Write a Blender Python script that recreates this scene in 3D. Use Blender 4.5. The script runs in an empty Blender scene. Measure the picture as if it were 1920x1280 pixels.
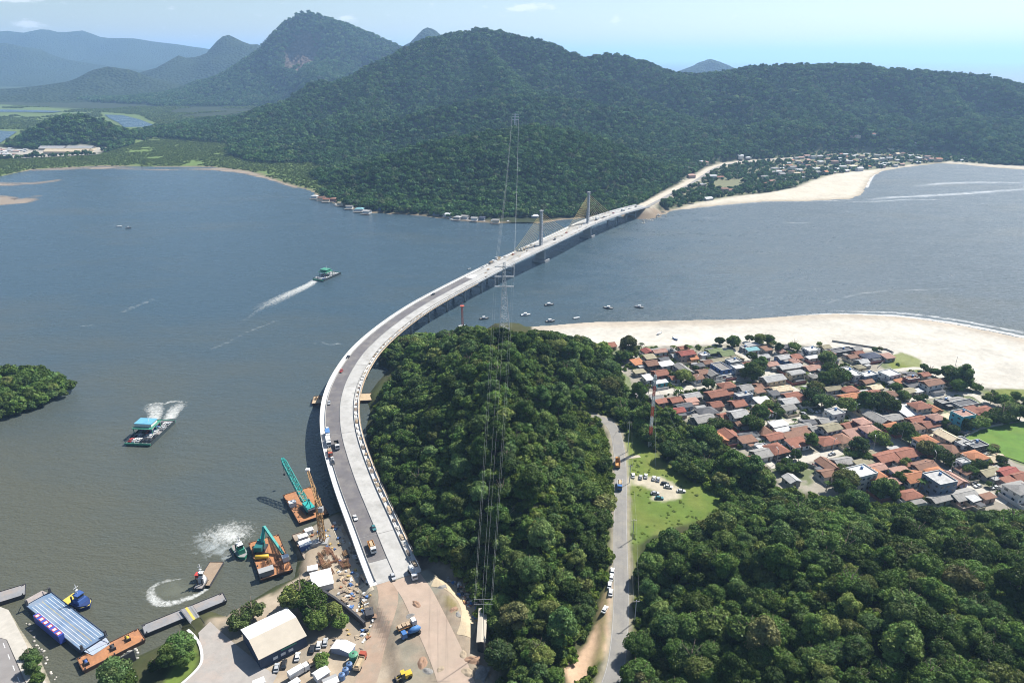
import bpy, bmesh, math, random
import numpy as np
from mathutils import Vector, Matrix
R = math.radians
SC = bpy.context.scene
COL = SC.collection

# ---------------------------------------------------------------- camera, sky, sun, exposure
CAM_H, FPX, PITCH = 210.0, 1321.0, R(21.9)
cam_d = bpy.data.cameras.new('camera'); cam = bpy.data.objects.new('camera', cam_d); COL.objects.link(cam)
cam.location = (0, 0, CAM_H); cam.rotation_euler = (R(90) - PITCH, 0, 0)
cam_d.sensor_fit = 'HORIZONTAL'; cam_d.sensor_width = 36.0; cam_d.lens = 36.0 * FPX / 1920.0
cam_d.clip_start = 1.0; cam_d.clip_end = 200000.0
SC.camera = cam

SUN_AZ, SUN_EL = R(48), R(48)          # azimuth to the right of the view direction (+Y), elevation
world = bpy.data.worlds.new('World'); SC.world = world; world.use_nodes = True
wn = world.node_tree; wn.nodes.clear()
w_out = wn.nodes.new('ShaderNodeOutputWorld'); w_bg = wn.nodes.new('ShaderNodeBackground')
w_sky = wn.nodes.new('ShaderNodeTexSky'); w_sky.sky_type = 'NISHITA'; w_sky.sun_disc = False
w_sky.sun_elevation = SUN_EL; w_sky.sun_rotation = SUN_AZ
w_sky.altitude = 200; w_sky.air_density = 1.0; w_sky.dust_density = 0.6; w_sky.ozone_density = 1.2
w_bg.inputs['Strength'].default_value = 0.064
# scattered fair-weather clouds low in the sky: noise inside a few long banks, by direction
def sky_clouds(base):
    N, L = wn.nodes, wn.links
    def math_(op, a, b=None, c=None, clamp=False):
        n = N.new('ShaderNodeMath'); n.operation = op; n.use_clamp = clamp
        for i, v in enumerate((a, b, c)):
            if v is None: continue
            if isinstance(v, (int, float)): n.inputs[i].default_value = v
            else: L.new(v, n.inputs[i])
        return n.outputs[0]
    tc = N.new('ShaderNodeTexCoord'); sp = N.new('ShaderNodeSeparateXYZ'); L.new(tc.outputs['Generated'], sp.inputs[0])
    az = math_('ARCTAN2', sp.outputs[0], sp.outputs[1]); el = math_('ARCSINE', sp.outputs[2])
    cb = N.new('ShaderNodeCombineXYZ'); L.new(az, cb.inputs[0]); L.new(math_('MULTIPLY', el, 3.2), cb.inputs[1])
    nz = N.new('ShaderNodeTexNoise'); nz.inputs['Scale'].default_value = 42; nz.inputs['Detail'].default_value = 9; nz.inputs['Roughness'].default_value = .62; L.new(cb.outputs[0], nz.inputs['Vector'])
    tot = None
    for a0, e0, wa, we, k in CLOUD_BANKS:
        da = math_('DIVIDE', math_('SUBTRACT', az, a0), wa); de = math_('DIVIDE', math_('SUBTRACT', el, e0), we)
        g = math_('MULTIPLY', math_('EXPONENT', math_('MULTIPLY', math_('ADD', math_('MULTIPLY', da, da), math_('MULTIPLY', de, de)), -1.0)), k)
        tot = g if tot is None else math_('MAXIMUM', tot, g)
    m = math_('SUBTRACT', math_('ADD', nz.outputs['Fac'], math_('MULTIPLY', tot, .36)), .62)
    m = math_('MULTIPLY', m, 5.5, clamp=True); m = math_('MULTIPLY', m, .8)
    mx = N.new('ShaderNodeMix'); mx.data_type = 'RGBA'; L.new(m, mx.inputs['Factor']); L.new(base, mx.inputs['A']); mx.inputs['B'].default_value = (9.5, 9.6, 9.7, 1); return mx.outputs['Result']
def cloud_dir(px, py): u = (px - 960) / FPX; v = (640 - py) / FPX; d = Vector((u, math.cos(PITCH) + v * math.sin(PITCH), -math.sin(PITCH) + v * math.cos(PITCH))).normalized(); return math.atan2(d.x, d.y), math.asin(d.z)
CLOUD_BANKS = [(*cloud_dir(a, b), w / FPX, h / FPX, k) for a, b, w, h, k in ((990, 15, 50, 7, 1.0), (1155, 38, 9, 5, .9), (648, 36, 12, 5, .8), (1620, 72, 80, 6, 1.0), (1520, 82, 60, 5, .8), (1860, 84, 40, 5, .8), (45, 46, 26, 5, .9), (25, 0, 36, 5, .9), (700, 74, 40, 6, .7), (1260, 92, 70, 6, .7), (2300, 60, 120, 9, 1.0), (-500, 40, 130, 10, 1.0))]
wn.links.new(sky_clouds(w_sky.outputs['Color']), w_bg.inputs['Color']); wn.links.new(w_bg.outputs['Background'], w_out.inputs['Surface'])
sun_d = bpy.data.lights.new('sun', 'SUN'); sun = bpy.data.objects.new('sun', sun_d); COL.objects.link(sun)
sun_d.energy = 5.0; sun_d.angle = R(0.53); sun_d.color = (1.0, 0.965, 0.90)
sun_dir = Vector((math.sin(SUN_AZ) * math.cos(SUN_EL), math.cos(SUN_AZ) * math.cos(SUN_EL), math.sin(SUN_EL)))
sun.rotation_euler = sun_dir.to_track_quat('Z', 'Y').to_euler(); sun.location = (0, 0, 900)
SC.view_settings.view_transform = 'Standard'; SC.view_settings.look = 'None'
SC.view_settings.exposure = 0.93; SC.view_settings.gamma = 1.0; SC.view_settings.use_curve_mapping = False
SC.render.engine = 'CYCLES'
cy = SC.cycles
cy.use_denoising = True; cy.max_bounces = 5; cy.diffuse_bounces = 2; cy.glossy_bounces = 2; cy.transparent_max_bounces = 16
cy.transmission_bounces = 2; cy.volume_bounces = 1; cy.caustics_reflective = False; cy.caustics_refractive = False
cy.sample_clamp_indirect = 4.0; cy.sample_clamp_direct = 12.0
SC.render.use_persistent_data = False
cy.pixel_filter_type = 'BLACKMAN_HARRIS'; cy.filter_width = 1.0

# ---------------------------------------------------------------- survey helpers: bearings in the photo -> positions on the ground
CP, SP = math.cos(PITCH), math.sin(PITCH)
def gp(px, py, z=0.0):
    u = (px - 960) / FPX; v = (640 - py) / FPX
    t = (z - CAM_H) / (-SP + v * CP)
    return Vector((u * t, (CP + v * SP) * t, z))
def up(px, py, Y):
    u = (px - 960) / FPX; v = (640 - py) / FPX
    t = Y / (CP + v * SP)
    return Vector((u * t, Y, CAM_H + (-SP + v * CP) * t))
def pr(x, y, z):
    d = y * CP - (z - CAM_H) * SP
    return 960 + FPX * x / d, 640 - FPX * (y * SP + (z - CAM_H) * CP) / d
def poly_xy(pts, z=0.0): return np.array([tuple(gp(a, b, z))[:2] for a, b in pts])
def inside(P, X, Y):
    P = np.asarray(P, float); X = np.asarray(X, float); Y = np.asarray(Y, float)
    r = np.zeros(X.shape, bool); n = len(P); j = n - 1
    for i in range(n):
        xi, yi = P[i]; xj, yj = P[j]
        c = ((yi > Y) != (yj > Y)) & (X < (xj - xi) * (Y - yi) / (yj - yi + 1e-12) + xi)
        r ^= c; j = i
    return r
def dist_line(P, X, Y, closed=True):
    """distance to a polyline; also the index and parameter of the nearest point"""
    P = np.asarray(P, float); n = len(P); best = np.full(X.shape, 1e18); bi = np.zeros(X.shape, int); bt = np.zeros(X.shape)
    for i in range(n if closed else n - 1):
        a = P[i]; b = P[(i + 1) % n]; d = b - a; L2 = d @ d + 1e-9
        t = np.clip(((X - a[0]) * d[0] + (Y - a[1]) * d[1]) / L2, 0, 1)
        q = (X - a[0] - t * d[0]) ** 2 + (Y - a[1] - t * d[1]) ** 2
        m = q < best; best[m] = q[m]; bi[m] = i; bt[m] = t[m]
    return np.sqrt(best), bi, bt
def sdist(P, X, Y):
    d, _, _ = dist_line(P, X, Y); return np.where(inside(P, X, Y), d, -d)
def sstep(a, b, x):
    t = np.clip((x - a) / (b - a), 0, 1); return t * t * (3 - 2 * t)
def vnoise(X, Y, s, seed=0):
    """value noise, smooth, -1..1"""
    x = np.asarray(X) / s + seed * 17.31; y = np.asarray(Y) / s - seed * 9.77
    xi = np.floor(x).astype(np.int64); yi = np.floor(y).astype(np.int64); fx = x - xi; fy = y - yi
    fx = fx * fx * (3 - 2 * fx); fy = fy * fy * (3 - 2 * fy)
    def h(a, b):
        n = (a * 374761393 + b * 668265263 + seed * 982451653) & 0x7fffffff
        n = ((n ^ (n >> 13)) * 1274126177) & 0x7fffffff
        return ((n ^ (n >> 16)) & 0xffff) / 32767.5 - 1
    return (h(xi, yi) * (1 - fx) + h(xi + 1, yi) * fx) * (1 - fy) + (h(xi, yi + 1) * (1 - fx) + h(xi + 1, yi + 1) * fx) * fy
def fbm(X, Y, s, o=4, seed=0):
    r = 0; a = 1; t = 0
    for k in range(o): r = r + a * vnoise(X, Y, s / 2 ** k, seed + k); t += a; a *= 0.5
    return r / t

# ---------------------------------------------------------------- material helpers
MATS = {}
def nodes_of(m): m.use_nodes = True; return m.node_tree.nodes, m.node_tree.links
def mat(name, col, rough=0.8, metal=0.0, var=0.12, scale=0.6, bump=0.0, spec=0.3, obvar=0.0, dirt=None, dirt_amt=0.35):
    """procedural paint / stone / metal: noise colour variation in object space, optional stains, per-object tint, bump"""
    if name in MATS: return MATS[name]
    m = bpy.data.materials.new(name); N, L = nodes_of(m); b = N['Principled BSDF']
    tc = N.new('ShaderNodeTexCoord'); nz = N.new('ShaderNodeTexNoise'); nz.inputs['Scale'].default_value = scale
    nz.inputs['Detail'].default_value = 6; nz.inputs['Roughness'].default_value = 0.65
    L.new(tc.outputs['Object'], nz.inputs['Vector'])
    mr = N.new('ShaderNodeMapRange'); mr.inputs['From Min'].default_value = 0.3; mr.inputs['From Max'].default_value = 0.7
    mr.inputs['To Min'].default_value = 1 - var; mr.inputs['To Max'].default_value = 1 + var
    L.new(nz.outputs['Fac'], mr.inputs['Value'])
    hs = N.new('ShaderNodeHueSaturation'); hs.inputs['Color'].default_value = (*col, 1)
    if obvar:
        oi = N.new('ShaderNodeObjectInfo'); m2 = N.new('ShaderNodeMapRange')
        m2.inputs['To Min'].default_value = 1 - obvar; m2.inputs['To Max'].default_value = 1 + obvar
        L.new(oi.outputs['Random'], m2.inputs['Value'])
        mu = N.new('ShaderNodeMath'); mu.operation = 'MULTIPLY'
        L.new(mr.outputs['Result'], mu.inputs[0]); L.new(m2.outputs['Result'], mu.inputs[1]); L.new(mu.outputs[0], hs.inputs['Value'])
    else: L.new(mr.outputs['Result'], hs.inputs['Value'])
    out = hs.outputs['Color']
    if dirt:
        n2 = N.new('ShaderNodeTexNoise'); n2.inputs['Scale'].default_value = scale * 0.45; n2.inputs['Detail'].default_value = 7
        n2.inputs['Roughness'].default_value = 0.7; L.new(tc.outputs['Object'], n2.inputs['Vector'])
        r2 = N.new('ShaderNodeMapRange'); r2.inputs['From Min'].default_value = 0.48; r2.inputs['From Max'].default_value = 0.66
        r2.inputs['To Max'].default_value = dirt_amt; L.new(n2.outputs['Fac'], r2.inputs['Value'])
        mx = N.new('ShaderNodeMix'); mx.data_type = 'RGBA'; L.new(r2.outputs['Result'], mx.inputs['Factor'])
        L.new(out, mx.inputs['A']); mx.inputs['B'].default_value = (*dirt, 1); out = mx.outputs['Result']
    L.new(out, b.inputs['Base Color'])
    b.inputs['Roughness'].default_value = rough; b.inputs['Metallic'].default_value = metal; b.inputs['Specular IOR Level'].default_value = spec
    if bump:
        bp = N.new('ShaderNodeBump'); bp.inputs['Strength'].default_value = bump; bp.inputs['Distance'].default_value = 0.15
        L.new(nz.outputs['Fac'], bp.inputs['Height']); L.new(bp.outputs['Normal'], b.inputs['Normal'])
    MATS[name] = m; return m

def mat_ground():
    """ground sheet: colour comes from what lies there (sand, soil, grass ... per vertex), with fine procedural grain"""
    m = bpy.data.materials.new('ground_cover'); N, L = nodes_of(m); b = N['Principled BSDF']
    at = N.new('ShaderNodeAttribute'); at.attribute_name = 'Col'
    geo = N.new('ShaderNodeNewGeometry')
    n1 = N.new('ShaderNodeTexNoise'); n1.inputs['Scale'].default_value = 0.22; n1.inputs['Detail'].default_value = 9; n1.inputs['Roughness'].default_value = 0.7
    n2 = N.new('ShaderNodeTexNoise'); n2.inputs['Scale'].default_value = 0.035; n2.inputs['Detail'].default_value = 6
    L.new(geo.outputs['Position'], n1.inputs['Vector']); L.new(geo.outputs['Position'], n2.inputs['Vector'])
    r1 = N.new('ShaderNodeMapRange'); r1.inputs['From Min'].default_value = .3; r1.inputs['From Max'].default_value = .7
    r1.inputs['To Min'].default_value = .82; r1.inputs['To Max'].default_value = 1.16; L.new(n1.outputs['Fac'], r1.inputs['Value'])
    r2 = N.new('ShaderNodeMapRange'); r2.inputs['From Min'].default_value = .3; r2.inputs['From Max'].default_value = .7
    r2.inputs['To Min'].default_value = .88; r2.inputs['To Max'].default_value = 1.08; L.new(n2.outputs['Fac'], r2.inputs['Value'])
    mu = N.new('ShaderNodeMath'); mu.operation = 'MULTIPLY'; L.new(r1.outputs[0], mu.inputs[0]); L.new(r2.outputs[0], mu.inputs[1])
    hs = N.new('ShaderNodeHueSaturation'); L.new(at.outputs['Color'], hs.inputs['Color']); L.new(mu.outputs[0], hs.inputs['Value'])
    L.new(hs.outputs['Color'], b.inputs['Base Color']); b.inputs['Roughness'].default_value = .95; b.inputs['Specular IOR Level'].default_value = .1
    bp = N.new('ShaderNodeBump'); bp.inputs['Strength'].default_value = .5; bp.inputs['Distance'].default_value = .4
    L.new(n1.outputs['Fac'], bp.inputs['Height']); L.new(bp.outputs['Normal'], b.inputs['Normal'])
    return m
M_GROUND = mat_ground()

def mat_foliage(name, cols, trans=0.25, sat=1.0, vmin=0.65, vmax=1.35):
    """leaves: tint differs from tree to tree (object / instance random) and from leaf clump to leaf clump (vertex attribute)"""
    m = bpy.data.materials.new(name); N, L = nodes_of(m); N.remove(N['Principled BSDF']); out = N['Material Output']
    oi = N.new('ShaderNodeObjectInfo'); cr = N.new('ShaderNodeValToRGB'); e = cr.color_ramp.elements
    while len(e) < len(cols): e.new(0.5)
    for k, (p, c) in enumerate(cols): e[k].position = p; e[k].color = (*c, 1)
    L.new(oi.outputs['Random'], cr.inputs['Fac'])
    at = N.new('ShaderNodeAttribute'); at.attribute_name = 'Col'
    sp = N.new('ShaderNodeSeparateColor'); L.new(at.outputs['Color'], sp.inputs['Color'])
    wn_ = N.new('ShaderNodeTexWhiteNoise'); wn_.noise_dimensions = '1D'
    ml = N.new('ShaderNodeMath'); ml.operation = 'MULTIPLY'; ml.inputs[1].default_value = 57.3; L.new(oi.outputs['Random'], ml.inputs[0]); L.new(ml.outputs[0], wn_.inputs['W'])
    mv = N.new('ShaderNodeMapRange'); mv.inputs['To Min'].default_value = vmin; mv.inputs['To Max'].default_value = vmax; L.new(wn_.outputs['Value'], mv.inputs['Value'])
    mu = N.new('ShaderNodeMath'); mu.operation = 'MULTIPLY'; L.new(sp.outputs[0], mu.inputs[0]); L.new(mv.outputs[0], mu.inputs[1])
    hs = N.new('ShaderNodeHueSaturation'); hs.inputs['Saturation'].default_value = sat
    L.new(cr.outputs['Color'], hs.inputs['Color']); L.new(mu.outputs[0], hs.inputs['Value']); L.new(sp.outputs[1], hs.inputs['Hue'])
    d = N.new('ShaderNodeBsdfDiffuse'); t = N.new('ShaderNodeBsdfTranslucent'); g = N.new('ShaderNodeBsdfGlossy'); g.inputs['Roughness'].default_value = .45
    L.new(hs.outputs['Color'], d.inputs['Color']); L.new(hs.outputs['Color'], t.inputs['Color'])
    g.inputs['Color'].default_value = (1, 1, 1, 1)
    m1 = N.new('ShaderNodeMixShader'); m1.inputs[0].default_value = trans; L.new(d.outputs[0], m1.inputs[1]); L.new(t.outputs[0], m1.inputs[2])
    m2 = N.new('ShaderNodeMixShader'); m2.inputs[0].default_value = .006; L.new(m1.outputs[0], m2.inputs[1]); L.new(g.outputs[0], m2.inputs[2])
    L.new(m2.outputs[0], out.inputs['Surface'])
    return m

# ---------------------------------------------------------------- object helpers
def tag(o, label=None, cat=None, group=None, kind=None):
    if label: o['label'] = label
    if cat: o['category'] = cat
    if group: o['group'] = group
    if kind: o['kind'] = kind
    return o
def empty(name, loc=(0, 0, 0), rz=0.0, label=None, cat=None, group=None):
    o = bpy.data.objects.new(name, None); COL.objects.link(o); o.location = loc; o.rotation_euler = (0, 0, rz); o.empty_display_size = 1
    return tag(o, label, cat, group)
def link(name, me, parent=None, m=None, loc=None, rz=None):
    o = bpy.data.objects.new(name, me); COL.objects.link(o)
    if m is not None and not len(me.materials): me.materials.append(m)
    if parent is not None: o.parent = parent
    if loc is not None: o.location = loc
    if rz is not None: o.rotation_euler = (0, 0, rz)
    return o
def copy_tree(o, parent=None):
    c = o.copy(); COL.objects.link(c); c.parent = parent
    for ch in o.children: copy_tree(ch, c)
    return c
def np_mesh(name, V, F, smooth=False, cols=None):
    """V (n,3); F (m,4) or (m,3) int array"""
    V = np.asarray(V, np.float32); F = np.asarray(F, np.int32); k = F.shape[1]
    me = bpy.data.meshes.new(name); me.vertices.add(len(V)); me.vertices.foreach_set('co', V.ravel())
    me.loops.add(F.size); me.loops.foreach_set('vertex_index', F.ravel())
    me.polygons.add(len(F)); me.polygons.foreach_set('loop_start', np.arange(0, F.size, k, dtype=np.int32))
    me.polygons.foreach_set('loop_total', np.full(len(F), k, np.int32))
    if smooth: me.polygons.foreach_set('use_smooth', np.ones(len(F), bool))
    if cols is not None:
        a = me.attributes.new('Col', 'FLOAT_COLOR', 'POINT'); c = np.ones((len(V), 4), np.float32); c[:, :3] = cols
        a.data.foreach_set('color', c.ravel())
    me.update(calc_edges=True); return me

class MB:
    """collects boxes, prisms, bars, tubes and lofts into one mesh"""
    def __init__(s): s.v = []; s.f = []
    def add(s, vs, fs):
        n = len(s.v); s.v += [tuple(p) for p in vs]; s.f += [tuple(i + n for i in f) for f in fs]; return s
    def box(s, x0, x1, y0, y1, z0, z1):
        return s.add([(x0, y0, z0), (x1, y0, z0), (x1, y1, z0), (x0, y1, z0), (x0, y0, z1), (x1, y0, z1), (x1, y1, z1), (x0, y1, z1)],
                     [(0, 3, 2, 1), (4, 5, 6, 7), (0, 1, 5, 4), (1, 2, 6, 5), (2, 3, 7, 6), (3, 0, 4, 7)])
    def prism(s, poly, z0, z1, top=None):
        """vertical prism; top: optional other outline for the top (taper)"""
        n = len(poly); t = top or poly
        vs = [(p[0], p[1], z0) for p in poly] + [(p[0], p[1], z1) for p in t]
        return s.add(vs, [tuple(range(n))[::-1], tuple(range(n, 2 * n))] + [(i, (i + 1) % n, n + (i + 1) % n, n + i) for i in range(n)])
    def extr_x(s, prof, x0, x1):
        """profile of (y, z) points swept along x"""
        n = len(prof); vs = [(x0, a, b) for a, b in prof] + [(x1, a, b) for a, b in prof]
        return s.add(vs, [tuple(range(n)), tuple(range(n, 2 * n))[::-1]] + [(i, n + i, n + (i + 1) % n, (i + 1) % n) for i in range(n)])
    def bar(s, a, b, w, h=None):
        a = Vector(a); b = Vector(b); d = b - a
        if d.length < 1e-6: return s
        d.normalize(); h = h or w; u = d.cross(Vector((0, 0, 1)))
        if u.length < 1e-3: u = Vector((1, 0, 0))
        u.normalize(); v = u.cross(d); vs = []
        for p in (a, b):
            for i, j in ((-1, -1), (1, -1), (1, 1), (-1, 1)): vs.append(p + u * (i * w / 2) + v * (j * h / 2))
        return s.add(vs, [(0, 3, 2, 1), (4, 5, 6, 7), (0, 1, 5, 4), (1, 2, 6, 5), (2, 3, 7, 6), (3, 0, 4, 7)])
    def tube(s, pts, r, n=6, cap=True):
        rings = []; P = [Vector(p) for p in pts]; base = len(s.v); vs = []
        for i, p in enumerate(P):
            d = (P[min(i + 1, len(P) - 1)] - P[max(i - 1, 0)]).normalized(); u = d.cross(Vector((0, 0, 1)))
            if u.length < 1e-3: u = Vector((1, 0, 0))
            u.normalize(); v = u.cross(d); rr = r[i] if isinstance(r, (list, tuple)) else r
            vs += [p + (u * math.cos(2 * math.pi * k / n) + v * math.sin(2 * math.pi * k / n)) * rr for k in range(n)]
        fs = [(i * n + k, i * n + (k + 1) % n, (i + 1) * n + (k + 1) % n, (i + 1) * n + k) for i in range(len(P) - 1) for k in range(n)]
        if cap: fs += [tuple(range(n))[::-1], tuple(range((len(P) - 1) * n, len(P) * n))]
        return s.add(vs, fs)
    def lattice(s, a, b, w0, w1, nb, t):
        """four-chord lattice mast or boom from a to b, width w0 -> w1"""
        a = Vector(a); b = Vector(b); d = (b - a).normalized(); u = d.cross(Vector((0, 0, 1)))
        if u.length < 1e-3: u = Vector((1, 0, 0))
        u.normalize(); v = u.cross(d); ring = []
        for i in range(nb + 1):
            f = i / nb; w = (w0 + (w1 - w0) * f) / 2; p = a.lerp(b, f)
            ring.append([p + u * (sx * w) + v * (sy * w) for sx, sy in ((-1, -1), (1, -1), (1, 1), (-1, 1))])
        for k in range(4): s.bar(ring[0][k], ring[-1][k], t * 1.5)
        for i in range(nb):
            for k in range(4):
                k2 = (k + 1) % 4; s.bar(ring[i][k], ring[i + 1][k2] if i % 2 else ring[i + 1][k], t) if False else None
                if i % 2: s.bar(ring[i][k], ring[i + 1][k2], t)
                else: s.bar(ring[i][k2], ring[i + 1][k], t)
            for k in range(4): s.bar(ring[i + 1][k], ring[i + 1][(k + 1) % 4], t * .8)
        return s
    def mesh(s, name, smooth=False):
        me = bpy.data.meshes.new(name); me.from_pydata(s.v, [], s.f); me.update()
        if smooth: me.polygons.foreach_set('use_smooth', [True] * len(me.polygons))
        return me
    def build(s, name, m, parent=None, smooth=False, loc=None, rz=None):
        me = s.mesh(name, smooth); me.materials.append(m); return link(name, me, parent, None, loc, rz)
# ================================================================ SETTING: terrain, water, haze
# ---- outlines (world metres, surveyed from the photo)
SHORE_PX = [(150, 1340), (190, 1282), (235, 1247), (300, 1217), (345, 1192), (352, 1168), (392, 1152), (425, 1165), (440, 1150), (480, 1127), (520, 1102),
            (560, 1086), (566, 1045), (552, 1012), (592, 985), (628, 966), (655, 955), (692, 905), (702, 870), (694, 830), (692, 800), (700, 770), (692, 745),
            (714, 715), (735, 692), (714, 680), (724, 655), (745, 642), (800, 634), (870, 624), (950, 615), (1020, 613), (1100, 606), (1250, 603), (1400, 600),
            (1480, 594), (1560, 590), (1630, 592), (1700, 597), (1800, 612), (1920, 637), (2100, 690), (2500, 800), (2500, 1700), (150, 1700)]
SHORE = poly_xy(SHORE_PX)
LEFTBANK = poly_xy([(-250, 1090), (0, 1137), (22, 1142), (44, 1178), (78, 1228), (106, 1290), (130, 1400), (-300, 1400)])
ISLET = poly_xy([(-260, 690), (0, 702), (80, 704), (128, 716), (142, 730), (128, 745), (90, 760), (40, 776), (0, 790), (-260, 870)])
HILL_TOE = poly_xy([(800, 1075), (745, 985), (706, 900), (700, 830), (705, 770), (728, 700), (750, 660), (810, 645), (900, 632), (960, 626), (1020, 628), (1070, 643),
                    (1130, 668), (1178, 703), (1186, 733), (1150, 778), (1128, 795), (1138, 830), (1146, 900), (1146, 1000), (1138, 1080), (1095, 1150), (1080, 1290),
                    (1060, 1420), (945, 1420), (932, 1280), (916, 1200), (892, 1130), (850, 1092)], 3.0)
RHILL_TOE = poly_xy([(1200, 1260), (1206, 1050), (1240, 1012), (1340, 990), (1400, 955), (1480, 955), (1600, 975), (1800, 990), (2000, 1000), (2500, 1100),
                     (2500, 2300), (1200, 2300), (1130, 1400)], 4.0)
ROAD_PX = [(1112, 780), (1130, 786), (1144, 795), (1154, 812), (1160, 840), (1163.5, 880), (1163.5, 940), (1163, 1000), (1164, 1060), (1165, 1120), (1161, 1200), (1150, 1265), (1120, 1340), (1085, 1420)]
ROAD_Z = 6.0
ROAD_W = 6.4
ROAD = poly_xy(ROAD_PX, ROAD_Z)
EMB_PX = [(690, 1096), (800, 1070), (835, 1100), (870, 1170), (905, 1290), (960, 1420), (770, 1420), (760, 1290), (735, 1180), (700, 1130)]
EMB = poly_xy(EMB_PX, 5.0)
TOWN = poly_xy([(1165, 735), (1150, 655), (1180, 648), (1300, 640), (1420, 635), (1560, 645), (1650, 655), (1740, 690), (1800, 715), (1850, 730), (1960, 735), (2500, 760),
                (2500, 1100), (1960, 960), (1800, 955), (1600, 940), (1460, 915), (1440, 880), (1390, 850), (1330, 812), (1240, 765), (1190, 752)], 3.0)
BEACH_IN = poly_xy([(1000, 618), (1060, 636), (1130, 652), (1180, 650), (1300, 648), (1420, 642), (1560, 652), (1650, 660), (1735, 700), (1800, 728), (1900, 730), (2100, 760),
                    (2600, 860), (2600, 700), (1920, 560), (1500, 540), (1000, 580)], 2.5)
YARD = poly_xy([(470, 1330), (455, 1290), (430, 1200), (395, 1165), (420, 1140), (520, 1110), (560, 1085), (566, 1045), (550, 1008), (592, 983), (628, 962), (660, 980), (700, 1060), (760, 1040),
                (800, 1055), (850, 1080), (892, 1130), (918, 1200), (934, 1280), (950, 1420), (470, 1420)], 3.0)
CLEARING = poly_xy([(1172, 800), (1190, 800), (1225, 850), (1250, 870), (1300, 905), (1340, 915), (1350, 945), (1325, 975), (1260, 990), (1215, 1010), (1180, 1030), (1180, 900), (1172, 840)], 5.0)
PARKING = poly_xy([(1176, 897), (1195, 892), (1240, 895), (1266, 907), (1280, 920), (1275, 933), (1245, 938), (1222, 934), (1228, 920), (1205, 909), (1176, 909)], 5.6)
DIRT_STRIP = poly_xy([(1150, 1080), (1152, 1195), (1130, 1230), (1075, 1290), (1060, 1250), (1098, 1205), (1120, 1165), (1135, 1110)], 5.0)
FIELD = poly_xy([(1808, 822), (1835, 806), (1925, 792), (2100, 830), (2100, 930), (1925, 868), (1870, 850)], 3.0)
LAWN = poly_xy([(300, 1290), (330, 1225), (352, 1200), (368, 1215), (372, 1245), (330, 1290)], 3.0)
DRYGRASS = poly_xy([(830, 1118), (848, 1120), (862, 1140), (855, 1152), (838, 1140)], 5.0)
DUNE = poly_xy([(1655, 672), (1690, 660), (1722, 672), (1738, 690), (1720, 697), (1672, 690)], 3.0)
DUNE2 = poly_xy([(1845, 735), (1880, 728), (1925, 730), (1940, 745), (1900, 752), (1850, 750)], 3.0)

def near_height(X, Y):
    X = np.asarray(X, float); Y = np.asarray(Y, float)
    sd = sdist(SHORE, X, Y); sb = sdist(BEACH_IN, X, Y); sl = sdist(LEFTBANK, X, Y); si = sdist(ISLET, X, Y)
    wide = sstep(-12, 4, sb)
    steep = 3.0 * sstep(-3, 4, sd) - 1.2 * (1 - sstep(-6, 0, sd))
    soft = 3.0 * np.clip((sd + 2) / 55, -.4, 1)
    h = steep * (1 - wide) + soft * wide
    h = np.maximum(h, 3.2 * sstep(-2, 5, sl) - 1.2); h = np.maximum(h, 3.5 * sstep(-2, 9, si) - 1.2)
    hd = sdist(HILL_TOE, X, Y)
    nz = fbm(X, Y, 60, 3, 5)
    h = h + np.where(hd > 0, 38 * (np.maximum(hd, 0) / 62) ** 1.15 * (1 + .30 * nz), 0).clip(0, 46) * (1 - .68 * sstep(415, 535, Y))
    rd = sdist(RHILL_TOE, X, Y)
    h = h + np.where(rd > 0, 34 * (1 - np.exp(-rd / 75)) * (1 + .2 * fbm(X, Y, 80, 3, 9)), 0)
    em = sstep(-5, 1, sdist(EMB, X, Y)); h = h * (1 - em) + np.maximum(h, 5.2 + .95 * sstep(205, 228, Y)) * em
    hi = 3 + 2.6 * sstep(-22, 0, sdist(CLEARING, X, Y)); h = np.where((hd < 0) & (sd > 5), np.maximum(h, hi), h)
    dr, _, _ = dist_line(ROAD, X, Y, False); k = 1 - sstep(5.0, 10.0, dr); h = h * (1 - k) + (ROAD_Z - .02) * k
    k = sstep(-5, 1, sdist(DIRT_STRIP, X, Y)); h = h * (1 - k) + np.minimum(h, 6.2) * k
    return h + .12 * fbm(X, Y, 9, 3, 2) * (h > .4)

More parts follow.
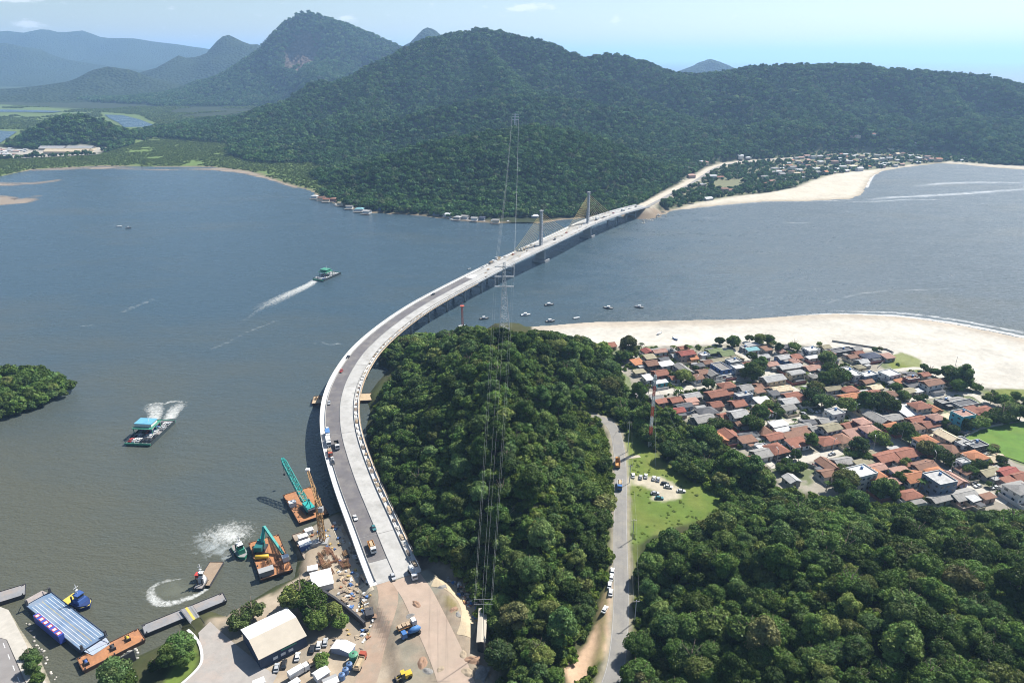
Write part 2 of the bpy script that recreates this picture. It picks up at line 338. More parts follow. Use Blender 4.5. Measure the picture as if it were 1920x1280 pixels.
def blend(c, w, col): return c * (1 - w[:, None]) + np.array(col)[None, :] * w[:, None]
def near_color(X, Y, Hh):
    n = len(X); n1 = fbm(X, Y, 14, 4, 21); n2 = fbm(X, Y, 5, 3, 33); n3 = fbm(X, Y, 40, 3, 41)
    c = np.tile(np.array([.040, .050, .020]), (n, 1))
    j = 2.5 * n2
    c = blend(c, sstep(0, 1, .5 + n1 * 1.2) * .5, (.075, .070, .035))
    w = sstep(-1, 2.5, sdist(LEFTBANK, X, Y) + j * .3); c = blend(c, w, (.30, .27, .22))
    w = sstep(-2, 2.5, sdist(ISLET, X, Y)) * (Hh < 1.4); c = blend(c, w, (.20, .16, .11))
    # town: trampled sand, concrete yards, some garden green
    w = sstep(-2, 2, sdist(TOWN, X, Y) + j); c = blend(c, w, (.27, .245, .20))
    c = blend(c, w * sstep(.10, .30, n1 - .1 * n3) * .75, (.085, .12, .035)); c = blend(c, w * sstep(.15, .4, -n1) * .5, (.23, .21, .18))
    # beach
    sb = sdist(BEACH_IN, X, Y); sd = sdist(SHORE, X, Y)
    w = sstep(-3, 2, sb + j); c = blend(c, w, (.45, .42, .365)); c = blend(c, w * sstep(-.1, .5, n1) * .3, (.38, .345, .29))
    c = blend(c, w * (1 - sstep(10, 26, sd + 3 * n3)) * .75, (.36, .30, .23)); c = blend(c, w * (1 - sstep(1.5, 5, sd + n2)), (.21, .17, .13))
    c = blend(c, w * sstep(30, 45, sd + 6 * n3) * (1 - sstep(50, 60, sd + 5 * n3)) * .4, (.54, .50, .43))
    # yard soil
    w = sstep(-2, 2, sdist(YARD, X, Y) + j); c = blend(c, w, (.30, .24, .175)); c = blend(c, w * sstep(.0, .4, n1) * .7, (.205, .185, .15)); c = blend(c, w * sstep(.05, .4, -n1 + .4 * n2) * .6, (.38, .32, .245))
    w2 = sstep(-2, 2, sdist(EMB, X, Y) + j); c = blend(c, w2 * .85, (.215, .20, .155)); c = blend(c, w2 * sstep(-.1, .3, n3 + .4 * n2) * .6, (.275, .205, .15)); c = blend(c, w2 * sstep(.05, .35, n1) * .65, (.19, .20, .165)); tr = vnoise(X * .95 + Y * .3, Y * .08, 1.3, 88); c = blend(c, w2 * sstep(.1, .5, tr) * .5, (.16, .135, .10))
    # grass
    w = sstep(-1.5, 1.5, sdist(CLEARING, X, Y) + j); c = blend(c, w, (.100, .148, .030)); c = blend(c, w * sstep(-.2, .4, n1) * .6, (.15, .17, .042)); c = blend(c, w * sstep(.2, .5, n3 + .4 * n2) * .45, (.26, .21, .10))
    w = sstep(-1.5, 1, sdist(PARKING, X, Y) + j * .7); c = blend(c, w * .9, (.44, .385, .30))
    w = sstep(-1.5, 1, sdist(DIRT_STRIP, X, Y) + j * .5); c = blend(c, w, (.46, .32, .215))
    dr, _, _ = dist_line(ROAD, X, Y, False); c = blend(c, (1 - sstep(3.5, 5.8, dr + n2)) * .9, (.30, .265, .20)); 
    w = (1 - sstep(6, 10, dr + 1.6 * n2)) * sstep(5, 6, dr + n2); c = blend(c, w * .6, (.12, .15, .035))
    w = sstep(-1, 1, sdist(LAWN, X, Y) + j * .5); c = blend(c, w, (.115, .16, .035))
    for P in (DRYGRASS, DUNE, DUNE2):
        w = sstep(-1.2, 1.2, sdist(P, X, Y) + j * .6); c = blend(c, w * .85, (.15, .175, .04) if P is not DRYGRASS else (.17, .14, .055))
    return np.clip(c, .004, 1)

# ---- near terrain: one fine height grid, split by what it is
NGX, NGY, NGS = -290., 60., 1.6
gx = np.arange(NGX, 470., NGS); gy = np.arange(NGY, 622., NGS); GX, GY = np.meshgrid(gx, gy); NNX, NNY = len(gx), len(gy)
fxv, fyv = GX.ravel(), GY.ravel(); HGT = near_height(fxv, fyv); NEARG = HGT.reshape(NNY, NNX)
def ground_z(x, y):
    a = (x - NGX) / NGS; b = (y - NGY) / NGS; i = int(min(max(a, 0), NNX - 2)); j = int(min(max(b, 0), NNY - 2)); a -= i; b -= j
    return float((NEARG[j, i] * (1 - a) + NEARG[j, i + 1] * a) * (1 - b) + (NEARG[j + 1, i] * (1 - a) + NEARG[j + 1, i + 1] * a) * b)
NCOL = near_color(fxv, fyv, HGT)
ii = (np.arange(NNY - 1)[:, None] * NNX + np.arange(NNX - 1)[None, :]).ravel()
FQ = np.stack([ii, ii + 1, ii + NNX + 1, ii + NNX], 1)
land = HGT[FQ].max(1) > -0.6; FQ = FQ[land]; cx = fxv[FQ].mean(1); cyy = fyv[FQ].mean(1)
cls = np.zeros(len(FQ), int)
cls[sdist(YARD, cx, cyy) > 0] = 2
cls[(sdist(BEACH_IN, cx, cyy) > 0) & (sdist(SHORE, cx, cyy) > -4)] = 1
cls[(sdist(CLEARING, cx, cyy) > 0)] = 3
V = np.stack([fxv, fyv, HGT], 1)
for k, nm in enumerate(['ground', 'beach', 'construction_ground', 'grass_clearing']):
    f = FQ[cls == k]; u, inv = np.unique(f.ravel(), return_inverse=True)
    o = link(nm, np_mesh(nm, V[u], inv.reshape(-1, 4), True, NCOL[u]), None, M_GROUND); tag(o, kind='structure')

# ---- far land: hills across the bay
def crest(pts, drop=10.0): return np.array([(lambda v: (v.x, v.y, v.z - drop))(up(*p)) for p in pts])
FAR_SHORE_PX = [(-500, 352), (-100, 338), (0, 331), (60, 318), (180, 312), (400, 313), (470, 322), (540, 345), (585, 358), (600, 370), (640, 386), (690, 399), (780, 403), (850, 412),
                (930, 419), (990, 423), (1050, 412), (1120, 406), (1195, 402), (1212, 406), (1240, 401), (1262, 394), (1330, 386.5), (1430, 378), (1530, 376), (1590, 373), (1612, 366),
                (1622, 350), (1632, 333), (1650, 321.5), (1700, 313), (1760, 306), (1800, 308), (1850, 313), (1920, 318), (2100, 330)]
FAR_SHORE = np.vstack([poly_xy(FAR_SHORE_PX), [(2300, 1700), (2700, 2300), (1900, 2900), (800, 3200), (500, 3900), (-4200, 3900), (-4200, 1350)]])
RIDGES = [  # (crest, reach towards the viewer, sharpness)
    (crest([(380, 262, 1900), (430, 240, 2000), (560, 188, 2150), (700, 118, 2350), (800, 75, 2480), (895, 53, 2550), (960, 66, 2500), (1040, 86, 2450), (1095, 106, 2400), (1140, 99, 2400),
            (1200, 112, 2400), (1250, 134, 2350), (1320, 137, 2300), (1400, 127, 2250), (1490, 119, 2200), (1560, 122, 2200), (1640, 130, 2200), (1760, 133, 2150), (1850, 140, 2100),
            (1920, 154, 2050), (2060, 185, 2000), (2300, 230, 1900)]), 345, 1.2),
    (crest([(640, 350, 1150), (680, 318, 1190), (730, 290, 1230), (800, 263, 1270), (900, 243, 1300), (1000, 231, 1330), (1080, 242, 1330), (1160, 266, 1320), (1230, 300, 1290), (1275, 335, 1250)]), 140, 1.7),
    (crest([(540, 275, 1650), (660, 236, 1700), (780, 207, 1750), (880, 190, 1800), (1000, 182, 1850), (1100, 190, 1850), (1200, 214, 1800), (1300, 250, 1700)]), 165, 1.25),
    (crest([(1120, 130, 2250), (1230, 195, 1950), (1330, 235, 1760), (1420, 262, 1650)]), 150, 1.2),
    (crest([(1490, 122, 2200), (1530, 180, 1950), (1600, 225, 1780), (1650, 252, 1680)]), 170, 1.2),
    (crest([(1760, 136, 2150), (1790, 190, 1900), (1850, 235, 1740), (1920, 262, 1640), (2050, 280, 1600)]), 170, 1.2),
    (crest([(700, 120, 2350), (690, 170, 2100), (640, 215, 1900)]), 150, 1.2),
    (crest([(895, 55, 2550), (930, 110, 2250), (960, 150, 2050)]), 170, 1.2),
    (crest([(30, 268, 1880), (60, 240, 1910), (100, 219, 1930), (135, 213, 1935), (180, 222, 1935), (225, 248, 1925), (245, 264, 1910)], 9), 95, 1.9),
]
def ridge_h(X, Y, ridges):
    h = np.zeros(X.shape)
    for C, w, p in ridges:
        d, i, t = dist_line(C[:, :2], X, Y, False); z = C[i, 2] * (1 - t) + C[np.minimum(i + 1, len(C) - 1), 2] * t
        spur = 1 + .34 * vnoise(X, Y, 260, 3) + .26 * vnoise(X, Y, 120, 7)
        hh = z * np.exp(-(d / (w * spur)) ** p) * (1 + (.30 - .62 * np.abs(vnoise(X + .35 * Y, Y * .55, 190, 13)) - .30 * np.abs(vnoise(X, Y, 90, 15)) - .10 * (z > 150)) * sstep(25, 150, d))
        h = np.maximum(h, hh) + .10 * np.minimum(h, hh) * sstep(40, 160, d)
    return h
def far_height(X, Y):
    sd = sdist(FAR_SHORE, X, Y)
    h = ridge_h(X, Y, RIDGES)
    h = h * (1 - .97 * sstep(-45, 25, sdist(FTOWN, X, Y)))
    h = h * sstep(-5, 90, sd) * (1 + .05 * fbm(X, Y, 120, 3, 61))
    h = np.where(h < 6, h * .3, h - 4.2)
    h = np.maximum(h, 0) + 2.2 * sstep(-4, 16, sd) - 1.0 * (sd < -4)
    d, i, t = dist_line(FROAD[:, :2], X, Y, False); z = FROAD[i, 2] * (1 - t) + FROAD[np.minimum(i + 1, len(FROAD) - 1), 2] * t
    k = 1 - sstep(12, 26, d); h = h * (1 - k) + (z - .4) * k
    return h
FROAD = np.array([tuple(gp(*p)) for p in [(1204, 388, 12.0), (1232, 374, 9.), (1262, 358, 6.5), (1290, 344, 5.0), (1315, 328, 4.5), (1338, 314, 4.5), (1365, 307, 4.5), (1400, 303, 4.5), (1450, 299, 5.0), (1500, 296, 5.0)]])
FTOWN = poly_xy([(1255, 372), (1300, 352), (1345, 318), (1400, 305), (1480, 293), (1560, 286), (1650, 286), (1760, 288), (1850, 300), (1850, 309), (1780, 303), (1700, 309), (1640, 318),
                 (1560, 328), (1500, 345), (1420, 360), (1330, 378), (1262, 390)], 3.0)
FBEACH = poly_xy([(1255, 392), (1300, 382), (1380, 368), (1440, 362), (1490, 352), (1520, 340), (1560, 328), (1600, 322), (1640, 318), (1700, 309), (1780, 303), (1860, 309), (1930, 313),
                  (1930, 330), (1700, 330), (1650, 400), (1300, 410), (1240, 405)], 2.0)
MANGROVE = np.vstack([poly_xy([(-500, 360), (0, 340), (200, 318), (420, 320), (540, 350), (600, 365), (640, 350), (620, 318), (560, 300), (440, 280), (420, 262), (300, 255), (240, 275), (180, 292), (0, 300), (-500, 300)], 2.0)])
PLAIN = poly_xy([(-700, 300), (-700, 196), (0, 196), (150, 205), (300, 215), (430, 232), (430, 246), (380, 262), (250, 270), (0, 270)], 2.0)
INDUSTRY = poly_xy([(-60, 276), (0, 276), (60, 282), (170, 276), (205, 277), (180, 290), (60, 296), (-60, 298)], 2.0)
def far_color(X, Y, Hh):
    n1 = fbm(X, Y, 70, 4, 71); n2 = fbm(X, Y, 25, 3, 73); c = np.tile(np.array([.030, .040, .018]), (len(X), 1)); j = n2 * 8
    for P, col in ((MANGROVE, (.115, .165, .045)), (PLAIN, (.105, .145, .05)), (FTOWN, (.16, .16, .09))):
        c = blend(c, sstep(-8, 8, sdist(P, X, Y) + j) * (Hh < 9), col)
    c = blend(c, sstep(-3, 3, sdist(INDUSTRY, X, Y)), (.34, .31, .26))
    w = sstep(-3, 4, sdist(FBEACH, X, Y)); sd = sdist(FAR_SHORE, X, Y); c = blend(c, w, (.47, .42, .335)); c = blend(c, w * (1 - sstep(0, 7, sd)), (.32, .27, .2))
    w = (1 - sstep(2, 5, sd)) * (1 - w); c = blend(c, w, (.22, .17, .12))
    d, _, _ = dist_line(FROAD[:, :2], X, Y, False); c = blend(c, 1 - sstep(9, 17, d + j * .4), (.44, .385, .30))
    return np.clip(c, .004, 1)
fx = np.concatenate([np.arange(-3100, -1200, 26.), np.arange(-1200, 1300, 12.), np.arange(1300, 2900, 24.)]); fy = np.concatenate([np.arange(955, 1700, 9.), np.arange(1700, 2700, 16.), np.arange(2700, 3950, 50.)])
FXm, FYm = np.meshgrid(fx, fy); FX, FY = FXm.ravel(), FYm.ravel(); FH = far_height(FX, FY); FHG = FH.reshape(len(fy), len(fx))
n_ = len(fx); ii = (np.arange(len(fy) - 1)[:, None] * n_ + np.arange(n_ - 1)[None, :]).ravel(); FF = np.stack([ii, ii + 1, ii + n_ + 1, ii + n_], 1)
FF = FF[FH[FF].max(1) > -.5]; FCL = far_color(FX, FY, FH)
cx = FX[FF].mean(1); cyy = FY[FF].mean(1); cl = np.zeros(len(FF), int); cl[(sdist(FBEACH, cx, cyy) > 0)] = 1
for k, nm in enumerate(['hills', 'beach']):
    f = FF[cl == k]; u, inv = np.unique(f.ravel(), return_inverse=True)
    tag(link(nm, np_mesh(nm, np.stack([FX, FY, FH], 1)[u], inv.reshape(-1, 4), True, FCL[u]), None, M_GROUND), kind='structure')
def far_z(X, Y):
    X = np.asarray(X, float); Y = np.asarray(Y, float); i = np.clip(np.searchsorted(fx, X) - 1, 0, len(fx) - 2); j = np.clip(np.searchsorted(fy, Y) - 1, 0, len(fy) - 2)
    a = (X - fx[i]) / (fx[i + 1] - fx[i]); b = (Y - fy[j]) / (fy[j + 1] - fy[j])
    return (FHG[j, i] * (1 - a) + FHG[j, i + 1] * a) * (1 - b) + (FHG[j + 1, i] * (1 - a) + FHG[j + 1, i + 1] * a) * b

# ---- mountains farther inland, each a body of its own
def mat_mountain():
    m = bpy.data.materials.new('mountain_forest'); N, L = nodes_of(m); b = N['Principled BSDF']; geo = N.new('ShaderNodeNewGeometry')
    at = N.new('ShaderNodeAttribute'); at.attribute_name = 'Col'
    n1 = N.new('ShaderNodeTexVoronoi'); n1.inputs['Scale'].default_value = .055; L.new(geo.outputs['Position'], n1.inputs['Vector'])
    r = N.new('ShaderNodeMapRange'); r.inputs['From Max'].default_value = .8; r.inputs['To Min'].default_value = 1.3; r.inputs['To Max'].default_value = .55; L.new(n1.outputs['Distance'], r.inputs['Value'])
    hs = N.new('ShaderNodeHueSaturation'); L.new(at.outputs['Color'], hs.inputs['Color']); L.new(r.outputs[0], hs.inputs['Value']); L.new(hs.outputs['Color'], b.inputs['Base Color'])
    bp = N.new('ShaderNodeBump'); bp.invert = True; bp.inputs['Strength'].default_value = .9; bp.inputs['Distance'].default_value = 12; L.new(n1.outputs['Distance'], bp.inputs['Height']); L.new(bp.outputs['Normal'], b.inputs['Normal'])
    b.inputs['Roughness'].default_value = 1; b.inputs['Specular IOR Level'].default_value = 0
    return m
M_MTN = mat_mountain()
def mountain(name, C, w, p, step, rock=None, seed=1):
    m = 2.6 * w; X, Y = np.meshgrid(np.arange(C[:, 0].min() - m, C[:, 0].max() + m, step), np.arange(C[:, 1].min() - m, C[:, 1].max() + m, step))
    sh = X.shape; X = X.ravel(); Y = Y.ravel(); d, i, t = dist_line(C[:, :2], X, Y, False); z = C[i, 2] * (1 - t) + C[np.minimum(i + 1, len(C) - 1), 2] * t
    spur = 1 + .30 * vnoise(X, Y, w * .8, seed) + .2 * vnoise(X, Y, w * .35, seed + 2)
    Hm = z * np.exp(-(d / (w * spur)) ** p) * (1 + (.22 * vnoise(X, Y, w * .55, seed + 31) + .16 * vnoise(X, Y, w * .26, seed + 33)) * sstep(20, w * .5, d)) * (1 + .04 * fbm(X, Y, w * .25, 3, seed + 5)) - z.mean() * .02
    c = np.tile(np.array([.032, .046, .021]), (len(X), 1))
    if rock is not None:
        for (rx, ry, rz), rad in rock:
            q = np.sqrt((X - rx) ** 2 + ((Hm - rz) * 1.0) ** 2 + ((Y - ry) * .6) ** 2) / rad + .5 * fbm(X, Y + Hm, 60, 3, 8)
            c = blend(c, 1 - sstep(.6, 1.1, q), (.13, .095, .075))
    n = sh[1]; ii = (np.arange(sh[0] - 1)[:, None] * n + np.arange(n - 1)[None, :]).ravel(); F = np.stack([ii, ii + 1, ii + n + 1, ii + n], 1); F = F[Hm[F].max(1) > 0]
    u, inv = np.unique(F.ravel(), return_inverse=True)
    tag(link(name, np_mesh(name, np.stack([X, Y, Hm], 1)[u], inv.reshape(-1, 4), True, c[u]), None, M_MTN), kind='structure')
    return X, Y, Hm
rk = up(548, 95, 3760)
M2 = crest([(200, 212, 3300), (300, 190, 3500), (360, 170, 3700), (430, 130, 3850), (480, 94, 3950), (520, 50, 4000), (545, 30, 4050), (575, 20, 4050), (612, 26, 4050), (660, 46, 4100), (700, 60, 4100), (745, 80, 4150), (830, 110, 4200)])
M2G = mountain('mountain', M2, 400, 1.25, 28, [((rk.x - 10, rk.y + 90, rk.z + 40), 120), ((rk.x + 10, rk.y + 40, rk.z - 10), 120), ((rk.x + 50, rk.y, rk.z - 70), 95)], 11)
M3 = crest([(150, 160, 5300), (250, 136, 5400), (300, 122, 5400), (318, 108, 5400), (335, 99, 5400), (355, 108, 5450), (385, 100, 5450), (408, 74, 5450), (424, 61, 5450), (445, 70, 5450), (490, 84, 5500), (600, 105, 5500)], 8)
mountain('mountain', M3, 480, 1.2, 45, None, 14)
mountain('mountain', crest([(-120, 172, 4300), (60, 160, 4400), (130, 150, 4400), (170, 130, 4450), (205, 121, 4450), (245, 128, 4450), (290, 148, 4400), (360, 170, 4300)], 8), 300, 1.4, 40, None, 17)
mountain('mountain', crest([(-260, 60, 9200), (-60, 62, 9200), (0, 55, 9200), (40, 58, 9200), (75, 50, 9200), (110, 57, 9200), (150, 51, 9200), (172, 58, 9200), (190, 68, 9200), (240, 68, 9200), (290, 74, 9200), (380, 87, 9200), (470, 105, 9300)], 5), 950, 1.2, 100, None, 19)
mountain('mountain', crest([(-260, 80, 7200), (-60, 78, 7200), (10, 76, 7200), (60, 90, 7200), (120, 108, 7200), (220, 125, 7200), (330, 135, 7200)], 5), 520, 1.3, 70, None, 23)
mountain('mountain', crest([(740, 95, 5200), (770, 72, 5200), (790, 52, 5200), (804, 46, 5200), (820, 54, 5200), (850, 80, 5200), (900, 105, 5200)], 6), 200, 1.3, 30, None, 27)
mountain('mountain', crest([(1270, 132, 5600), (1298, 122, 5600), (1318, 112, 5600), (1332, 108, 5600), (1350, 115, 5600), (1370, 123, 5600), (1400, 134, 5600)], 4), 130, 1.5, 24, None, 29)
# ---- inland plain behind the bay and its river arms
pl = [(-11000, 3900), (600, 3900), (300, 9800), (-11000, 9800)]
mb = MB(); mb.add([(a, b, 1.4) for a, b in pl], [(0, 1, 2, 3)]); me = mb.mesh('plain'); a_ = me.attributes.new('Col', 'FLOAT_COLOR', 'POINT')
a_.data.foreach_set('color', np.tile([.05, .07, .03, 1], 4).astype(np.float32)); tag(link('plain', me, None, M_GROUND), kind='structure')

def mat_water():
    m = bpy.data.materials.new('bay_water'); N, L = nodes_of(m); b = N['Principled BSDF']; geo = N.new('ShaderNodeNewGeometry')
    def noise(sc, det, rough, sx=1.0, sy=1.0, rot=0.0):
        mp = N.new('ShaderNodeMapping'); mp.inputs['Rotation'].default_value = (0, 0, rot); mp.inputs['Scale'].default_value = (sx, sy, 1)
        L.new(geo.outputs['Position'], mp.inputs['Vector']); t = N.new('ShaderNodeTexNoise'); t.inputs['Scale'].default_value = sc
        t.inputs['Detail'].default_value = det; t.inputs['Roughness'].default_value = rough; L.new(mp.outputs['Vector'], t.inputs['Vector']); return t
    big = noise(.004, 5, .6, 1, 2.2, .5); mid = noise(.02, 4, .6, 1, 2.5, .35)
    wv = noise(.16, 4, .65, .6, 1.5, .45); rp = noise(.75, 3, .6, .7, 1.3, .3)
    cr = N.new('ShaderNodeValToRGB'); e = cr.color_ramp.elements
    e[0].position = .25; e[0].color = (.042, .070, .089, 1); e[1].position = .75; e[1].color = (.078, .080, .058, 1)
    sy_ = N.new('ShaderNodeSeparateXYZ'); L.new(geo.outputs['Position'], sy_.inputs[0]); silt_and_sky = N.new('ShaderNodeMapRange'); silt_and_sky.inputs['From Min'].default_value = 690; silt_and_sky.inputs['From Max'].default_value = 200; silt_and_sky.inputs['To Min'].default_value = -.28; silt_and_sky.inputs['To Max'].default_value = .30; L.new(sy_.outputs[1], silt_and_sky.inputs['Value'])   # silty brown near shore; sky-reflection blue painted into base colour farther out
    sa = N.new('ShaderNodeMath'); sa.operation = 'ADD'; L.new(big.outputs['Fac'], sa.inputs[0]); L.new(silt_and_sky.outputs[0], sa.inputs[1]); L.new(sa.outputs[0], cr.inputs['Fac']); L.new(cr.outputs['Color'], b.inputs['Base Color'])
    b.inputs['IOR'].default_value = 1.33; b.inputs['Specular IOR Level'].default_value = .5
    rr = N.new('ShaderNodeMapRange'); rr.inputs['From Min'].default_value = .35; rr.inputs['From Max'].default_value = .65; rr.inputs['To Min'].default_value = .10; rr.inputs['To Max'].default_value = .28
    L.new(mid.outputs['Fac'], rr.inputs['Value']); 
    b1 = N.new('ShaderNodeBump'); b1.inputs['Strength'].default_value = 1; b1.inputs['Distance'].default_value = 2.2; L.new(wv.outputs['Fac'], b1.inputs['Height'])
    b2 = N.new('ShaderNodeBump'); b2.inputs['Strength'].default_value = 1; b2.inputs['Distance'].default_value = 1.3; L.new(rp.outputs['Fac'], b2.inputs['Height']); L.new(b1.outputs['Normal'], b2.inputs['Normal'])
    sx_ = N.new('ShaderNodeSeparateXYZ'); L.new(geo.outputs['Position'], sx_.inputs[0])   # the sea side is choppier than the sheltered bay
    ch = N.new('ShaderNodeMapRange'); ch.inputs['From Min'].default_value = 20; ch.inputs['From Max'].default_value = 420; ch.inputs['To Min'].default_value = .32; ch.inputs['To Max'].default_value = 1.0; L.new(sx_.outputs[0], ch.inputs['Value'])
    rg = N.new('ShaderNodeMapRange'); rg.inputs['From Min'].default_value = 0; rg.inputs['From Max'].default_value = 480; rg.inputs['To Min'].default_value = .20; rg.inputs['To Max'].default_value = .52; L.new(sx_.outputs[0], rg.inputs['Value'])
    spk = noise(.30, 3, .75, .55, 1.6, .2); sr = N.new('ShaderNodeMapRange'); sr.inputs['From Min'].default_value = .40; sr.inputs['From Max'].default_value = .62; sr.inputs['To Min'].default_value = -.16; sr.inputs['To Max'].default_value = .2; L.new(spk.outputs['Fac'], sr.inputs['Value'])
    sm = N.new('ShaderNodeMath'); sm.operation = 'MULTIPLY_ADD'; L.new(sr.outputs[0], sm.inputs[0]); L.new(ch.outputs[0], sm.inputs[1]); L.new(rg.outputs[0], sm.inputs[2])
    sm2 = N.new('ShaderNodeMath'); sm2.operation = 'ADD'; L.new(sm.outputs[0], sm2.inputs[0]); q_ = N.new('ShaderNodeMath'); q_.operation = 'SUBTRACT'; L.new(rr.outputs[0], q_.inputs[0]); q_.inputs[1].default_value = .19; L.new(q_.outputs[0], sm2.inputs[1]); L.new(sm2.outputs[0], b.inputs['Roughness'])
    L.new(ch.outputs[0], b1.inputs['Strength']); L.new(ch.outputs[0], b2.inputs['Strength'])
    L.new(b2.outputs['Normal'], b.inputs['Normal'])
    return m
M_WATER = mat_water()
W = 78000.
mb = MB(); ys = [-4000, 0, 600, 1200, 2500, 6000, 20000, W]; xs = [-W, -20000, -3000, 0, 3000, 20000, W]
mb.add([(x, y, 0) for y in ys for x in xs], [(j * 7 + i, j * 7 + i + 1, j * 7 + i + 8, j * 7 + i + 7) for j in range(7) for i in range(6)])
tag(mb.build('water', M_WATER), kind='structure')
def sheet(name, px, z, m, kind='structure', dz=0.0):
    P = poly_xy(px, z); mb = MB(); mb.add([(a, b, z + dz) for a, b in P], [tuple(range(len(P)))]); me = mb.mesh(name); bm = bmesh.new(); bm.from_mesh(me); bmesh.ops.triangulate(bm, faces=bm.faces)
    bmesh.ops.recalc_face_normals(bm, faces=bm.faces)
    for f in bm.faces:
        if f.normal.z < 0: f.normal_flip()
    bm.to_mesh(me); bm.free(); o = link(name, me, None, m); tag(o, kind=kind); return o
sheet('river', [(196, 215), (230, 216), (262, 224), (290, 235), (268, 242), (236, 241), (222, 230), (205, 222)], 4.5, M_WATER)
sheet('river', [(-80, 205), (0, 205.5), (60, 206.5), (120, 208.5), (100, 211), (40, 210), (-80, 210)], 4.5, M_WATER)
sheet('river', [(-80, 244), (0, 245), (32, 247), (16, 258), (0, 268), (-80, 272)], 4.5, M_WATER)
M_MUD = mat('mud_bank', (.30, .235, .175), .6, var=.2, scale=.03, dirt=(.2, .2, .2), dirt_amt=.7)

# ---- haze: even air round everything
def haze(density):
    mb = MB().box(-80000, 80000, -5000, 80000, -4.0, 640.0)
    m = bpy.data.materials.new('haze_air'); N, L = nodes_of(m); N.remove(N['Principled BSDF']); v = N.new('ShaderNodeVolumePrincipled')
    v.inputs['Color'].default_value = (.42, .66, 1.0, 1); v.inputs['Density'].default_value = density; v.inputs['Anisotropy'].default_value = .25
    L.new(v.outputs['Volume'], N['Material Output'].inputs['Volume']); o = mb.build('haze', m); tag(o, kind='stuff'); return o
haze(8.2e-5)
# ================================================================ VEGETATION
rng = np.random.default_rng(7)
def ico(n=1):
    bm = bmesh.new(); bmesh.ops.create_icosphere(bm, subdivisions=n, radius=1); V = np.array([v.co[:] for v in bm.verts]); F = np.array([[v.index for v in f.verts] for f in bm.faces]); bm.free(); return V, F
ICO1, ICO1F = ico(1); ICO2, ICO2F = ico(2)
def crown_mesh(name, seed, Rr=5.0, Hc=6.0, lobes=18, per=110, leaf=.62, lobe_r=(.30, .46), jit=.55, flat=.75, core=True):
    """leaf clumps spread over the surface of many small lobes that fill the crown; dark inner lobes close the gaps"""
    g = np.random.default_rng(seed); C = []; Rl = []
    for k in range(lobes):
        f = (k + .5) / lobes; th = k * 2.39996 + g.normal(0, .35); rad = Rr * math.sqrt(f) * .74 * (1 + g.normal(0, .08))
        zz = Hc * (flat * math.sqrt(max(0, 1 - (rad / Rr) ** 2)) + g.normal(0, .07)) ; C.append((rad * math.cos(th), rad * math.sin(th), zz)); Rl.append(Rr * g.uniform(*lobe_r))
    for k in range(lobes // 2):
        th = g.uniform(0, 6.28); C.append((Rr * .62 * math.cos(th), Rr * .62 * math.sin(th), Hc * g.uniform(.12, .4))); Rl.append(Rr * g.uniform(*lobe_r))
    C = np.array(C); Rl = np.array(Rl); P = []; Nn = []; val = []; hue = []
    for k in range(len(C)):
        n = g.normal(0, 1, (per, 3)); n[:, 2] = np.abs(n[:, 2]) * .9 + n[:, 2] * .35; n /= np.linalg.norm(n, axis=1)[:, None]
        p = C[k] + n * (Rl[k] * g.uniform(.86, 1.1, per))[:, None] * np.array([1, 1, .82])
        keep = np.ones(per, bool)
        for q in range(len(C)):
            if q != k: keep &= (((p - C[q]) / np.array([1, 1, .82])) ** 2).sum(1) > (Rl[q] * .84) ** 2
        P.append(p[keep]); Nn.append(n[keep]); m = keep.sum(); val.append(np.full(m, 1 + g.normal(0, .13)) * g.uniform(.78, 1.22, m)); hue.append(np.full(m, .5 + g.normal(0, .008)))
    P = np.concatenate(P); Nn = np.concatenate(Nn); val = np.concatenate(val); hue = np.concatenate(hue); n = len(P)
    N2 = Nn + g.normal(0, jit, (n, 3)); N2 /= np.linalg.norm(N2, axis=1)[:, None]
    a = np.cross(N2, g.normal(0, 1, (n, 3))); a /= np.linalg.norm(a, axis=1)[:, None]; b = np.cross(N2, a); s = (leaf * g.uniform(.6, 1.35, n))[:, None]
    V = np.stack([P - a * s * .5 - b * s * .3, P + a * s * .5 - b * s * .35, P + a * s * .42 + b * s * .45, P - a * s * .5 + b * s * .4], 1).reshape(-1, 3)
    F = np.arange(4 * n).reshape(-1, 4); col = np.repeat(np.stack([val, hue, np.ones(n)], 1), 4, 0)
    if core:
        Fq = np.stack([F[:, [0, 1, 2]], F[:, [0, 2, 3]]], 1).reshape(-1, 3); Vs = [V]; Fs = [Fq]; cs = [col]; off = len(V)
        for k in range(len(C)):
            v = C[k] + ICO1 * Rl[k] * np.array([.84, .84, .7]); Vs.append(v); Fs.append(ICO1F + off); off += len(v); cs.append(np.tile([.8, .5, 1.], (len(v), 1)))
        V = np.concatenate(Vs); F = np.concatenate(Fs); col = np.concatenate(cs)
    me = np_mesh(name, V, F, False, col); return me
def far_crown(name, seed, lobes=7, per=16):
    return crown_mesh(name, seed, 5.0, 6.5, lobes, per, 1.75, (.36, .54), .4, .8)
G_FOREST = [(0.0, (.050, .092, .013)), (.2, (.066, .122, .016)), (.42, (.088, .152, .021)), (.58, (.060, .116, .027)), (.72, (.118, .178, .025)), (.85, (.088, .152, .042)), (.94, (.160, .200, .036)), (1.0, (.125, .125, .042))]
M_LEAF = mat_foliage('forest_leaves', G_FOREST, sat=.9, vmin=.5, vmax=1.55)
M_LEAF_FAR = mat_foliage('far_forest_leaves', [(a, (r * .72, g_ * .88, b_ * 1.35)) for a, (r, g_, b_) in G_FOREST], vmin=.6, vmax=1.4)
M_LEAF_PALE = mat_foliage('pale_leaves', [(0, (.10, .13, .045)), (.5, (.125, .15, .05)), (1, (.09, .13, .04))])
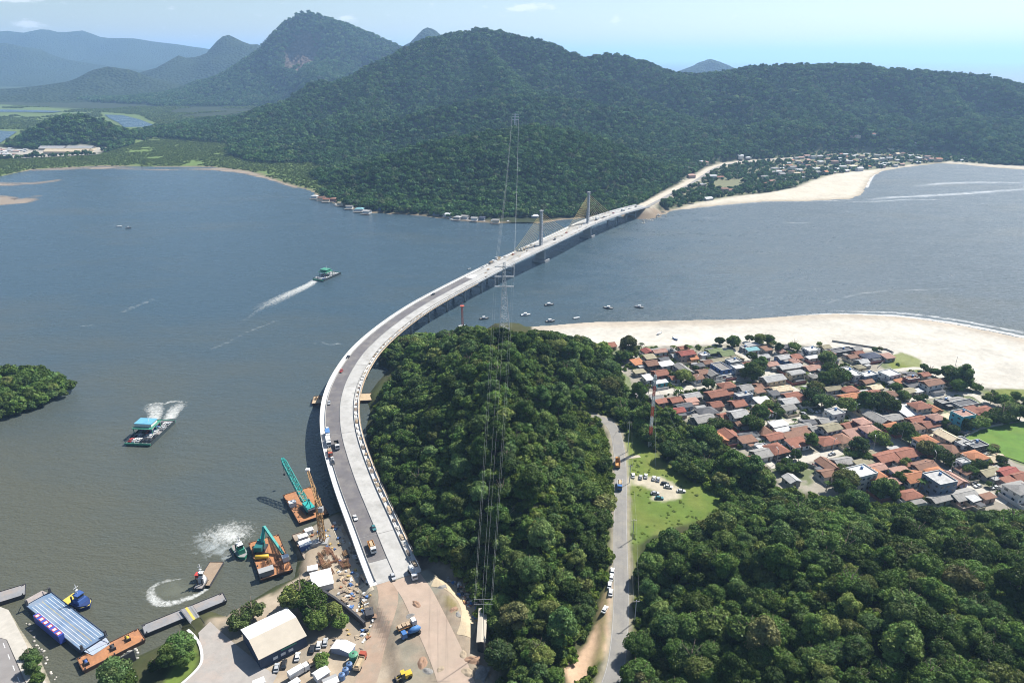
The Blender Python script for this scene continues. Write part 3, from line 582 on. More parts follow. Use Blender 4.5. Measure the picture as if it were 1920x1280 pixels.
M_MANG = mat_foliage('mangrove_leaves', [(0, (.085, .130, .030)), (.4, (.105, .155, .036)), (.8, (.125, .170, .042)), (1, (.075, .115, .034))], vmin=.8, vmax=1.25)
M_BUSH = mat_foliage('scrub_leaves', [(0, (.085, .135, .022)), (.4, (.11, .165, .026)), (.75, (.14, .185, .032)), (1, (.075, .12, .03))])
M_BARK = mat('bark', (.16, .125, .095), .9, var=.3, scale=3)
CROWNS = []; CROWN_NAMES = []
for k, (Hc, lb, fl, lf) in enumerate([(6.0, 20, .78, .62), (5.0, 16, .7, .7), (7.2, 22, .85, .6), (5.6, 24, .75, .5), (4.6, 14, .62, .75), (6.6, 18, .8, .66), (5.4, 26, .72, .52), (3.4, 11, .5, .6), (8.6, 18, .95, .62)]):
    me = crown_mesh('crown', 100 + k, 5.0, Hc, lb, 160, lf * .8, (.27, .42) if lb > 18 else (.32, .48), .5, fl); me.materials.append(M_LEAF); CROWNS.append(me)
CROWNS_PALE = []
for k in range(3):
    me = crown_mesh('pale_crown', 140 + k, 5.0, 4.0, 14, 80, .5, (.3, .42), .6, .6); me.materials.append(M_LEAF_PALE); CROWNS_PALE.append(me)
def trunk_mesh(seed, h=7.0, r=.32):
    g = random.Random(seed); mb = MB(); mb.tube([(0, 0, -1.5), (g.uniform(-.2, .2), g.uniform(-.2, .2), h * .5), (g.uniform(-.4, .4), g.uniform(-.4, .4), h * 1.15)], [r * 1.3, r, r * .55], 7)
    for k in range(5):
        a = k * 1.26 + g.uniform(-.3, .3); mb.tube([(0, 0, h * g.uniform(.55, .8)), (1.4 * math.cos(a), 1.4 * math.sin(a), h), (2.9 * math.cos(a), 2.9 * math.sin(a), h * 1.3)], [r * .5, r * .36, r * .15], 5)
    me = mb.mesh('trunk', True); me.materials.append(M_BARK); return me
TRUNKS = [trunk_mesh(k) for k in range(3)]
FARC = []
for k in range(6):
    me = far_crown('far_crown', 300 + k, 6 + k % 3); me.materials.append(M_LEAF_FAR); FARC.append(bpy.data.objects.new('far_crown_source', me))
MIDC = []
for k in range(5):
    me = crown_mesh('forest_crown', 340 + k, 5.0, 5.6 + .5 * (k % 3), 15 + k, 62, .82, (.3, .46), .45, .76); me.materials.append(M_LEAF); MIDC.append(bpy.data.objects.new('forest_crown_source', me))
MANGC = []
for k in range(3):
    me = crown_mesh('mangrove_crown', 380 + k, 5.0, 4.2, 7, 14, 1.7, (.36, .54), .4, .6); me.materials.append(M_MANG); MANGC.append(bpy.data.objects.new('mangrove_source', me))
BUSHC = []
for k in range(3):
    me = crown_mesh('bush', 390 + k, 1.6, 1.5, 7, 34, .42, (.34, .5), .6, .8); me.materials.append(M_BUSH); BUSHC.append(bpy.data.objects.new('bush_source', me))

def scatter(name, P, scale, idx, srcs, label=None, zsc=None):
    me = bpy.data.meshes.new(name); me.vertices.add(len(P)); me.vertices.foreach_set('co', np.asarray(P, np.float32).ravel())
    def att(n, t, d): a = me.attributes.new(n, t, 'POINT'); a.data.foreach_set('value' if t != 'FLOAT_VECTOR' else 'vector', d.ravel())
    sc = np.stack([scale, scale, scale * (zsc if zsc is not None else 1)], 1).astype(np.float32)
    att('sc', 'FLOAT_VECTOR', sc); att('vi', 'INT', np.asarray(idx, np.int32)); rot = np.zeros((len(P), 3), np.float32); rot[:, 2] = rng.uniform(0, 6.28, len(P)); rot[:, :2] = rng.normal(0, .09, (len(P), 2)); att('ro', 'FLOAT_VECTOR', rot)
    o = link(name, me); ng = bpy.data.node_groups.new(name, 'GeometryNodeTree'); ng.interface.new_socket('Geometry', in_out='INPUT', socket_type='NodeSocketGeometry'); ng.interface.new_socket('Geometry', in_out='OUTPUT', socket_type='NodeSocketGeometry')
    N = ng.nodes; L = ng.links; gi = N.new('NodeGroupInput'); go = N.new('NodeGroupOutput'); ip = N.new('GeometryNodeInstanceOnPoints'); jn = N.new('GeometryNodeJoinGeometry')
    for s in srcs:
        oi = N.new('GeometryNodeObjectInfo'); oi.inputs['Object'].default_value = s; oi.inputs['As Instance'].default_value = True; L.new(oi.outputs['Geometry'], jn.inputs[0])
    def na(n, t): a = N.new('GeometryNodeInputNamedAttribute'); a.data_type = t; a.inputs['Name'].default_value = n; return a.outputs[0]
    er = N.new('FunctionNodeEulerToRotation'); L.new(na('ro', 'FLOAT_VECTOR'), er.inputs[0])
    L.new(gi.outputs[0], ip.inputs['Points']); L.new(jn.outputs[0], ip.inputs['Instance']); ip.inputs['Pick Instance'].default_value = True
    L.new(na('vi', 'INT'), ip.inputs['Instance Index']); L.new(er.outputs[0], ip.inputs['Rotation']); L.new(na('sc', 'FLOAT_VECTOR'), ip.inputs['Scale']); L.new(ip.outputs[0], go.inputs[0])
    md = o.modifiers.new('scatter', 'NODES'); md.node_group = ng; tag(o, kind='stuff')
    if label: o['label'] = label
    return o

# ---- near forest: where crowns stand (outline of the wood as seen from above the bay)
WOOD_HILL = [(722, 648), (742, 630), (795, 625), (868, 618), (950, 616), (1030, 621), (1090, 634), (1140, 652), (1178, 676), (1194, 712), (1190, 738), (1215, 752), (1250, 766), (1300, 796), (1340, 812), (1392, 846), (1438, 880),
             (1448, 905), (1420, 930), (1372, 930), (1340, 915), (1300, 892), (1262, 868), (1262, 842), (1232, 830), (1205, 812), (1172, 798), (1150, 778), (1118, 776), (1128, 800), (1140, 830), (1146, 870), (1146, 960), (1144, 1040), (1136, 1075), (1112, 1150),
             (1085, 1190), (1070, 1260), (1010, 1300), (945, 1300), (925, 1240), (912, 1170), (890, 1110), (850, 1072), (806, 1040), (775, 1000), (735, 930), (706, 870), (700, 820), (700, 790), (705, 755), (722, 715), (750, 690), (722, 672)]
WOOD_RIGHT = [(1188, 1210), (1196, 1140), (1200, 1055), (1215, 1015), (1262, 995), (1330, 975), (1362, 940), (1420, 928), (1460, 912), (1600, 934), (1800, 958), (1990, 955), (1990, 1400), (1080, 1400), (1075, 1280), (1120, 1228)]
def poisson(xa, xb, ya, yb, r, g):
    X, Y = np.meshgrid(np.arange(xa, xb, r), np.arange(ya, yb, r * .87)); X[1::2] += r / 2; X = X.ravel() + g.uniform(-.36, .36, X.size) * r; Y = Y.ravel() + g.uniform(-.36, .36, Y.size) * r; return X, Y
TX, TY = poisson(-110, 330, 100, 570, 5.1, rng)
TZ = near_height(TX, TY); TS = rng.choice([.36, .48, .62, .82, 1.15], TX.size, p=[.22, .28, .26, .17, .07]) * rng.uniform(.9, 1.1, TX.size)
TREE_LIFT = 3.4
def in_view_poly(poly, X, Y, Z): a, b = pr(X, Y, Z); return inside(poly, a, b)
TOPZ = TZ + TREE_LIFT + 4.5 * TS
okk = (in_view_poly(WOOD_HILL, TX, TY, TOPZ) | in_view_poly(WOOD_RIGHT, TX, TY, TOPZ)) & (TZ > 1.4)
dr, _, _ = dist_line(ROAD, TX, TY, False); okk &= dr > 7.5
okk &= (sdist(CLEARING, TX, TY) < 1.0) & (sdist(YARD, TX, TY) < -1) & (sdist(DIRT_STRIP, TX, TY) < -2) & (sdist(TOWN, TX, TY) < 0)
cliff = gp(1085, 790, 20); okk &= ~((np.hypot(TX - cliff.x, TY - cliff.y) < 9) & (rng.random(TX.size) < .6))
SCRUB_PX = [(1092, 795), (1122, 803), (1138, 835), (1146, 885), (1146, 960), (1122, 945), (1095, 900), (1080, 850)]
ROCK_PX = [(1066, 768), (1086, 772), (1102, 795), (1104, 818), (1090, 815), (1078, 798), (1066, 785)]
okk &= ~(in_view_poly(SCRUB_PX, TX, TY, TZ + 3) & (rng.random(TX.size) < .75)) & ~in_view_poly(ROCK_PX, TX, TY, TOPZ) & ~in_view_poly(ROCK_PX, TX, TY, TZ + 1)
TX, TY, TZ, TS = TX[okk], TY[okk], TZ[okk], TS[okk]
size = TS / np.hypot(TY, TZ - CAM_H); pa, pb = pr(TX, TY, TZ + 8); vis = (pa > -20) & (pa < 1940) & (pb < 1300)
order = np.argsort(-size * np.where(vis, 1, .01)); single = order[:300]; rest = order[300:]
KIND = ['rounded', 'spreading', 'tall domed', 'fine-leaved', 'low flat-topped', 'bushy', 'dense many-lobed', 'umbrella-shaped', 'narrow upright']
for n, k in enumerate(single):
    v = int(rng.integers(len(CROWNS))); x, y, z, s = float(TX[k]), float(TY[k]), float(TZ[k]), float(TS[k])
    a, b = pr(x, y, z); right = a > 1165
    def dto(P): return float(abs(sdist(P, np.array([x]), np.array([y]))[0]))
    dr1 = float(dist_line(ROAD, np.array([x]), np.array([y]), False)[0][0])
    if dr1 < 17: where = 'beside the country road, ' + ('grass side' if right else 'hill side')
    elif dto(CLEARING) < 16: where = 'at the rim of the grass clearing'
    elif dto(YARD) < 16: where = 'at the foot of the hill by the yard'
    elif dto(TOWN) < 18: where = 'at the town edge of the wood'
    elif right: where = 'on the slope facing the town' if y > 235 else ('high on the slope east of the country road' if z > 24 else 'low on the slope east of the country road')
    else: where = 'high on the hill by the power tower' if z > 27 else ('on the hill flank towards the bridge' if x < 0 else 'on the hill flank towards the road')
    e = empty('forest_tree', (x, y, z), float(rng.uniform(0, 6.28)), f'{KIND[v]} {"tall " if s > .8 and "tall" not in KIND[v] else ("small " if s < .46 else "")}green forest tree {where}', 'tree', f'{KIND[v]} forest trees {where}')
    e.scale = (s, s, s * float(rng.uniform(.9, 1.15)))
    c = link('crown', CROWNS[v], e, None, (0, 0, TREE_LIFT)); link('trunk', TRUNKS[v % 3], e)
scatter('forest', np.stack([TX[rest], TY[rest], TZ[rest] + TREE_LIFT * TS[rest]], 1), TS[rest], rng.integers(0, 5, len(rest)), MIDC)
# undergrowth that fills the wood
UX, UY = poisson(-112, 330, 100, 570, 4.2, rng); UZ = near_height(UX, UY); k = (in_view_poly(WOOD_HILL, UX, UY, UZ + 3) | in_view_poly(WOOD_RIGHT, UX, UY, UZ + 3)) & (UZ > .9)
dr, _, _ = dist_line(ROAD, UX, UY, False); k &= (dr > 5.2) & (sdist(YARD, UX, UY) < 0) & (sdist(DIRT_STRIP, UX, UY) < -1) & (sdist(CLEARING, UX, UY) < 3) & (sdist(TOWN, UX, UY) < 1)
US = rng.uniform(.9, 2.2, UX.size); scatter('undergrowth', np.stack([UX, UY, UZ - .2], 1)[k], US[k], rng.integers(0, 3, k.sum()), BUSHC)
GXc, GYc = poisson(40, 150, 260, 420, 1.5, rng); GZc = near_height(GXc, GYc); k = (sdist(CLEARING, GXc, GYc) > .5) & (sdist(PARKING, GXc, GYc) < -1.0) & (dist_line(ROAD, GXc, GYc, False)[0] > 4.2) & (rng.random(GXc.size) < .02 + .22 * (fbm(GXc, GYc, 12, 3, 55) > .15))
scatter('grass_tufts', np.stack([GXc, GYc, GZc - .12], 1)[k], rng.uniform(.25, .6, k.sum()), rng.integers(0, 3, k.sum()), BUSHC, zsc=.4)
# islet wood
IX, IY = poisson(-420, -230, 330, 520, 6.2, rng); IZ = near_height(IX, IY); k = (sdist(ISLET, IX, IY) > 1.0)
IS = rng.uniform(.6, 1.15, IX.size); scatter('islet_wood', np.stack([IX, IY, IZ + 1.5], 1)[k], IS[k], rng.integers(0, 5, k.sum()), MIDC)
# ---- woods across the bay
def far_scatter(name, r, y_a, y_b, sc, srcs, cond, lift=1.5):
    X, Y = poisson(-2900, 2600, y_a, y_b, r, rng); a, b = pr(X, Y, 60.); k = (a > -160) & (a < 2080); X, Y = X[k], Y[k]
    Z = far_z(X, Y); k = cond(X, Y, Z); X, Y, Z = X[k], Y[k], Z[k]
    S = sc * rng.choice([.65, .85, 1.0, 1.25, 1.5], X.size, p=[.2, .28, .28, .16, .08]) * rng.uniform(.9, 1.1, X.size)
    scatter(name, np.stack([X, Y, Z + lift * S], 1), S, rng.integers(0, len(srcs), X.size), srcs)
RIVERS_PX = [[(185, 250), (190, 210), (262, 216), (300, 234), (275, 256), (225, 256)], [(-120, 218), (-120, 202), (130, 204), (110, 217)], [(-120, 290), (-120, 240), (45, 243), (25, 266), (0, 280)]]
def no_river(X, Y, Z):
    a, b = pr(X, Y, Z); r = np.ones(X.shape, bool)
    for P in RIVERS_PX: r &= ~(inside(P, a, b) & (Z < 6))
    return r
def wood_ok(X, Y, Z):
    d, _, _ = dist_line(FROAD[:, :2], X, Y, False); low = Z < 5
    return (sdist(FAR_SHORE, X, Y) > 5) & ~((sdist(FTOWN, X, Y) > -4)) & ~((sdist(FBEACH, X, Y) > -3)) & (d > 17) & ~(low & (sdist(MANGROVE, X, Y) > 0)) & ~(low & (sdist(PLAIN, X, Y) > 0)) & ~(sdist(INDUSTRY, X, Y) > -8) & ~(low & (Y > 2300)) & no_river(X, Y, Z)
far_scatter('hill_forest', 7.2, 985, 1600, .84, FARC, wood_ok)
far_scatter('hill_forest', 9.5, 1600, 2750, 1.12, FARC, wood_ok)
far_scatter('mangrove', 6.6, 1000, 2000, .50, MANGC, lambda X, Y, Z: (sdist(MANGROVE, X, Y) > 0) & (Z < 6) & no_river(X, Y, Z) & (sdist(FAR_SHORE, X, Y) > 3) & ~(sdist(INDUSTRY, X, Y) > -5) & (fbm(X, Y, 60, 3, 91) > -.45), -1.2)
far_scatter('mangrove', 14., 2000, 3400, 1.1, MANGC, lambda X, Y, Z: (Z < 5) & (X < -300) & (fbm(X, Y, 160, 3, 92) > .0) & no_river(X, Y, Z), -.6)
X, Y, Hm = M2G; k = (Hm > 4) & (Hm < 900); g2 = rng.integers(0, k.sum(), 34000); jx = rng.uniform(-14, 14, (34000, 2)); xa = X[k][g2] + jx[:, 0]; ya = Y[k][g2] + jx[:, 1]
sh_ = (len(np.unique(Y)), len(np.unique(X))); ux = np.unique(X); uy = np.unique(Y); HG = Hm.reshape(sh_); i = np.clip(np.searchsorted(ux, xa) - 1, 0, sh_[1] - 2); j = np.clip(np.searchsorted(uy, ya) - 1, 0, sh_[0] - 2); a = (xa - ux[i]) / 28.; b = (ya - uy[j]) / 28.
za = (HG[j, i] * (1 - a) + HG[j, i + 1] * a) * (1 - b) + (HG[j + 1, i] * (1 - a) + HG[j + 1, i + 1] * a) * b
k = (np.sqrt((xa - rk.x - 12) ** 2 + ((za - rk.z + 12) * .7) ** 2 + ((ya - rk.y - 60) * .5) ** 2) > 85 + 25 * vnoise(xa, za, 30, 4)) & (za > 2)
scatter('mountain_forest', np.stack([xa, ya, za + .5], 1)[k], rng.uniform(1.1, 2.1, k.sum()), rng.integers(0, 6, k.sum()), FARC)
# ================================================================ ROADS
M_ASPHALT = mat('asphalt', (.12, .112, .115), .9, var=.14, scale=.2, dirt=(.19, .175, .16), dirt_amt=.75)
M_ROADGREY = mat('worn_asphalt', (.205, .195, .18), .92, var=.10, scale=.3, dirt=(.27, .25, .21), dirt_amt=.6)
M_CONC = mat('pale_concrete', (.375, .365, .345), .9, var=.12, scale=.22, dirt=(.25, .24, .22), dirt_amt=.75, obvar=.06)
M_WHITECONC = mat('white_concrete', (.56, .555, .54), .85, var=.06, scale=.3, dirt=(.42, .40, .36), dirt_amt=.5)
M_PIER = mat('grey_pier_concrete', (.30, .30, .30), .9, var=.12, scale=.2, dirt=(.17, .17, .16), dirt_amt=.5)
M_PAINT = mat('white_road_paint', (.62, .62, .60), .8, var=.15, scale=.8)
M_YPAINT = mat('yellow_road_paint', (.55, .40, .08), .8, var=.15, scale=.8)
def smooth_line(P, step):
    """Catmull-Rom through the points, resampled evenly"""
    P = [Vector(p) for p in P]; Q = [P[0] * 2 - P[1]] + P + [P[-1] * 2 - P[-2]]; out = []
    for i in range(1, len(Q) - 2):
        a, b, c, d = Q[i - 1], Q[i], Q[i + 1], Q[i + 2]; n = 24
        for k in range(n):
            t = k / n; out.append(.5 * (2 * b + (c - a) * t + (2 * a - 5 * b + 4 * c - d) * t * t + (3 * b - a - 3 * c + d) * t ** 3))
    out.append(P[-1]); res = [out[0]]; acc = 0
    for i in range(1, len(out)):
        acc += (out[i] - out[i - 1]).length
        if acc >= step: res.append(out[i]); acc = 0
    if (res[-1] - out[-1]).length > step * .4: res.append(out[-1])
    return res
def frames(P):
    Fm = []
    for i in range(len(P)):
        d = P[min(i + 1, len(P) - 1)] - P[max(i - 1, 0)]; d.z = 0; d.normalize(); Fm.append((P[i], d, Vector((d.y, -d.x, 0))))   # point, forward, right
    return Fm
def sweep(mb, Fm, sec, closed=True, caps=True):
    """sec: list of (offset to the right, dz)"""
    n = len(sec); vs = [p + r * o + Vector((0, 0, z)) for p, d, r in Fm for o, z in sec]; fs = []
    for i in range(len(Fm) - 1):
        for k in range(n if closed else n - 1): fs.append((i * n + k, i * n + (k + 1) % n, (i + 1) * n + (k + 1) % n, (i + 1) * n + k))
    if closed and caps: fs += [tuple(range(n)), tuple(range((len(Fm) - 1) * n, len(Fm) * n))[::-1]]
    return mb.add(vs, fs)
def ribbon(name, pts, w, m, dz=.02, step=3, drape=False, kind='structure', offs=0.0):
    P = smooth_line(pts, step)
    nc = 9 if drape else 1; mb = MB(); sweep(mb, frames(P), [(offs - w / 2 + w * k / nc, dz) for k in range(nc + 1)], False)
    if drape: mb.v = [(x, y, ground_z(x, y) + dz) for x, y, z in mb.v]
    me = mb.mesh(name); bm = bmesh.new(); bm.from_mesh(me)
    for f in bm.faces:
        f.normal_update()
        if f.normal.z < 0: f.normal_flip()
    bm.to_mesh(me); bm.free(); o = link(name, me, None, m); tag(o, kind=kind); return o
ribbon('road', [gp(a, b, ROAD_Z) for a, b in ROAD_PX], ROAD_W, M_ROADGREY, .06)
rp_ = [gp(a, b, ROAD_Z) for a, b in ROAD_PX]
for s_ in (-1, 1): ribbon('road_edge_line', rp_, .12, M_CONC, .066, offs=s_ * 2.9)
ribbon('path', [gp(1172, 860, 5.6), gp(1186, 857, 5.6), gp(1200, 855, 5.6)], 2.6, mat('sandy_path', (.40, .35, .27), .95, var=.15), .12, drape=True)

# ================================================================ BRIDGE
BPX = [(742, 1085, 6.2), (720, 1035, 6.8), (700, 985, 7.6), (665, 900, 9.0), (641, 822, 10.2), (636, 770, 11), (643, 730, 11.3), (660, 693, 11.7), (690, 652, 12.2), (738, 610, 12.8), (792, 573, 13.5), (850, 541, 14.3),
       (900, 515, 15.2), (950, 490, 16.4), (1016, 459, 18), (1060, 438, 18.2), (1102, 418, 17.6), (1150, 401, 15.6), (1185, 391, 13.4), (1206, 386, 12.0)]
BL = smooth_line([gp(*p) for p in BPX], 3.0)
# even out the curve
for _ in range(10):
    BL = [BL[0]] + [(BL[i - 1] + BL[i] * 2 + BL[i + 1]) / 4 for i in range(1, len(BL) - 1)] + [BL[-1]]
BF = frames(BL); ARC = [0.0]
for i in range(1, len(BL)): ARC.append(ARC[-1] + (BL[i] - BL[i - 1]).length)
BLEN = ARC[-1]; HW = 11.3
def b_at(s):
    i = max(0, min(len(ARC) - 2, int(np.searchsorted(ARC, s)) - 1)); t = (s - ARC[i]) / (ARC[i + 1] - ARC[i])
    return BF[i][0].lerp(BF[i + 1][0], t), BF[i][1].lerp(BF[i + 1][1], t).normalized(), BF[i][2].lerp(BF[i + 1][2], t).normalized()
def b_seg(s0, s1, n=None):
    n = n or max(2, int((s1 - s0) / 3) + 1); return [b_at(s0 + (s1 - s0) * k / n) for k in range(n + 1)]
def b_pos(s, o, dz=0.0): p, d, r = b_at(s); return p + r * o + Vector((0, 0, dz))
def s_of(px, py):
    best = min(range(len(BL)), key=lambda i: (lambda q: (q[0] - px) ** 2 + (q[1] - py) ** 2)(pr(*BL[i]))); return ARC[best]
bridge = empty('bridge', BL[0], 0, 'long curved concrete bridge with two cable-stayed masts over the bay', 'bridge'); bridge.location = (0, 0, 0)
mb = MB(); sweep(mb, b_seg(0, BLEN), [(-HW, -.02), (-HW, -.55), (-8.2, -.95), (8.2, -.95), (HW, -.55), (HW, -.02)]); mb.build('deck', M_WHITECONC, bridge)
for o in (-7.4, -2.5, 2.5, 7.4):
    mb = MB(); sweep(mb, b_seg(1, BLEN - 1), [(o - .45, -.96), (o - .3, -1.9), (o + .3, -1.9), (o + .45, -.96)]); mb.build('girder', M_PIER, bridge)
# running surfaces, laid in slabs with joints
S_ASPH = s_of(884, 524)
mb = MB(); sweep(mb, b_seg(14, S_ASPH), [(-7.9, .05), (-7.9, .0), (.1, .0), (.1, .05)]); mb.build('asphalt_lane', M_ASPHALT, bridge)
mb = MB(); sweep(mb, b_seg(0, 13.8), [(-7.9, .04), (-7.9, .0), (.1, .0), (.1, .04)]); mb.build('approach_slab', M_CONC, bridge)
k = 0; s = 0.0
while s < BLEN - 5:
    e = min(s + 31.8, BLEN); o_ = MB(); sweep(o_, b_seg(s, e - .35), [(.45, .06), (.45, .0), (8.3, .0), (8.3, .06)]); o_.build('concrete_slab', M_CONC, bridge)
    if s > S_ASPH: o_ = MB(); sweep(o_, b_seg(s, e - .35), [(-7.9, .045), (-7.9, .0), (.1, .0), (.1, .045)]); o_.build('concrete_slab', M_CONC, bridge)
    s += 31.8
for o, h, w in ((-HW + .14, 1.15, .24), (HW - .14, 1.05, .22)):
    mb = MB(); sweep(mb, b_seg(0, BLEN), [(o - w / 2, -.5), (o - w / 2, h), (o + w / 2, h), (o + w / 2, -.02)]); mb.build('parapet', M_WHITECONC, bridge)
for o, h, w in ((-8.15, .85, .42), (8.6, .80, .40), (.28, .35, .28)):
    mb = MB(); sweep(mb, b_seg(2, BLEN - 2), [(o - w / 2, -.01), (o - w * .22, h), (o + w * .22, h), (o + w / 2, -.01)]); mb.build('barrier', M_CONC if abs(o) > 1 else M_PIER, bridge)
mb = MB(); sweep(mb, b_seg(2, BLEN - 2), [(-11.0, .12), (-11.0, .0), (-8.4, .0), (-8.4, .12)]); mb.build('walkway', M_WHITECONC, bridge)
M_TIMBER = mat('formwork_timber', (.36, .27, .18), .9, var=.3, scale=1.2, obvar=.25)
M_RAIL = mat('scaffold_rail', (.18, .17, .16), .7, var=.2)
mb = MB()
for o in (9.3, 11.9): sweep(mb, b_seg(4, S_ASPH * .98), [(o - .06, 1.0), (o - .06, 1.12), (o + .06, 1.12), (o + .06, 1.0)])
for s in np.arange(5, S_ASPH * .98, 6.0):
    for o in (9.3, 11.9): mb.bar(b_pos(s, o, -.4), b_pos(s, o, 1.05), .12)
mb.build('scaffold_rail', M_RAIL, bridge)
mb = MB(); sweep(mb, b_seg(4, S_ASPH * .98), [(11.32, -.5), (11.32, -.6), (12.1, -.6), (12.1, -.5)]); mb.build('scaffold_walkway', M_TIMBER, bridge)
# expansion joints
for s in np.arange(31.8, BLEN - 8, 95.4):
    mb = MB(); sweep(mb, b_seg(s - .42, s - .02, 1), [(-7.85, .072), (-7.85, .0), (8.25, .0), (8.25, .072)]); mb.build('expansion_joint', M_RAIL, bridge)
# piers
S_T1, S_T2 = s_of(1016, 459), s_of(1102, 418)
def pier(s, base=-1.0):
    p, d, r = b_at(s); par = bpy.data.objects.new('pier', None); COL.objects.link(par); par.parent = bridge; top = p.z - 1.9
    pm = MB(); c0 = p - r * 9.2; c1 = p + r * 9.2
    pm.bar(Vector((c0.x, c0.y, top - .9)), Vector((c1.x, c1.y, top - .9)), 1.9, 1.7); pm.build('cap_beam', M_PIER, par)
    for o in (-6.2, 6.2):
        q = p + r * o; cm = MB(); cm.tube([(q.x, q.y, base), (q.x, q.y, top - 1.75)], .95, 12); cm.build('column', M_PIER, par, True)
    if p.z > 9.5:
        tb = MB(); a = p - r * 6.2; b = p + r * 6.2; zz = top * .42; tb.bar((a.x, a.y, zz), (b.x, b.y, zz), 1.1, 1.3); tb.build('tie_beam', M_PIER, par)
s = 12.0
while s < BLEN - 6:
    if abs(s - S_T1) > 44 and abs(s - S_T2) > 44 and not (S_T1 < s < S_T2): pier(s)
    s += 30.5
# cable-stayed part
M_STAY = mat('yellow_stay_sheath', (.62, .45, .16), .5, var=.05)
M_PYLON = mat('pylon_concrete', (.36, .37, .38), .88, var=.10, scale=.35, dirt=(.22, .23, .24), dirt_amt=.6)
for s in (S_T1, S_T2):
    p, d, r = b_at(s); py = bpy.data.objects.new('pylon', None); COL.objects.link(py); py.parent = bridge
    rot = Matrix.Translation(Vector((p.x, p.y, 0))) @ Matrix(((r.x, d.x, 0, 0), (r.y, d.y, 0, 0), (0, 0, 1, 0), (0, 0, 0, 1)))
    def put(mb, name, m): o = mb.build(name, m, py); o.matrix_local = rot; return o
    put(MB().prism([(-8.5, -5), (-5, -7.5), (5, -7.5), (8.5, -5), (8.5, 5), (5, 7.5), (-5, 7.5), (-8.5, 5)], -1.2, 2.6), 'pile_cap', M_PIER)
    put(MB().prism([(-5.6, -2.6), (5.6, -2.6), (5.6, 2.6), (-5.6, 2.6)], 2.6, p.z - 1.92, [(-4.4, -2.0), (4.4, -2.0), (4.4, 2.0), (-4.4, 2.0)]), 'main_pier', M_PIER)
    H_ = 38.0; mb = MB()
    for sx in (-1, 1): mb.prism([(sx * .7 - .55 + (0 if sx < 0 else 0), -1.9), (sx * .7 + .55, -1.9), (sx * .7 + .55, 1.9), (sx * .7 - .55, 1.9)], p.z + .09, p.z + H_, [(sx * .62 - .5, -1.5), (sx * .62 + .5, -1.5), (sx * .62 + .5, 1.5), (sx * .62 - .5, 1.5)])
    put(mb, 'mast', M_PYLON)
    for k in range(11): put(MB().box(-1.62, 1.62, -1.98 + .03 * k, 1.98 - .03 * k, p.z + 5 + 3.1 * k, p.z + 5.35 + 3.1 * k), 'form_ring', M_PIER)
    put(MB().box(-1.9, 1.9, -2.2, 2.2, p.z + H_ + .004, p.z + H_ + .6), 'mast_head', M_PIER)
    for k in range(9):
        for sg in (-1, 1):
            a = Vector((p.x, p.y, p.z + H_ - 2.5 - 1.9 * k)); b = b_pos(s + sg * (72 - 6.6 * k), .28, .3)
            cb = MB(); cb.tube([a + d * (sg * 1.7), a.lerp(b, .5) - Vector((0, 0, .25)), b], .12, 5); cb.build('stay_cable', M_STAY, bridge)
# far landfall: rock toe under the far abutment, road on the far bank
M_ROCK = mat('dumped_rock', (.30, .255, .21), .95, var=.3, scale=.8, obvar=.3)
ribbon('road', [Vector(p) for p in FROAD], 17, mat('graded_sand', (.42, .37, .295), .95, var=.14, scale=.1), .06)
ribbon('road', [Vector(p) for p in FROAD], 6.5, M_ROADGREY, .10, offs=5.5)
# ================================================================ TOWN
ROOFC = {'o': ('bright orange', (.37, .155, .075)), 'r': ('red tile', (.235, .098, .064)), 'b': ('brown tile', (.20, .108, .072)), 'd': ('dark red', (.235, .065, .05)), 'k': ('pinkish', (.345, .20, .155)),
         'g': ('grey', (.235, .225, .21)), 'l': ('light grey', (.345, .34, .33)), 'x': ('dark grey', (.105, .105, .11)), 'w': ('white', (.50, .50, .49)), 'c': ('cream', (.50, .41, .28)),
         'n': ('green', (.155, .195, .085)), 'v': ('olive', (.26, .23, .15)), 'y': ('navy', (.06, .07, .105)), 't': ('turquoise', (.18, .36, .38))}
WALLC = {'w': ('white', (.58, .57, .55)), 'c': ('cream', (.50, .43, .32)), 'g': ('grey', (.32, .315, .31)), 'b': ('blue', (.10, .17, .36)), 'k': ('pinkish', (.42, .30, .26)), 'v': ('violet', (.27, .25, .38)),
         'o': ('orange', (.46, .24, .12)), 't': ('turquoise', (.10, .38, .44)), 'x': ('dark', (.09, .085, .085)), 'd': ('maroon', (.24, .10, .09)), 's': ('slate blue', (.21, .25, .32))}
def mat_roof(key):
    nm, c = ROOFC[key]; tile = key in 'orbdk'
    m = mat('roof_' + nm.replace(' ', '_'), c, .85, var=.20, scale=.8, obvar=.16, dirt=tuple(x * .45 for x in c), dirt_amt=.55 if key not in 'w' else .25)
    if 'tiled' not in m:
        N, L = m.node_tree.nodes, m.node_tree.links; b = N['Principled BSDF']; tc = N.new('ShaderNodeTexCoord'); w = N.new('ShaderNodeTexWave'); w.inputs['Scale'].default_value = 1.1 if tile else .9; w.inputs['Distortion'].default_value = .4
        w.bands_direction = 'X'; L.new(tc.outputs['Object'], w.inputs['Vector']); bp = N.new('ShaderNodeBump'); bp.inputs['Strength'].default_value = .55; bp.inputs['Distance'].default_value = .08; L.new(w.outputs['Fac'], bp.inputs['Height']); L.new(bp.outputs['Normal'], b.inputs['Normal']); m['tiled'] = 1
    return m
def mat_wall(key): nm, c = WALLC[key]; return mat('wall_' + nm.replace(' ', '_'), c, .9, var=.08, scale=.5, obvar=.12, dirt=tuple(x * .55 for x in c), dirt_amt=.35)
M_GLASS = mat('window_glass', (.035, .045, .055), .12, var=.2, spec=.6)
M_DOOR = mat('door_wood', (.16, .10, .06), .7, var=.2, obvar=.3)
M_FRAME = mat('window_frame_white', (.5, .5, .48), .7)
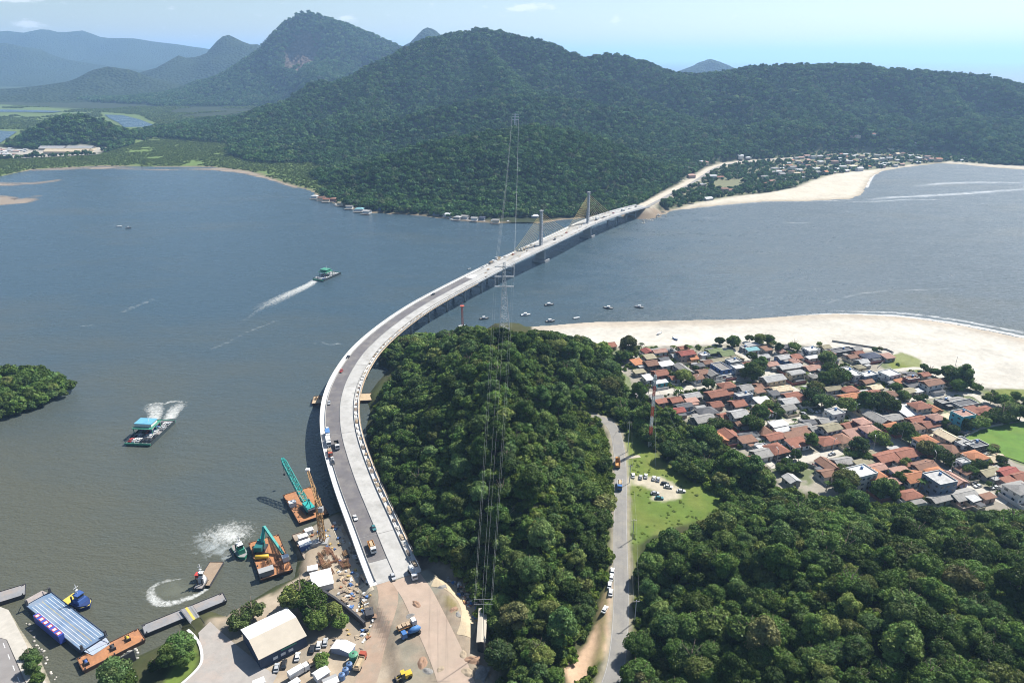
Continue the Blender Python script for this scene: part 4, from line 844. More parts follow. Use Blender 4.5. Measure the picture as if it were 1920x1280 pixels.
WIN = MB().box(-.75, .75, -.05, .05, -.6, .6).mesh('window'); WIN.materials.append(M_GLASS)
SILL = MB().box(-.85, .85, -.14, .0, -.74, -.605).mesh('sill'); SILL.materials.append(M_FRAME)
DOOR = MB().box(-.55, .55, -.06, .06, 0, 2.15).mesh('door'); DOOR.materials.append(M_DOOR)
CHIM = MB().box(-.3, .3, -.3, .3, 0, 1.5).mesh('chimney'); CHIM.materials.append(mat_wall('k'))
TANK = MB().tube([(0, 0, 0), (0, 0, .1), (0, 0, 1.1), (0, 0, 1.3)], [.62, .7, .8, .5], 10).mesh('water_tank', True); TANK.materials.append(mat('water_tank_blue', (.10, .20, .38), .5))
def roof_mesh(mb, w, d, z, typ, rng_):
    ov = .55; a, b = w / 2 + ov, d / 2 + ov; t = .16
    def two(pts_top):  # thick shell from top outline faces
        pass
    if typ == 'g' or typ == 'h':
        swap = d > w
        A, B = (b, a) if swap else (a, b); hgt = B * rng_.uniform(.34, .42); ins = (B * .95 if typ == 'h' else 0.0)
        P = [(-A, -B, z), (A, -B, z), (A, B, z), (-A, B, z), (-A + ins, 0, z + hgt), (A - ins, 0, z + hgt)]
        P += [(x, y, q - t) for x, y, q in P]
        if swap: P = [(-y, x, q) for x, y, q in P]
        F = [(0, 1, 5, 4), (2, 3, 4, 5), (1, 2, 5), (3, 0, 4), (6, 10, 11, 7), (8, 11, 10, 9), (7, 11, 8), (9, 10, 6), (0, 6, 7, 1), (1, 7, 8, 2), (2, 8, 9, 3), (3, 9, 6, 0)]
        mb.add(P, F); return hgt, swap
    if typ == 'p':
        hgt = min(a, b) * .62; P = [(-a, -b, z), (a, -b, z), (a, b, z), (-a, b, z), (0, 0, z + hgt)]; mb.add(P + [(x, y, q - t) for x, y, q in P[:4]], [(0, 1, 4), (1, 2, 4), (2, 3, 4), (3, 0, 4), (8, 7, 6, 5), (0, 5, 6, 1), (1, 6, 7, 2), (2, 7, 8, 3), (3, 8, 5, 0)]); return hgt, False
    if typ == 's':
        hgt = d * .14; P = [(-a, -b, z), (a, -b, z), (a, b, z + hgt), (-a, b, z + hgt)]; mb.add(P + [(x, y, q - t) for x, y, q in P], [(0, 1, 2, 3), (7, 6, 5, 4), (0, 4, 5, 1), (1, 5, 6, 2), (2, 6, 7, 3), (3, 7, 4, 0)]); return hgt, False
    if typ == 'a':   # barrel
        n = 10; pr_ = [(b * -math.cos(math.pi * k / n), z + .28 * b * math.sin(math.pi * k / n)) for k in range(n + 1)]; mb.extr_x(pr_, -a, a); return .28 * b, False
    mb.box(-w / 2 + .22, w / 2 - .22, -d / 2 + .22, d / 2 - .22, z - .2, z + .02); return 0.0, False
RTYPE = {'g': 'gabled', 'h': 'hipped', 'p': 'pyramid-roofed', 's': 'lean-to', 'f': 'flat-roofed', 'a': 'barrel-roofed'}
hr = random.Random(5)
def house(x, y, z, w, d, ang, typ, rk, wk, st, label, group=None, name='house', detail=True, cat='house'):
    e = empty(name, (x, y, z), R(ang), label, cat, group); wh = 2.9 * st + hr.uniform(-.1, .25); mw = mat_wall(wk)
    wm = MB()
    if typ in 'gh':
        swap = d > w; B = (min(w, d)) / 2; hg = 0
    top = wh + (.55 if typ == 'f' else 0)
    if typ == 'f':   # walls with parapet: four slabs round the roof
        t = .2
        wm.box(-w / 2, w / 2, -d / 2, -d / 2 + t, -1.0, top); wm.box(-w / 2, w / 2, d / 2 - t, d / 2, -1.0, top); wm.box(-w / 2, -w / 2 + t, -d / 2 + t, d / 2 - t, -1.0, top); wm.box(w / 2 - t, w / 2, -d / 2 + t, d / 2 - t, -1.0, top)
    rm = MB(); hgt, swap = roof_mesh(rm, w, d, wh + .02, typ, hr)
    if typ == 's': wm.extr_x([(-d / 2, -1.0), (d / 2, -1.0), (d / 2, wh + hgt * .86 - .1), (-d / 2, wh - .12)], -w / 2, w / 2)
    elif typ == 'g':
        hh = hgt * (min(w, d) / (min(w, d) + 1.1)) - .06; prof = [(-min(w, d) / 2, -1.0), (min(w, d) / 2, -1.0), (min(w, d) / 2, wh - .05), (0, wh + hh - .1), (-min(w, d) / 2, wh - .05)]; L_ = max(w, d) / 2
        wm.extr_x(prof, -L_, L_)
        if swap: wm.v = [(-b, a, c) for a, b, c in wm.v]
    elif typ in 'hpa': wm.box(-w / 2, w / 2, -d / 2, d / 2, -1.0, wh - .12)
    wo = wm.build('wall', mw, e); ro = rm.build('roof', mat_roof(rk), e)
    if typ in 'gh' and detail:
        L_ = max(w, d) / 2 + .5 - (min(w, d) / 2 + .55) * (.95 if typ == 'h' else 0); c = MB()
        zz = wh + .06 + hgt; c.bar((-L_, 0, zz), (L_, 0, zz), .34, .14)
        if swap: c.v = [(-b, a, q) for a, b, q in c.v]
        c.build('ridge_cap', mat('ridge_' + ROOFC[rk][0].replace(' ', '_'), tuple(min(.6, v * 1.18 + .03) for v in ROOFC[rk][1]), .85), ro)
    if typ == 'f' and detail:
        c = MB(); t = .2; z0, z1 = top + .003, top + .1
        c.box(-w / 2 - .06, w / 2 + .06, -d / 2 - .06, -d / 2 + t + .04, z0, z1); c.box(-w / 2 - .06, w / 2 + .06, d / 2 - t - .04, d / 2 + .06, z0, z1); c.box(-w / 2 - .06, -w / 2 + t + .04, -d / 2 + t + .05, d / 2 - t - .05, z0, z1); c.box(w / 2 - t - .04, w / 2 + .06, -d / 2 + t + .05, d / 2 - t - .05, z0, z1)
        c.build('coping', M_FRAME, wo)
    if not detail: return e
    nd = 0
    for s in range(st):
        for side, ln, ax in (('S', w, 0), ('W', d, 1), ('E', d, 1), ('N', w, 0)):
            n = max(1, int(ln / 3.6))
            for k in range(n):
                if side in 'EN' and k % 2: continue
                q = -ln / 2 + (k + .5) * ln / n + hr.uniform(-.2, .2)
                pos = {'S': (q, -d / 2 - .01, 0), 'N': (q, d / 2 + .01, math.pi), 'W': (-w / 2 - .01, q, -math.pi / 2), 'E': (w / 2 + .01, q, math.pi / 2)}[side]
                if s == 0 and side == 'S' and k == n // 2 and not nd: link('door', DOOR, e, None, (pos[0], pos[1], 0), pos[2]); nd = 1; continue
                wi = link('window', WIN, e, None, (pos[0], pos[1], 1.55 + 2.9 * s), pos[2]); wi.scale = (hr.choice([.8, 1, 1.3]), 1, hr.choice([.85, 1, 1.1]))
                if side == 'S': link('sill', SILL, wi)
    if hr.random() < .55 and name == 'house':
        aw, ad = w * hr.uniform(.4, .7), hr.uniform(2.5, 4.0); sg = hr.choice([-1, 1]); y0_ = sg * (d / 2 + .02); an = MB().box(-aw / 2, aw / 2, min(y0_, y0_ + sg * ad), max(y0_, y0_ + sg * ad), -1, 2.3); ao = an.build('annex', mw, e)
        MB().box(-aw / 2 - .3, aw / 2 + .3, min(y0_, y0_ + sg * (ad + .3)), max(y0_, y0_ + sg * (ad + .3)), 2.303, 2.45).build('annex_roof', mat_roof(hr.choice(['g', 'x', 'l', 'g', rk])), ao)
    if hr.random() < .6 and name == 'house':
        gw = MB(); X0, X1, Y0, Y1 = -w / 2 - 1.6, w / 2 + 1.6, -d / 2 - 4.2, -d / 2 - 4.05; gw.box(X0, X1 - 3, Y0, Y1, -1, 1.9); gw.box(X0, X0 + .15, Y1, d / 2, -1, 1.9); gw.build('garden_wall', mat_wall(hr.choice(['g', 'w', 'c', 'd', wk])), e)
    if typ == 'f' and hr.random() < .6: link('water_tank', TANK, e, None, (w * .22, d * .2, wh + .03))
    elif typ in 'gh' and hr.random() < .18: link('chimney', CHIM, ro, None, (w * .2, d * .15, wh + .2))
    return e
# roof centre in the photo, width, depth, angle offset, roof type, roof colour, wall colour, storeys
HOUSES = '''1141 645 11 10 0 g r c 1;1214 656 8 9 0 g d w 1;1236 656 12 7 0 g k w 1;1286 659 14 9 0 g d k 2;1299 668 7 7 0 g o o 1;1195 679 9 9 0 s o w 1;1220 679 10 10 0 g b x 1;1249 682 12 7 0 s w w 1;1282 689 8 18 0 g g s 1;
1199 696 9 5 0 s v g 1;1238 697 11 10 0 g r d 1;1215 708 6 8 0 s w w 1;1239 716 10 4 0 s w t 1;1306 704 9 9 0 g b s 1;1231 743 10 7 0 g g k 1;1241 752 9 5 0 s r k 1;1266 747 9 8 0 g r k 1;1297 739 13 8 0 g l c 1;1282 758 12 6 0 g x s 1;1297 750 9 5 0 s k k 1;
1272 766 8 7 0 g d k 1;1320 664 8 7 0 f w w 1;1340 656 13 8 0 g n x 1;1361 660 12 11 0 g n v 1;1351 672 17 6 0 g v g 1;1375 676 11 8 0 f l g 2;1352 687 10 15 0 f g b 2;1387 689 11 8 0 f w g 2;1317 695 8 8 0 g b k 1;1337 698 9 10 0 g g g 1;
1351 704 8 4 0 s w w 1;1371 703 9 4 0 s w b 1;1410 646 12 5 0 s l w 1;1411 655 11 5 0 s t w 1;1396 651 7 5 0 f l g 1;1430 666 11 7 0 g l g 1;1469 667 12 8 0 g l b 1;1491 666 9 9 0 g r c 1;1443 681 10 7 0 g k g 1;1481 684 20 8 0 g l x 1;
1492 696 13 7 0 a l c 2;1449 707 18 10 0 g l c 2;1363 720 12 9 0 h r c 2;1397 724 10 9 0 g g w 2;1427 721 9 9 0 g b c 1;1465 726 16 8 0 g c c 1;1344 735 16 10 0 g r x 2;1394 739 13 6 0 f s s 2;1430 751 11 8 0 s w w 1;1479 749 12 9 0 g l g 1;
1485 738 14 7 0 g r c 1;1383 753 10 10 0 g r g 1;1341 755 9 9 0 g r k 1;1325 767 14 10 0 h x g 1;1319 782 15 10 0 g g g 1;1365 776 13 8 0 g r w 1;1384 773 12 10 0 g l w 2;1432 766 9 12 0 g r w 1;1346 817 8 13 0 g o o 1;1367 811 11 12 0 g r c 1;
1401 824 11 7 0 s b w 1;1402 812 14 7 0 g x g 1;1432 805 9 9 0 p b k 1;1404 857 13 5 0 g r c 1;1430 838 8 8 0 f w w 1;1427 847 11 10 0 g g w 1;1477 761 10 8 0 g g w 1;1508 744 13 9 0 h r c 1;1451 789 12 6 0 s w w 1;1472 805 14 4 0 s w w 1;
1501 797 15 8 0 g g g 1;1516 789 9 6 0 g x g 1;1565 772 11 9 0 f l w 2;1549 785 12 7 0 g g k 1;1529 801 9 8 0 g g g 1;1557 798 13 9 0 g v w 2;1593 794 11 7 0 g r c 1;1451 815 13 8 0 g r w 1;1486 817 12 8 0 s b w 1;1506 809 13 9 0 s b w 1;
1495 830 13 9 0 s r w 1;1456 838 12 12 0 h r x 1;1550 823 14 11 0 h r g 1;1582 821 11 12 0 h b c 1;1603 813 13 9 0 s k x 1;1553 868 9 13 0 g b b 1;1580 861 12 8 0 g g g 1;1622 763 12 7 0 g c c 1;1636 780 11 17 0 g g g 1;1671 780 14 8 0 g g g 1;
1617 787 9 8 0 h k d 2;1631 801 11 9 0 h k v 2;1701 771 13 12 0 s w g 1;1725 757 13 10 0 h r c 2;1751 764 8 9 0 g o c 1;1677 796 11 9 0 h o w 1;1720 784 14 8 0 g r c 1;1713 797 13 9 0 h b w 1;1742 792 13 9 0 g r c 1;1756 779 10 8 0 h k v 2;
1780 784 8 9 0 s c c 1;1736 822 12 10 0 h o w 2;1777 814 9 13 0 g c k 2;1784 837 11 11 0 h b c 1;1707 845 14 11 0 g r v 1;1661 853 16 10 0 g r d 1;1732 869 15 9 0 g b w 1;1619 866 12 5 0 s v c 1;1612 884 17 11 0 f w w 3;1637 886 12 10 0 h o b 2;
1645 873 10 7 0 g k s 1;1689 883 11 7 0 s k w 1;1710 891 13 11 0 g o w 1;1755 881 11 8 0 h o w 1;1762 896 13 13 0 f l s 3;1706 923 13 8 0 h r w 1;1765 930 15 6 0 g g g 1;1799 892 10 12 0 g k v 1;1806 924 16 9 0 g g k 1;1829 851 12 10 0 h o w 2;
1806 864 7 5 0 f l w 2;1866 855 11 8 0 g c d 1;1853 881 13 8 0 g v g 1;1889 882 13 9 0 g d k 1;1910 889 10 9 0 g r k 1;1893 901 9 6 0 s r k 1;1914 911 14 11 0 h g w 2;1830 832 13 8 0 f x x 2;1804 827 10 10 0 f l w 2;1809 756 18 8 0 f x g 1;
1849 766 14 10 0 h r c 1;1806 775 12 10 0 f k t 3;1771 752 12 7 0 f g x 1;1791 747 13 6 0 g g v 1;1824 934 6 5 0 s w w 1;1852 930 8 4 0 s b k 1;1521 654 12 9 0 f w w 2;1524 669 11 4 0 s w w 1;1574 657 28 8 0 f x x 1;1633 664 16 10 0 h y w 1;
1524 687 14 9 0 g k g 1;1596 697 9 17 0 f w w 2;1627 701 14 8 0 f w s 2;1612 685 8 6 0 h v c 1;1561 726 14 6 0 g v g 1;1592 727 12 8 0 h r c 1;1592 741 16 8 0 g o w 1;1630 736 18 9 0 g r c 1;1664 737 12 8 0 g b c 1;1641 724 10 7 0 g c w 1;
1668 699 13 11 0 f w w 2;1671 714 8 6 0 s g w 1;1709 708 11 6 0 f b d 2;1712 721 12 7 0 s x x 1;1688 715 8 6 0 s o w 1;1750 716 16 9 0 g b w 2;1702 730 11 7 0 g v c 1;1721 732 7 4 0 s w w 1;794 637 9 8 20 g r o 1'''
HL = []
for q in HOUSES.replace('\n', '').split(';'):
    a = q.split(); HL.append([float(a[0]), float(a[1]), float(a[2]) * .86, float(a[3]) * .86, float(a[4]), a[5], a[6], a[7], int(a[8])])
for h in HL:
    if h[6] == 's': h[6] = 'l'
def place_of(px, py):
    if px < 900: return 'among the hill trees by the bridge'
    if py < 672: return 'facing the beach'
    if px > 1780 and 800 < py < 870: return 'beside the green sports field'
    if py > 900 or (px < 1440 and py > 800): return 'at the edge of the wood'
    if px < 1300: return 'near the tall mast'
    return 'in the town'
# ---- streets of the town
M_STREET = mat('sandy_street', (.42, .39, .335), .95, var=.12, scale=.2, dirt=(.30, .27, .22), dirt_amt=.5)
def street(px, w, m=M_STREET, dz=.07): return ribbon('street', [gp(a, b, 3.1) for a, b in px], w, m, dz, 4, drape=True)
STREETS = [([(1168, 742), (1200, 741), (1260, 733), (1320, 722), (1370, 712), (1420, 706), (1440, 700)], 7), ([(1352, 652), (1385, 662), (1405, 675), (1440, 697), (1475, 722), (1500, 738), (1530, 752)], 7), ([(1530, 752), (1570, 765), (1600, 775), (1625, 795), (1650, 815), (1680, 828), (1720, 858), (1760, 880), (1800, 905), (1850, 925), (1890, 940)], 8), ([(1440, 872), (1500, 862), (1560, 850), (1590, 842), (1640, 838), (1690, 828)], 7), ([(1420, 800), (1460, 792), (1510, 784), (1560, 776), (1600, 772)], 6), ([(1640, 700), (1690, 693), (1720, 690), (1740, 693)], 5), ([(1690, 765), (1720, 748), (1760, 740), (1800, 738), (1830, 742), (1870, 770), (1925, 790)], 6)]
ST_XY = [poly_xy(p, 3.1) for p, w in STREETS]
gi = random.Random(21); HPX = [tuple(gp(h[0], h[1], 6)[:2]) for h in HL]; tries = 0
while len(HL) < 212 and tries < 4000:     # lesser houses and sheds that fill the blocks
    tries += 1; x, y = gi.uniform(85, 300), gi.uniform(298, 500)
    if sdist(TOWN, np.array([x]), np.array([y]))[0] < 6 or sdist(FIELD, np.array([x]), np.array([y]))[0] > -8 or sdist(BEACH_IN, np.array([x]), np.array([y]))[0] > -3: continue
    if min(math.hypot(x - a, y - b) for a, b in HPX) < 8.6: continue
    if min(float(dist_line(q, np.array([x]), np.array([y]), False)[0][0]) for q in ST_XY) < 8.0: continue
    px, py = pr(x, y, 6.0)
    if px > 1905: continue
    HPX.append((x, y)); HL.append([px, py, gi.uniform(5.5, 8), gi.uniform(5, 7), 0.0, gi.choice('ggshg'), gi.choice('rbbglkrxv'), gi.choice('wcgkcg'), 1])
used = {}; LABELS = []
HP = []
for h in HL:
    px, py, w, d, an, ty, rk, wk, st = h; zt = 3.1 + 2.9 * st + (0 if ty in 'fs' else .9); p = gp(px, py, zt); HP.append((p.x, p.y))
HP = np.array(HP)
for i, h in enumerate(HL):       # keep the carriageways clear
    for q in ST_XY:
        d, b, t = dist_line(q, HP[i:i + 1, 0], HP[i:i + 1, 1], False); need = min(h[2], h[3]) * .5 + 3.2
        if d[0] < need: c = q[b[0]] * (1 - t[0]) + q[b[0] + 1] * t[0]; v = HP[i] - c; L_ = max(np.hypot(*v), .3); HP[i] = c + v / L_ * min(need, L_ + 4.0)
for i, h in enumerate(HL):
    px, py, w, d, an, ty, rk, wk, st = h
    dd = np.hypot(*(HP - HP[i]).T); near = [j for j in np.argsort(dd)[1:6]]
    j = next((j for j in near if HL[j][6] != rk), near[0])
    size = 'small ' if w * d < 50 else ('large ' if w * d > 150 else '')
    stw = {1: '', 2: 'two-storey ', 3: 'three-storey '}[st]
    base = f'{size}{stw}{RTYPE[ty]} house, {ROOFC[rk][0]} roof, {WALLC[wk][0]} walls'; lab = f'{base}, {place_of(px, py)}'
    if lab in used: lab = f'{base}, by a {ROOFC[HL[j][6]][0]} roof'
    if lab in used: lab = f'{base}, by a {WALLC[HL[j][7]][0]}-walled house'
    used.setdefault(lab, []).append(i); LABELS.append(lab)
for i, h in enumerate(HL):
    px, py, w, d, an, ty, rk, wk, st = h; x, y = HP[i]; z = max(3.05, ground_z(x, y)) if px > 900 else ground_z(x, y)
    grp = 'houses of the beach town' if len(used[LABELS[i]]) > 1 or px > 900 else None
    house(x, y, z, w, d, 19 + an + hr.uniform(-3, 3), ty, rk, wk, st, LABELS[i], grp)

for spx, sw in STREETS: street(spx, sw)
# ---- sports field and walls
M_TURF = mat('sports_turf', (.085, .165, .022), .95, var=.22, scale=.12, dirt=(.13, .19, .03), dirt_amt=.6)
P = poly_xy([(1808, 822), (1838, 806), (1880, 797), (1925, 790), (2060, 820), (2060, 915), (1925, 870), (1868, 851)], 3.1)
mb = MB(); mb.add([(a, b, 3.45) for a, b in P], [tuple(range(len(P)))]); o = mb.build('sports_field', M_TURF); tag(o, kind='structure')
M_WALLG = mat('boundary_wall', (.27, .26, .24), .9, var=.15, scale=.4)
def wall_line(px, h, label, cat='wall', m=M_WALLG, z=3.1, name='boundary_wall', t=.22):
    P = [gp(a, b, z) for a, b in px]; mb = MB()
    for a, b in zip(P[:-1], P[1:]): mb.bar((a.x, a.y, z + h / 2 - .2), (b.x, b.y, z + h / 2 - .2), t, h + .4)
    o = mb.build(name, m); tag(o, label, cat); return o
wall_line([(1806, 822), (1838, 806), (1880, 797)], 1.8, 'grey boundary wall behind the green sports field')
wall_line([(1645, 690), (1675, 662), (1662, 656), (1610, 648), (1560, 640)], 1.2, 'low grey sea wall along the sand by the navy-roofed villa')
wall_line([(1510, 872), (1555, 888), (1580, 884)], 1.9, 'dark garden wall beside the brown-roofed blue house')

# ---- trees in town
def tree_at(px, py, s, kind='garden_tree', label='', grp=None, crowns=CROWNS, z=None):
    g = gp(px, py, 3 + 5.2 * s); gz = ground_z(g.x, g.y) if z is None else z; g = gp(px, py, gz + 5.2 * s); v = int(rng.integers(len(crowns)))
    e = empty(kind, (g.x, g.y, gz), float(rng.uniform(0, 6.28)), label, 'tree', grp); e.scale = (s, s, s)
    link('crown', crowns[v], e, None, (0, 0, 2.6)); link('trunk', TRUNKS[v % 3], e); return e
TT = '''1178 650 1.15;1170 663 .9;1187 660 .7;1350 637 .62;1375 640 .85;1406 633 .55;1424 637 .72;1440 634 .75;1447 640 .6;1490 645 .75;1410 668 .62;1413 697 1.05;1424 689 .8;1398 699 .7;1329 719 .72;1283 703 .85;1268 700 .7;1296 706 .6;1551 672 1.0;
1557 688 .85;1576 703 1.15;1566 712 .8;1545 711 .8;1530 722 .8;1528 738 1.05;1542 749 1.0;1518 752 .7;1558 752 .6;1590 756 .95;1604 760 .7;1640 749 1.2;1657 754 1.0;1622 757 .8;1676 762 .7;1346 789 .85;1360 795 .7;1410 790 1.0;1425 775 .85;1441 757 .6;1453 758 .6;1461 770 .55;1510 782 .42;1520 790 .35;
1790 702 1.15;1806 711 1.0;1779 697 .85;1798 722 .8;1822 718 .7;1836 724 .55;1744 692 .65;1733 688 .45;1756 698 .5;1681 726 .6;1693 737 .55;1700 742 .5;1734 741 .45;1722 745 .45;1695 806 1.0;1708 815 .8;1650 817 .8;1660 826 .6;1648 797 .55;1672 808 .5;1860 744 .8;1884 750 .8;
1898 767 1.0;1880 773 1.1;1916 772 .9;1842 788 .75;1857 781 .75;1826 793 .75;1812 800 .5;1790 803 .5;1741 838 .85;1757 846 .7;1772 853 .8;1783 862 .6;1611 838 .85;1598 846 .7;1620 850 .7;1520 828 .6;1492 853 .5;1476 868 .5;1486 876 .6;1502 874 .55;1466 876 .5;1588 898 1.05;1583 910 .9;1664 914 .9;
1650 918 .7;1676 922 .6;1700 889 .42;1687 896 .5;1737 932 .4;1745 914 .35;1836 870 .7;1820 880 .6;1846 862 .5;1862 840 .55;1878 862 .5;1884 870 .5;1582 871 .42;1576 878 .4;1770 795 .4;1905 925 .5;1856 907 .3;1700 867 .4;1693 872 .35;1305 690 .4;1461 655 .5;1536 645 .35;1650 652 .4;1640 655 .35;1905 742 .5;1925 750 .6'''
for q in TT.replace('\n', '').split(';'):
    a, b, s = [float(v) for v in q.split()]; s *= 1.28
    g = gp(a, b, 3 + 4 * s); jn = int(np.argmin(np.hypot(HP[:, 0] - g.x, HP[:, 1] - g.y))); hn = HL[jn]
    tree_at(a, b, s, 'garden_tree', ('large ' if s > 1.15 else 'small ' if s < .72 else '') + f'leafy tree by the {WALLC[hn[7]][0]}-walled {RTYPE[hn[5]]} house with {ROOFC[hn[6]][0]} roof', 'trees in the beach town')
SX, SY = poisson(60, 330, 290, 530, 4.4, rng); SZ = near_height(SX, SY); k = (sdist(TOWN, SX, SY) > 2) & (sdist(FIELD, SX, SY) < -2) & (sdist(BEACH_IN, SX, SY) < -4) & (fbm(SX, SY, 22, 3, 77) > .02)
for q in ST_XY: k &= dist_line(q, SX, SY, False)[0] > 4.2
for (hx, hy), h in zip(HP, HL): k &= np.hypot(SX - hx, SY - hy) > max(h[2], h[3]) * .52
scatter('garden_shrubs', np.stack([SX, SY, SZ - .1], 1)[k], rng.uniform(.5, 1.25, k.sum()), rng.integers(0, 3, k.sum()), BUSHC)
def palm_mesh():
    c = MB()
    for k in range(13):
        a = k * 2.4; l = 2.6; pts = [(0, 0, 0), (l * .4 * math.cos(a), l * .4 * math.sin(a), .7), (l * .8 * math.cos(a), l * .8 * math.sin(a), .45), (l * 1.1 * math.cos(a), l * 1.1 * math.sin(a), -.5)]
        for i in range(3):
            p, q = Vector(pts[i]), Vector(pts[i + 1]); sd = Vector((-math.sin(a), math.cos(a), 0)) * .38
            for sg in (-1, 1): c.add([p, q, q + sd * sg * (1 if i < 2 else .2) - Vector((0, 0, .2)), p + sd * sg - Vector((0, 0, .2))], [(0, 1, 2, 3)])
    me = c.mesh('fronds'); at = me.attributes.new('Col', 'FLOAT_COLOR', 'POINT'); at.data.foreach_set('color', np.tile([1., .5, 1., 1.], len(me.vertices)).astype(np.float32)); me.materials.append(M_LEAF); return me
PALM_F = palm_mesh(); PALM_T = MB().tube([(0, 0, -.5), (.15, 0, 3), (.1, .1, 6.2)], [.24, .18, .13], 7).mesh('trunk', True); PALM_T.materials.append(M_BARK)
for a, b, s in ((1203, 645, .9), (1263, 650, 1.0), (1288, 648, .8), (1293, 650, .9), (1273, 729, 1.25), (1269, 735, .9), (1505, 728, 1.), (1512, 700, .9), (1730, 902, 1.1), (1860, 842, 1.0), (1866, 836, 1.), (1552, 905, .8), (1490, 787, .8), (1668, 907, .8), (1446, 645, .9), (1700, 868, .5)):
    g = gp(a, b, 3 + 6 * s); e = empty('palm_tree', (g.x, g.y, ground_z(g.x, g.y)), float(rng.uniform(0, 6)), 'slim palm tree with drooping fronds ' + ('by the beach sand' if b < 660 else 'among the town houses'), 'palm tree', 'palms of the beach town'); e.scale = (s, s, s)
    link('fronds', PALM_F, e, None, (.1, .1, 6.1)); link('trunk', PALM_T, e)

# ---- settlement across the bay
def far_hit(px, py, lift=0.0):
    """where the sight line through a photo position meets the far terrain"""
    for Y in np.arange(1000, 3200, 6.):
        v = up(px, py, float(Y))
        if v.z < float(far_z(v.x, v.y)) + lift: return v
    return gp(px, py, 4)
D1 = [(1480, 296), (1560, 288), (1650, 287), (1745, 290), (1765, 301), (1700, 307.5), (1640, 315), (1560, 323), (1500, 333), (1468, 330), (1440, 322)]
g3 = np.random.default_rng(12); pts = []
while len(pts) < 92:
    q = (g3.uniform(1440, 1766), g3.uniform(286, 334))
    if inside(D1, np.array([q[0]]), np.array([q[1]]))[0] and all(abs(q[0] - p[0]) > 9 or abs(q[1] - p[1]) > 4.2 for p in pts): pts.append(q)
pts += [(1281, 315), (1290, 317), (1300, 308), (1316, 305), (1322, 307), (1296, 331), (1388, 294), (1402, 297), (1336, 332), (1350, 331), (1316, 348), (1434, 333), (1446, 339), (1456, 337), (1437, 343), (1358, 356), (1372, 355), (1400, 346), (1468, 334), (1800, 299), (1805, 296), (1598, 262), (1608, 260), (1718, 271), (1728, 272), (1670, 279), (1745, 278), (1636, 254), (1327, 371), (1300, 365)]
for q in pts:
    rk = g3.choice(list('llgwwrkobgc')); wk = g3.choice(list('wwcgk')); p = far_hit(q[0], q[1], 4.0); z = float(far_z(p.x, p.y))
    low = 'on the wooded slope above the far beach' if q[1] < 285 else ('beside the far road' if q[0] < 1420 else 'in the village behind the far beach')
    house(p.x, p.y, z - .1, float(g3.uniform(9, 14)), float(g3.uniform(7, 10)), float(g3.uniform(-10, 35)), g3.choice(list('gghs')), rk, wk, 1 if g3.random() < .7 else 2,
          f'house with {ROOFC[rk][0]} roof and {WALLC[wk][0]} walls {low}', 'houses of the village across the bay', detail=False)
far_scatter('village_trees', 9.5, 1050, 1800, .72, FARC, lambda X, Y, Z: (sdist(FTOWN, X, Y) > -6) & (sdist(FBEACH, X, Y) < -3) & (sdist(FAR_SHORE, X, Y) > 8) & (dist_line(FROAD[:, :2], X, Y, False)[0] > 13) & ((rng.random(X.size) < np.where(inside(D1, *pr(X, Y, Z)), .30, .80))) & ~inside([(1335, 340), (1390, 336), (1395, 348), (1340, 356)], *pr(X, Y, Z)), .3)
# stilt houses and jetties under the far hill
M_WOODG = mat('weathered_planks', (.30, .27, .235), .9, var=.25, scale=.6, obvar=.2)
for k, (a, b, w, d, rk, wk) in enumerate([(590, 366, 10, 7, 'w', 'w'), (603, 369, 11, 8, 'b', 'c'), (612, 372, 10, 7, 'r', 'c'), (624, 371, 12, 8, 'b', 'd'), (640, 379, 11, 7, 'v', 'c'), (655, 385, 10, 6, 'g', 'w'), (674, 390, 12, 8, 't', 'w'), (688, 394, 11, 7, 'l', 'w'), (713, 389, 12, 8, 'y', 'b'),
                                          (782, 386, 12, 8, 'w', 'w'), (820, 397, 11, 9, 's', 's'), (840, 400, 13, 9, 'w', 'w'), (858, 405, 9, 7, 'l', 'g'), (872, 404, 10, 7, 'g', 'w'), (890, 407, 9, 6, 'l', 'w'), (904, 406, 8, 6, 'y', 's'), (884, 388, 11, 8, 't', 'c'), (951, 398, 22, 9, 'k', 'c'), (974, 390, 12, 8, 'w', 'w'), (1003, 403, 10, 9, 'w', 's'), (930, 411, 9, 6, 'g', 'c')]):
    rk = 'l' if rk == 's' else rk; p = gp(a, b, 5.5); e = house(p.x, p.y, 1.6, w, d, hr.uniform(-25, 5), 'g' if k % 3 else 'h', rk, wk, 1, f'waterside house with {ROOFC[rk][0]} roof and {WALLC[wk][0]} walls under the far hill', 'waterside houses under the far hill', detail=False)
    pl_ = MB().box(-w / 2 - 1, w / 2 + 1, -d / 2 - 5, -d / 2 + .5, -.55, -.35)
    for sx in (-w / 2, 0, w / 2): pl_.box(sx - .15, sx + .15, -d / 2 - 4.6, -d / 2 - 4.3, -2.2, -.55)
    pl_.build('jetty', M_WOODG, e)
# sheds and boatyard by the small hill
for (a, b, w, d, lab) in ((128, 283, 104, 26, 'long pale shed with cream roof below the small wooded hill'), (100, 277, 60, 22, 'grey-roofed long shed behind the cream shed'), (152, 277, 62, 22, 'light long shed at the foot of the small hill')):
    p = gp(a, b, 8); house(p.x, p.y, 1.8, w, d, -1, 'g', 'c' if d > 24 else 'l', 'c', 2, lab, None, 'shed', False, 'shed')
for k in range(24):
    a = g3.uniform(-4, 56); b = g3.uniform(279, 292); p = gp(a, b, 4); rk = g3.choice(list('wwlk')); house(p.x, p.y, 1.8, float(g3.uniform(7, 13)), float(g3.uniform(6, 9)), float(g3.uniform(-20, 20)), 'g', rk, 'w', 1, f'small white building with {ROOFC[rk][0]} roof in the boatyard by the small hill', 'boatyard buildings by the small hill', detail=False)
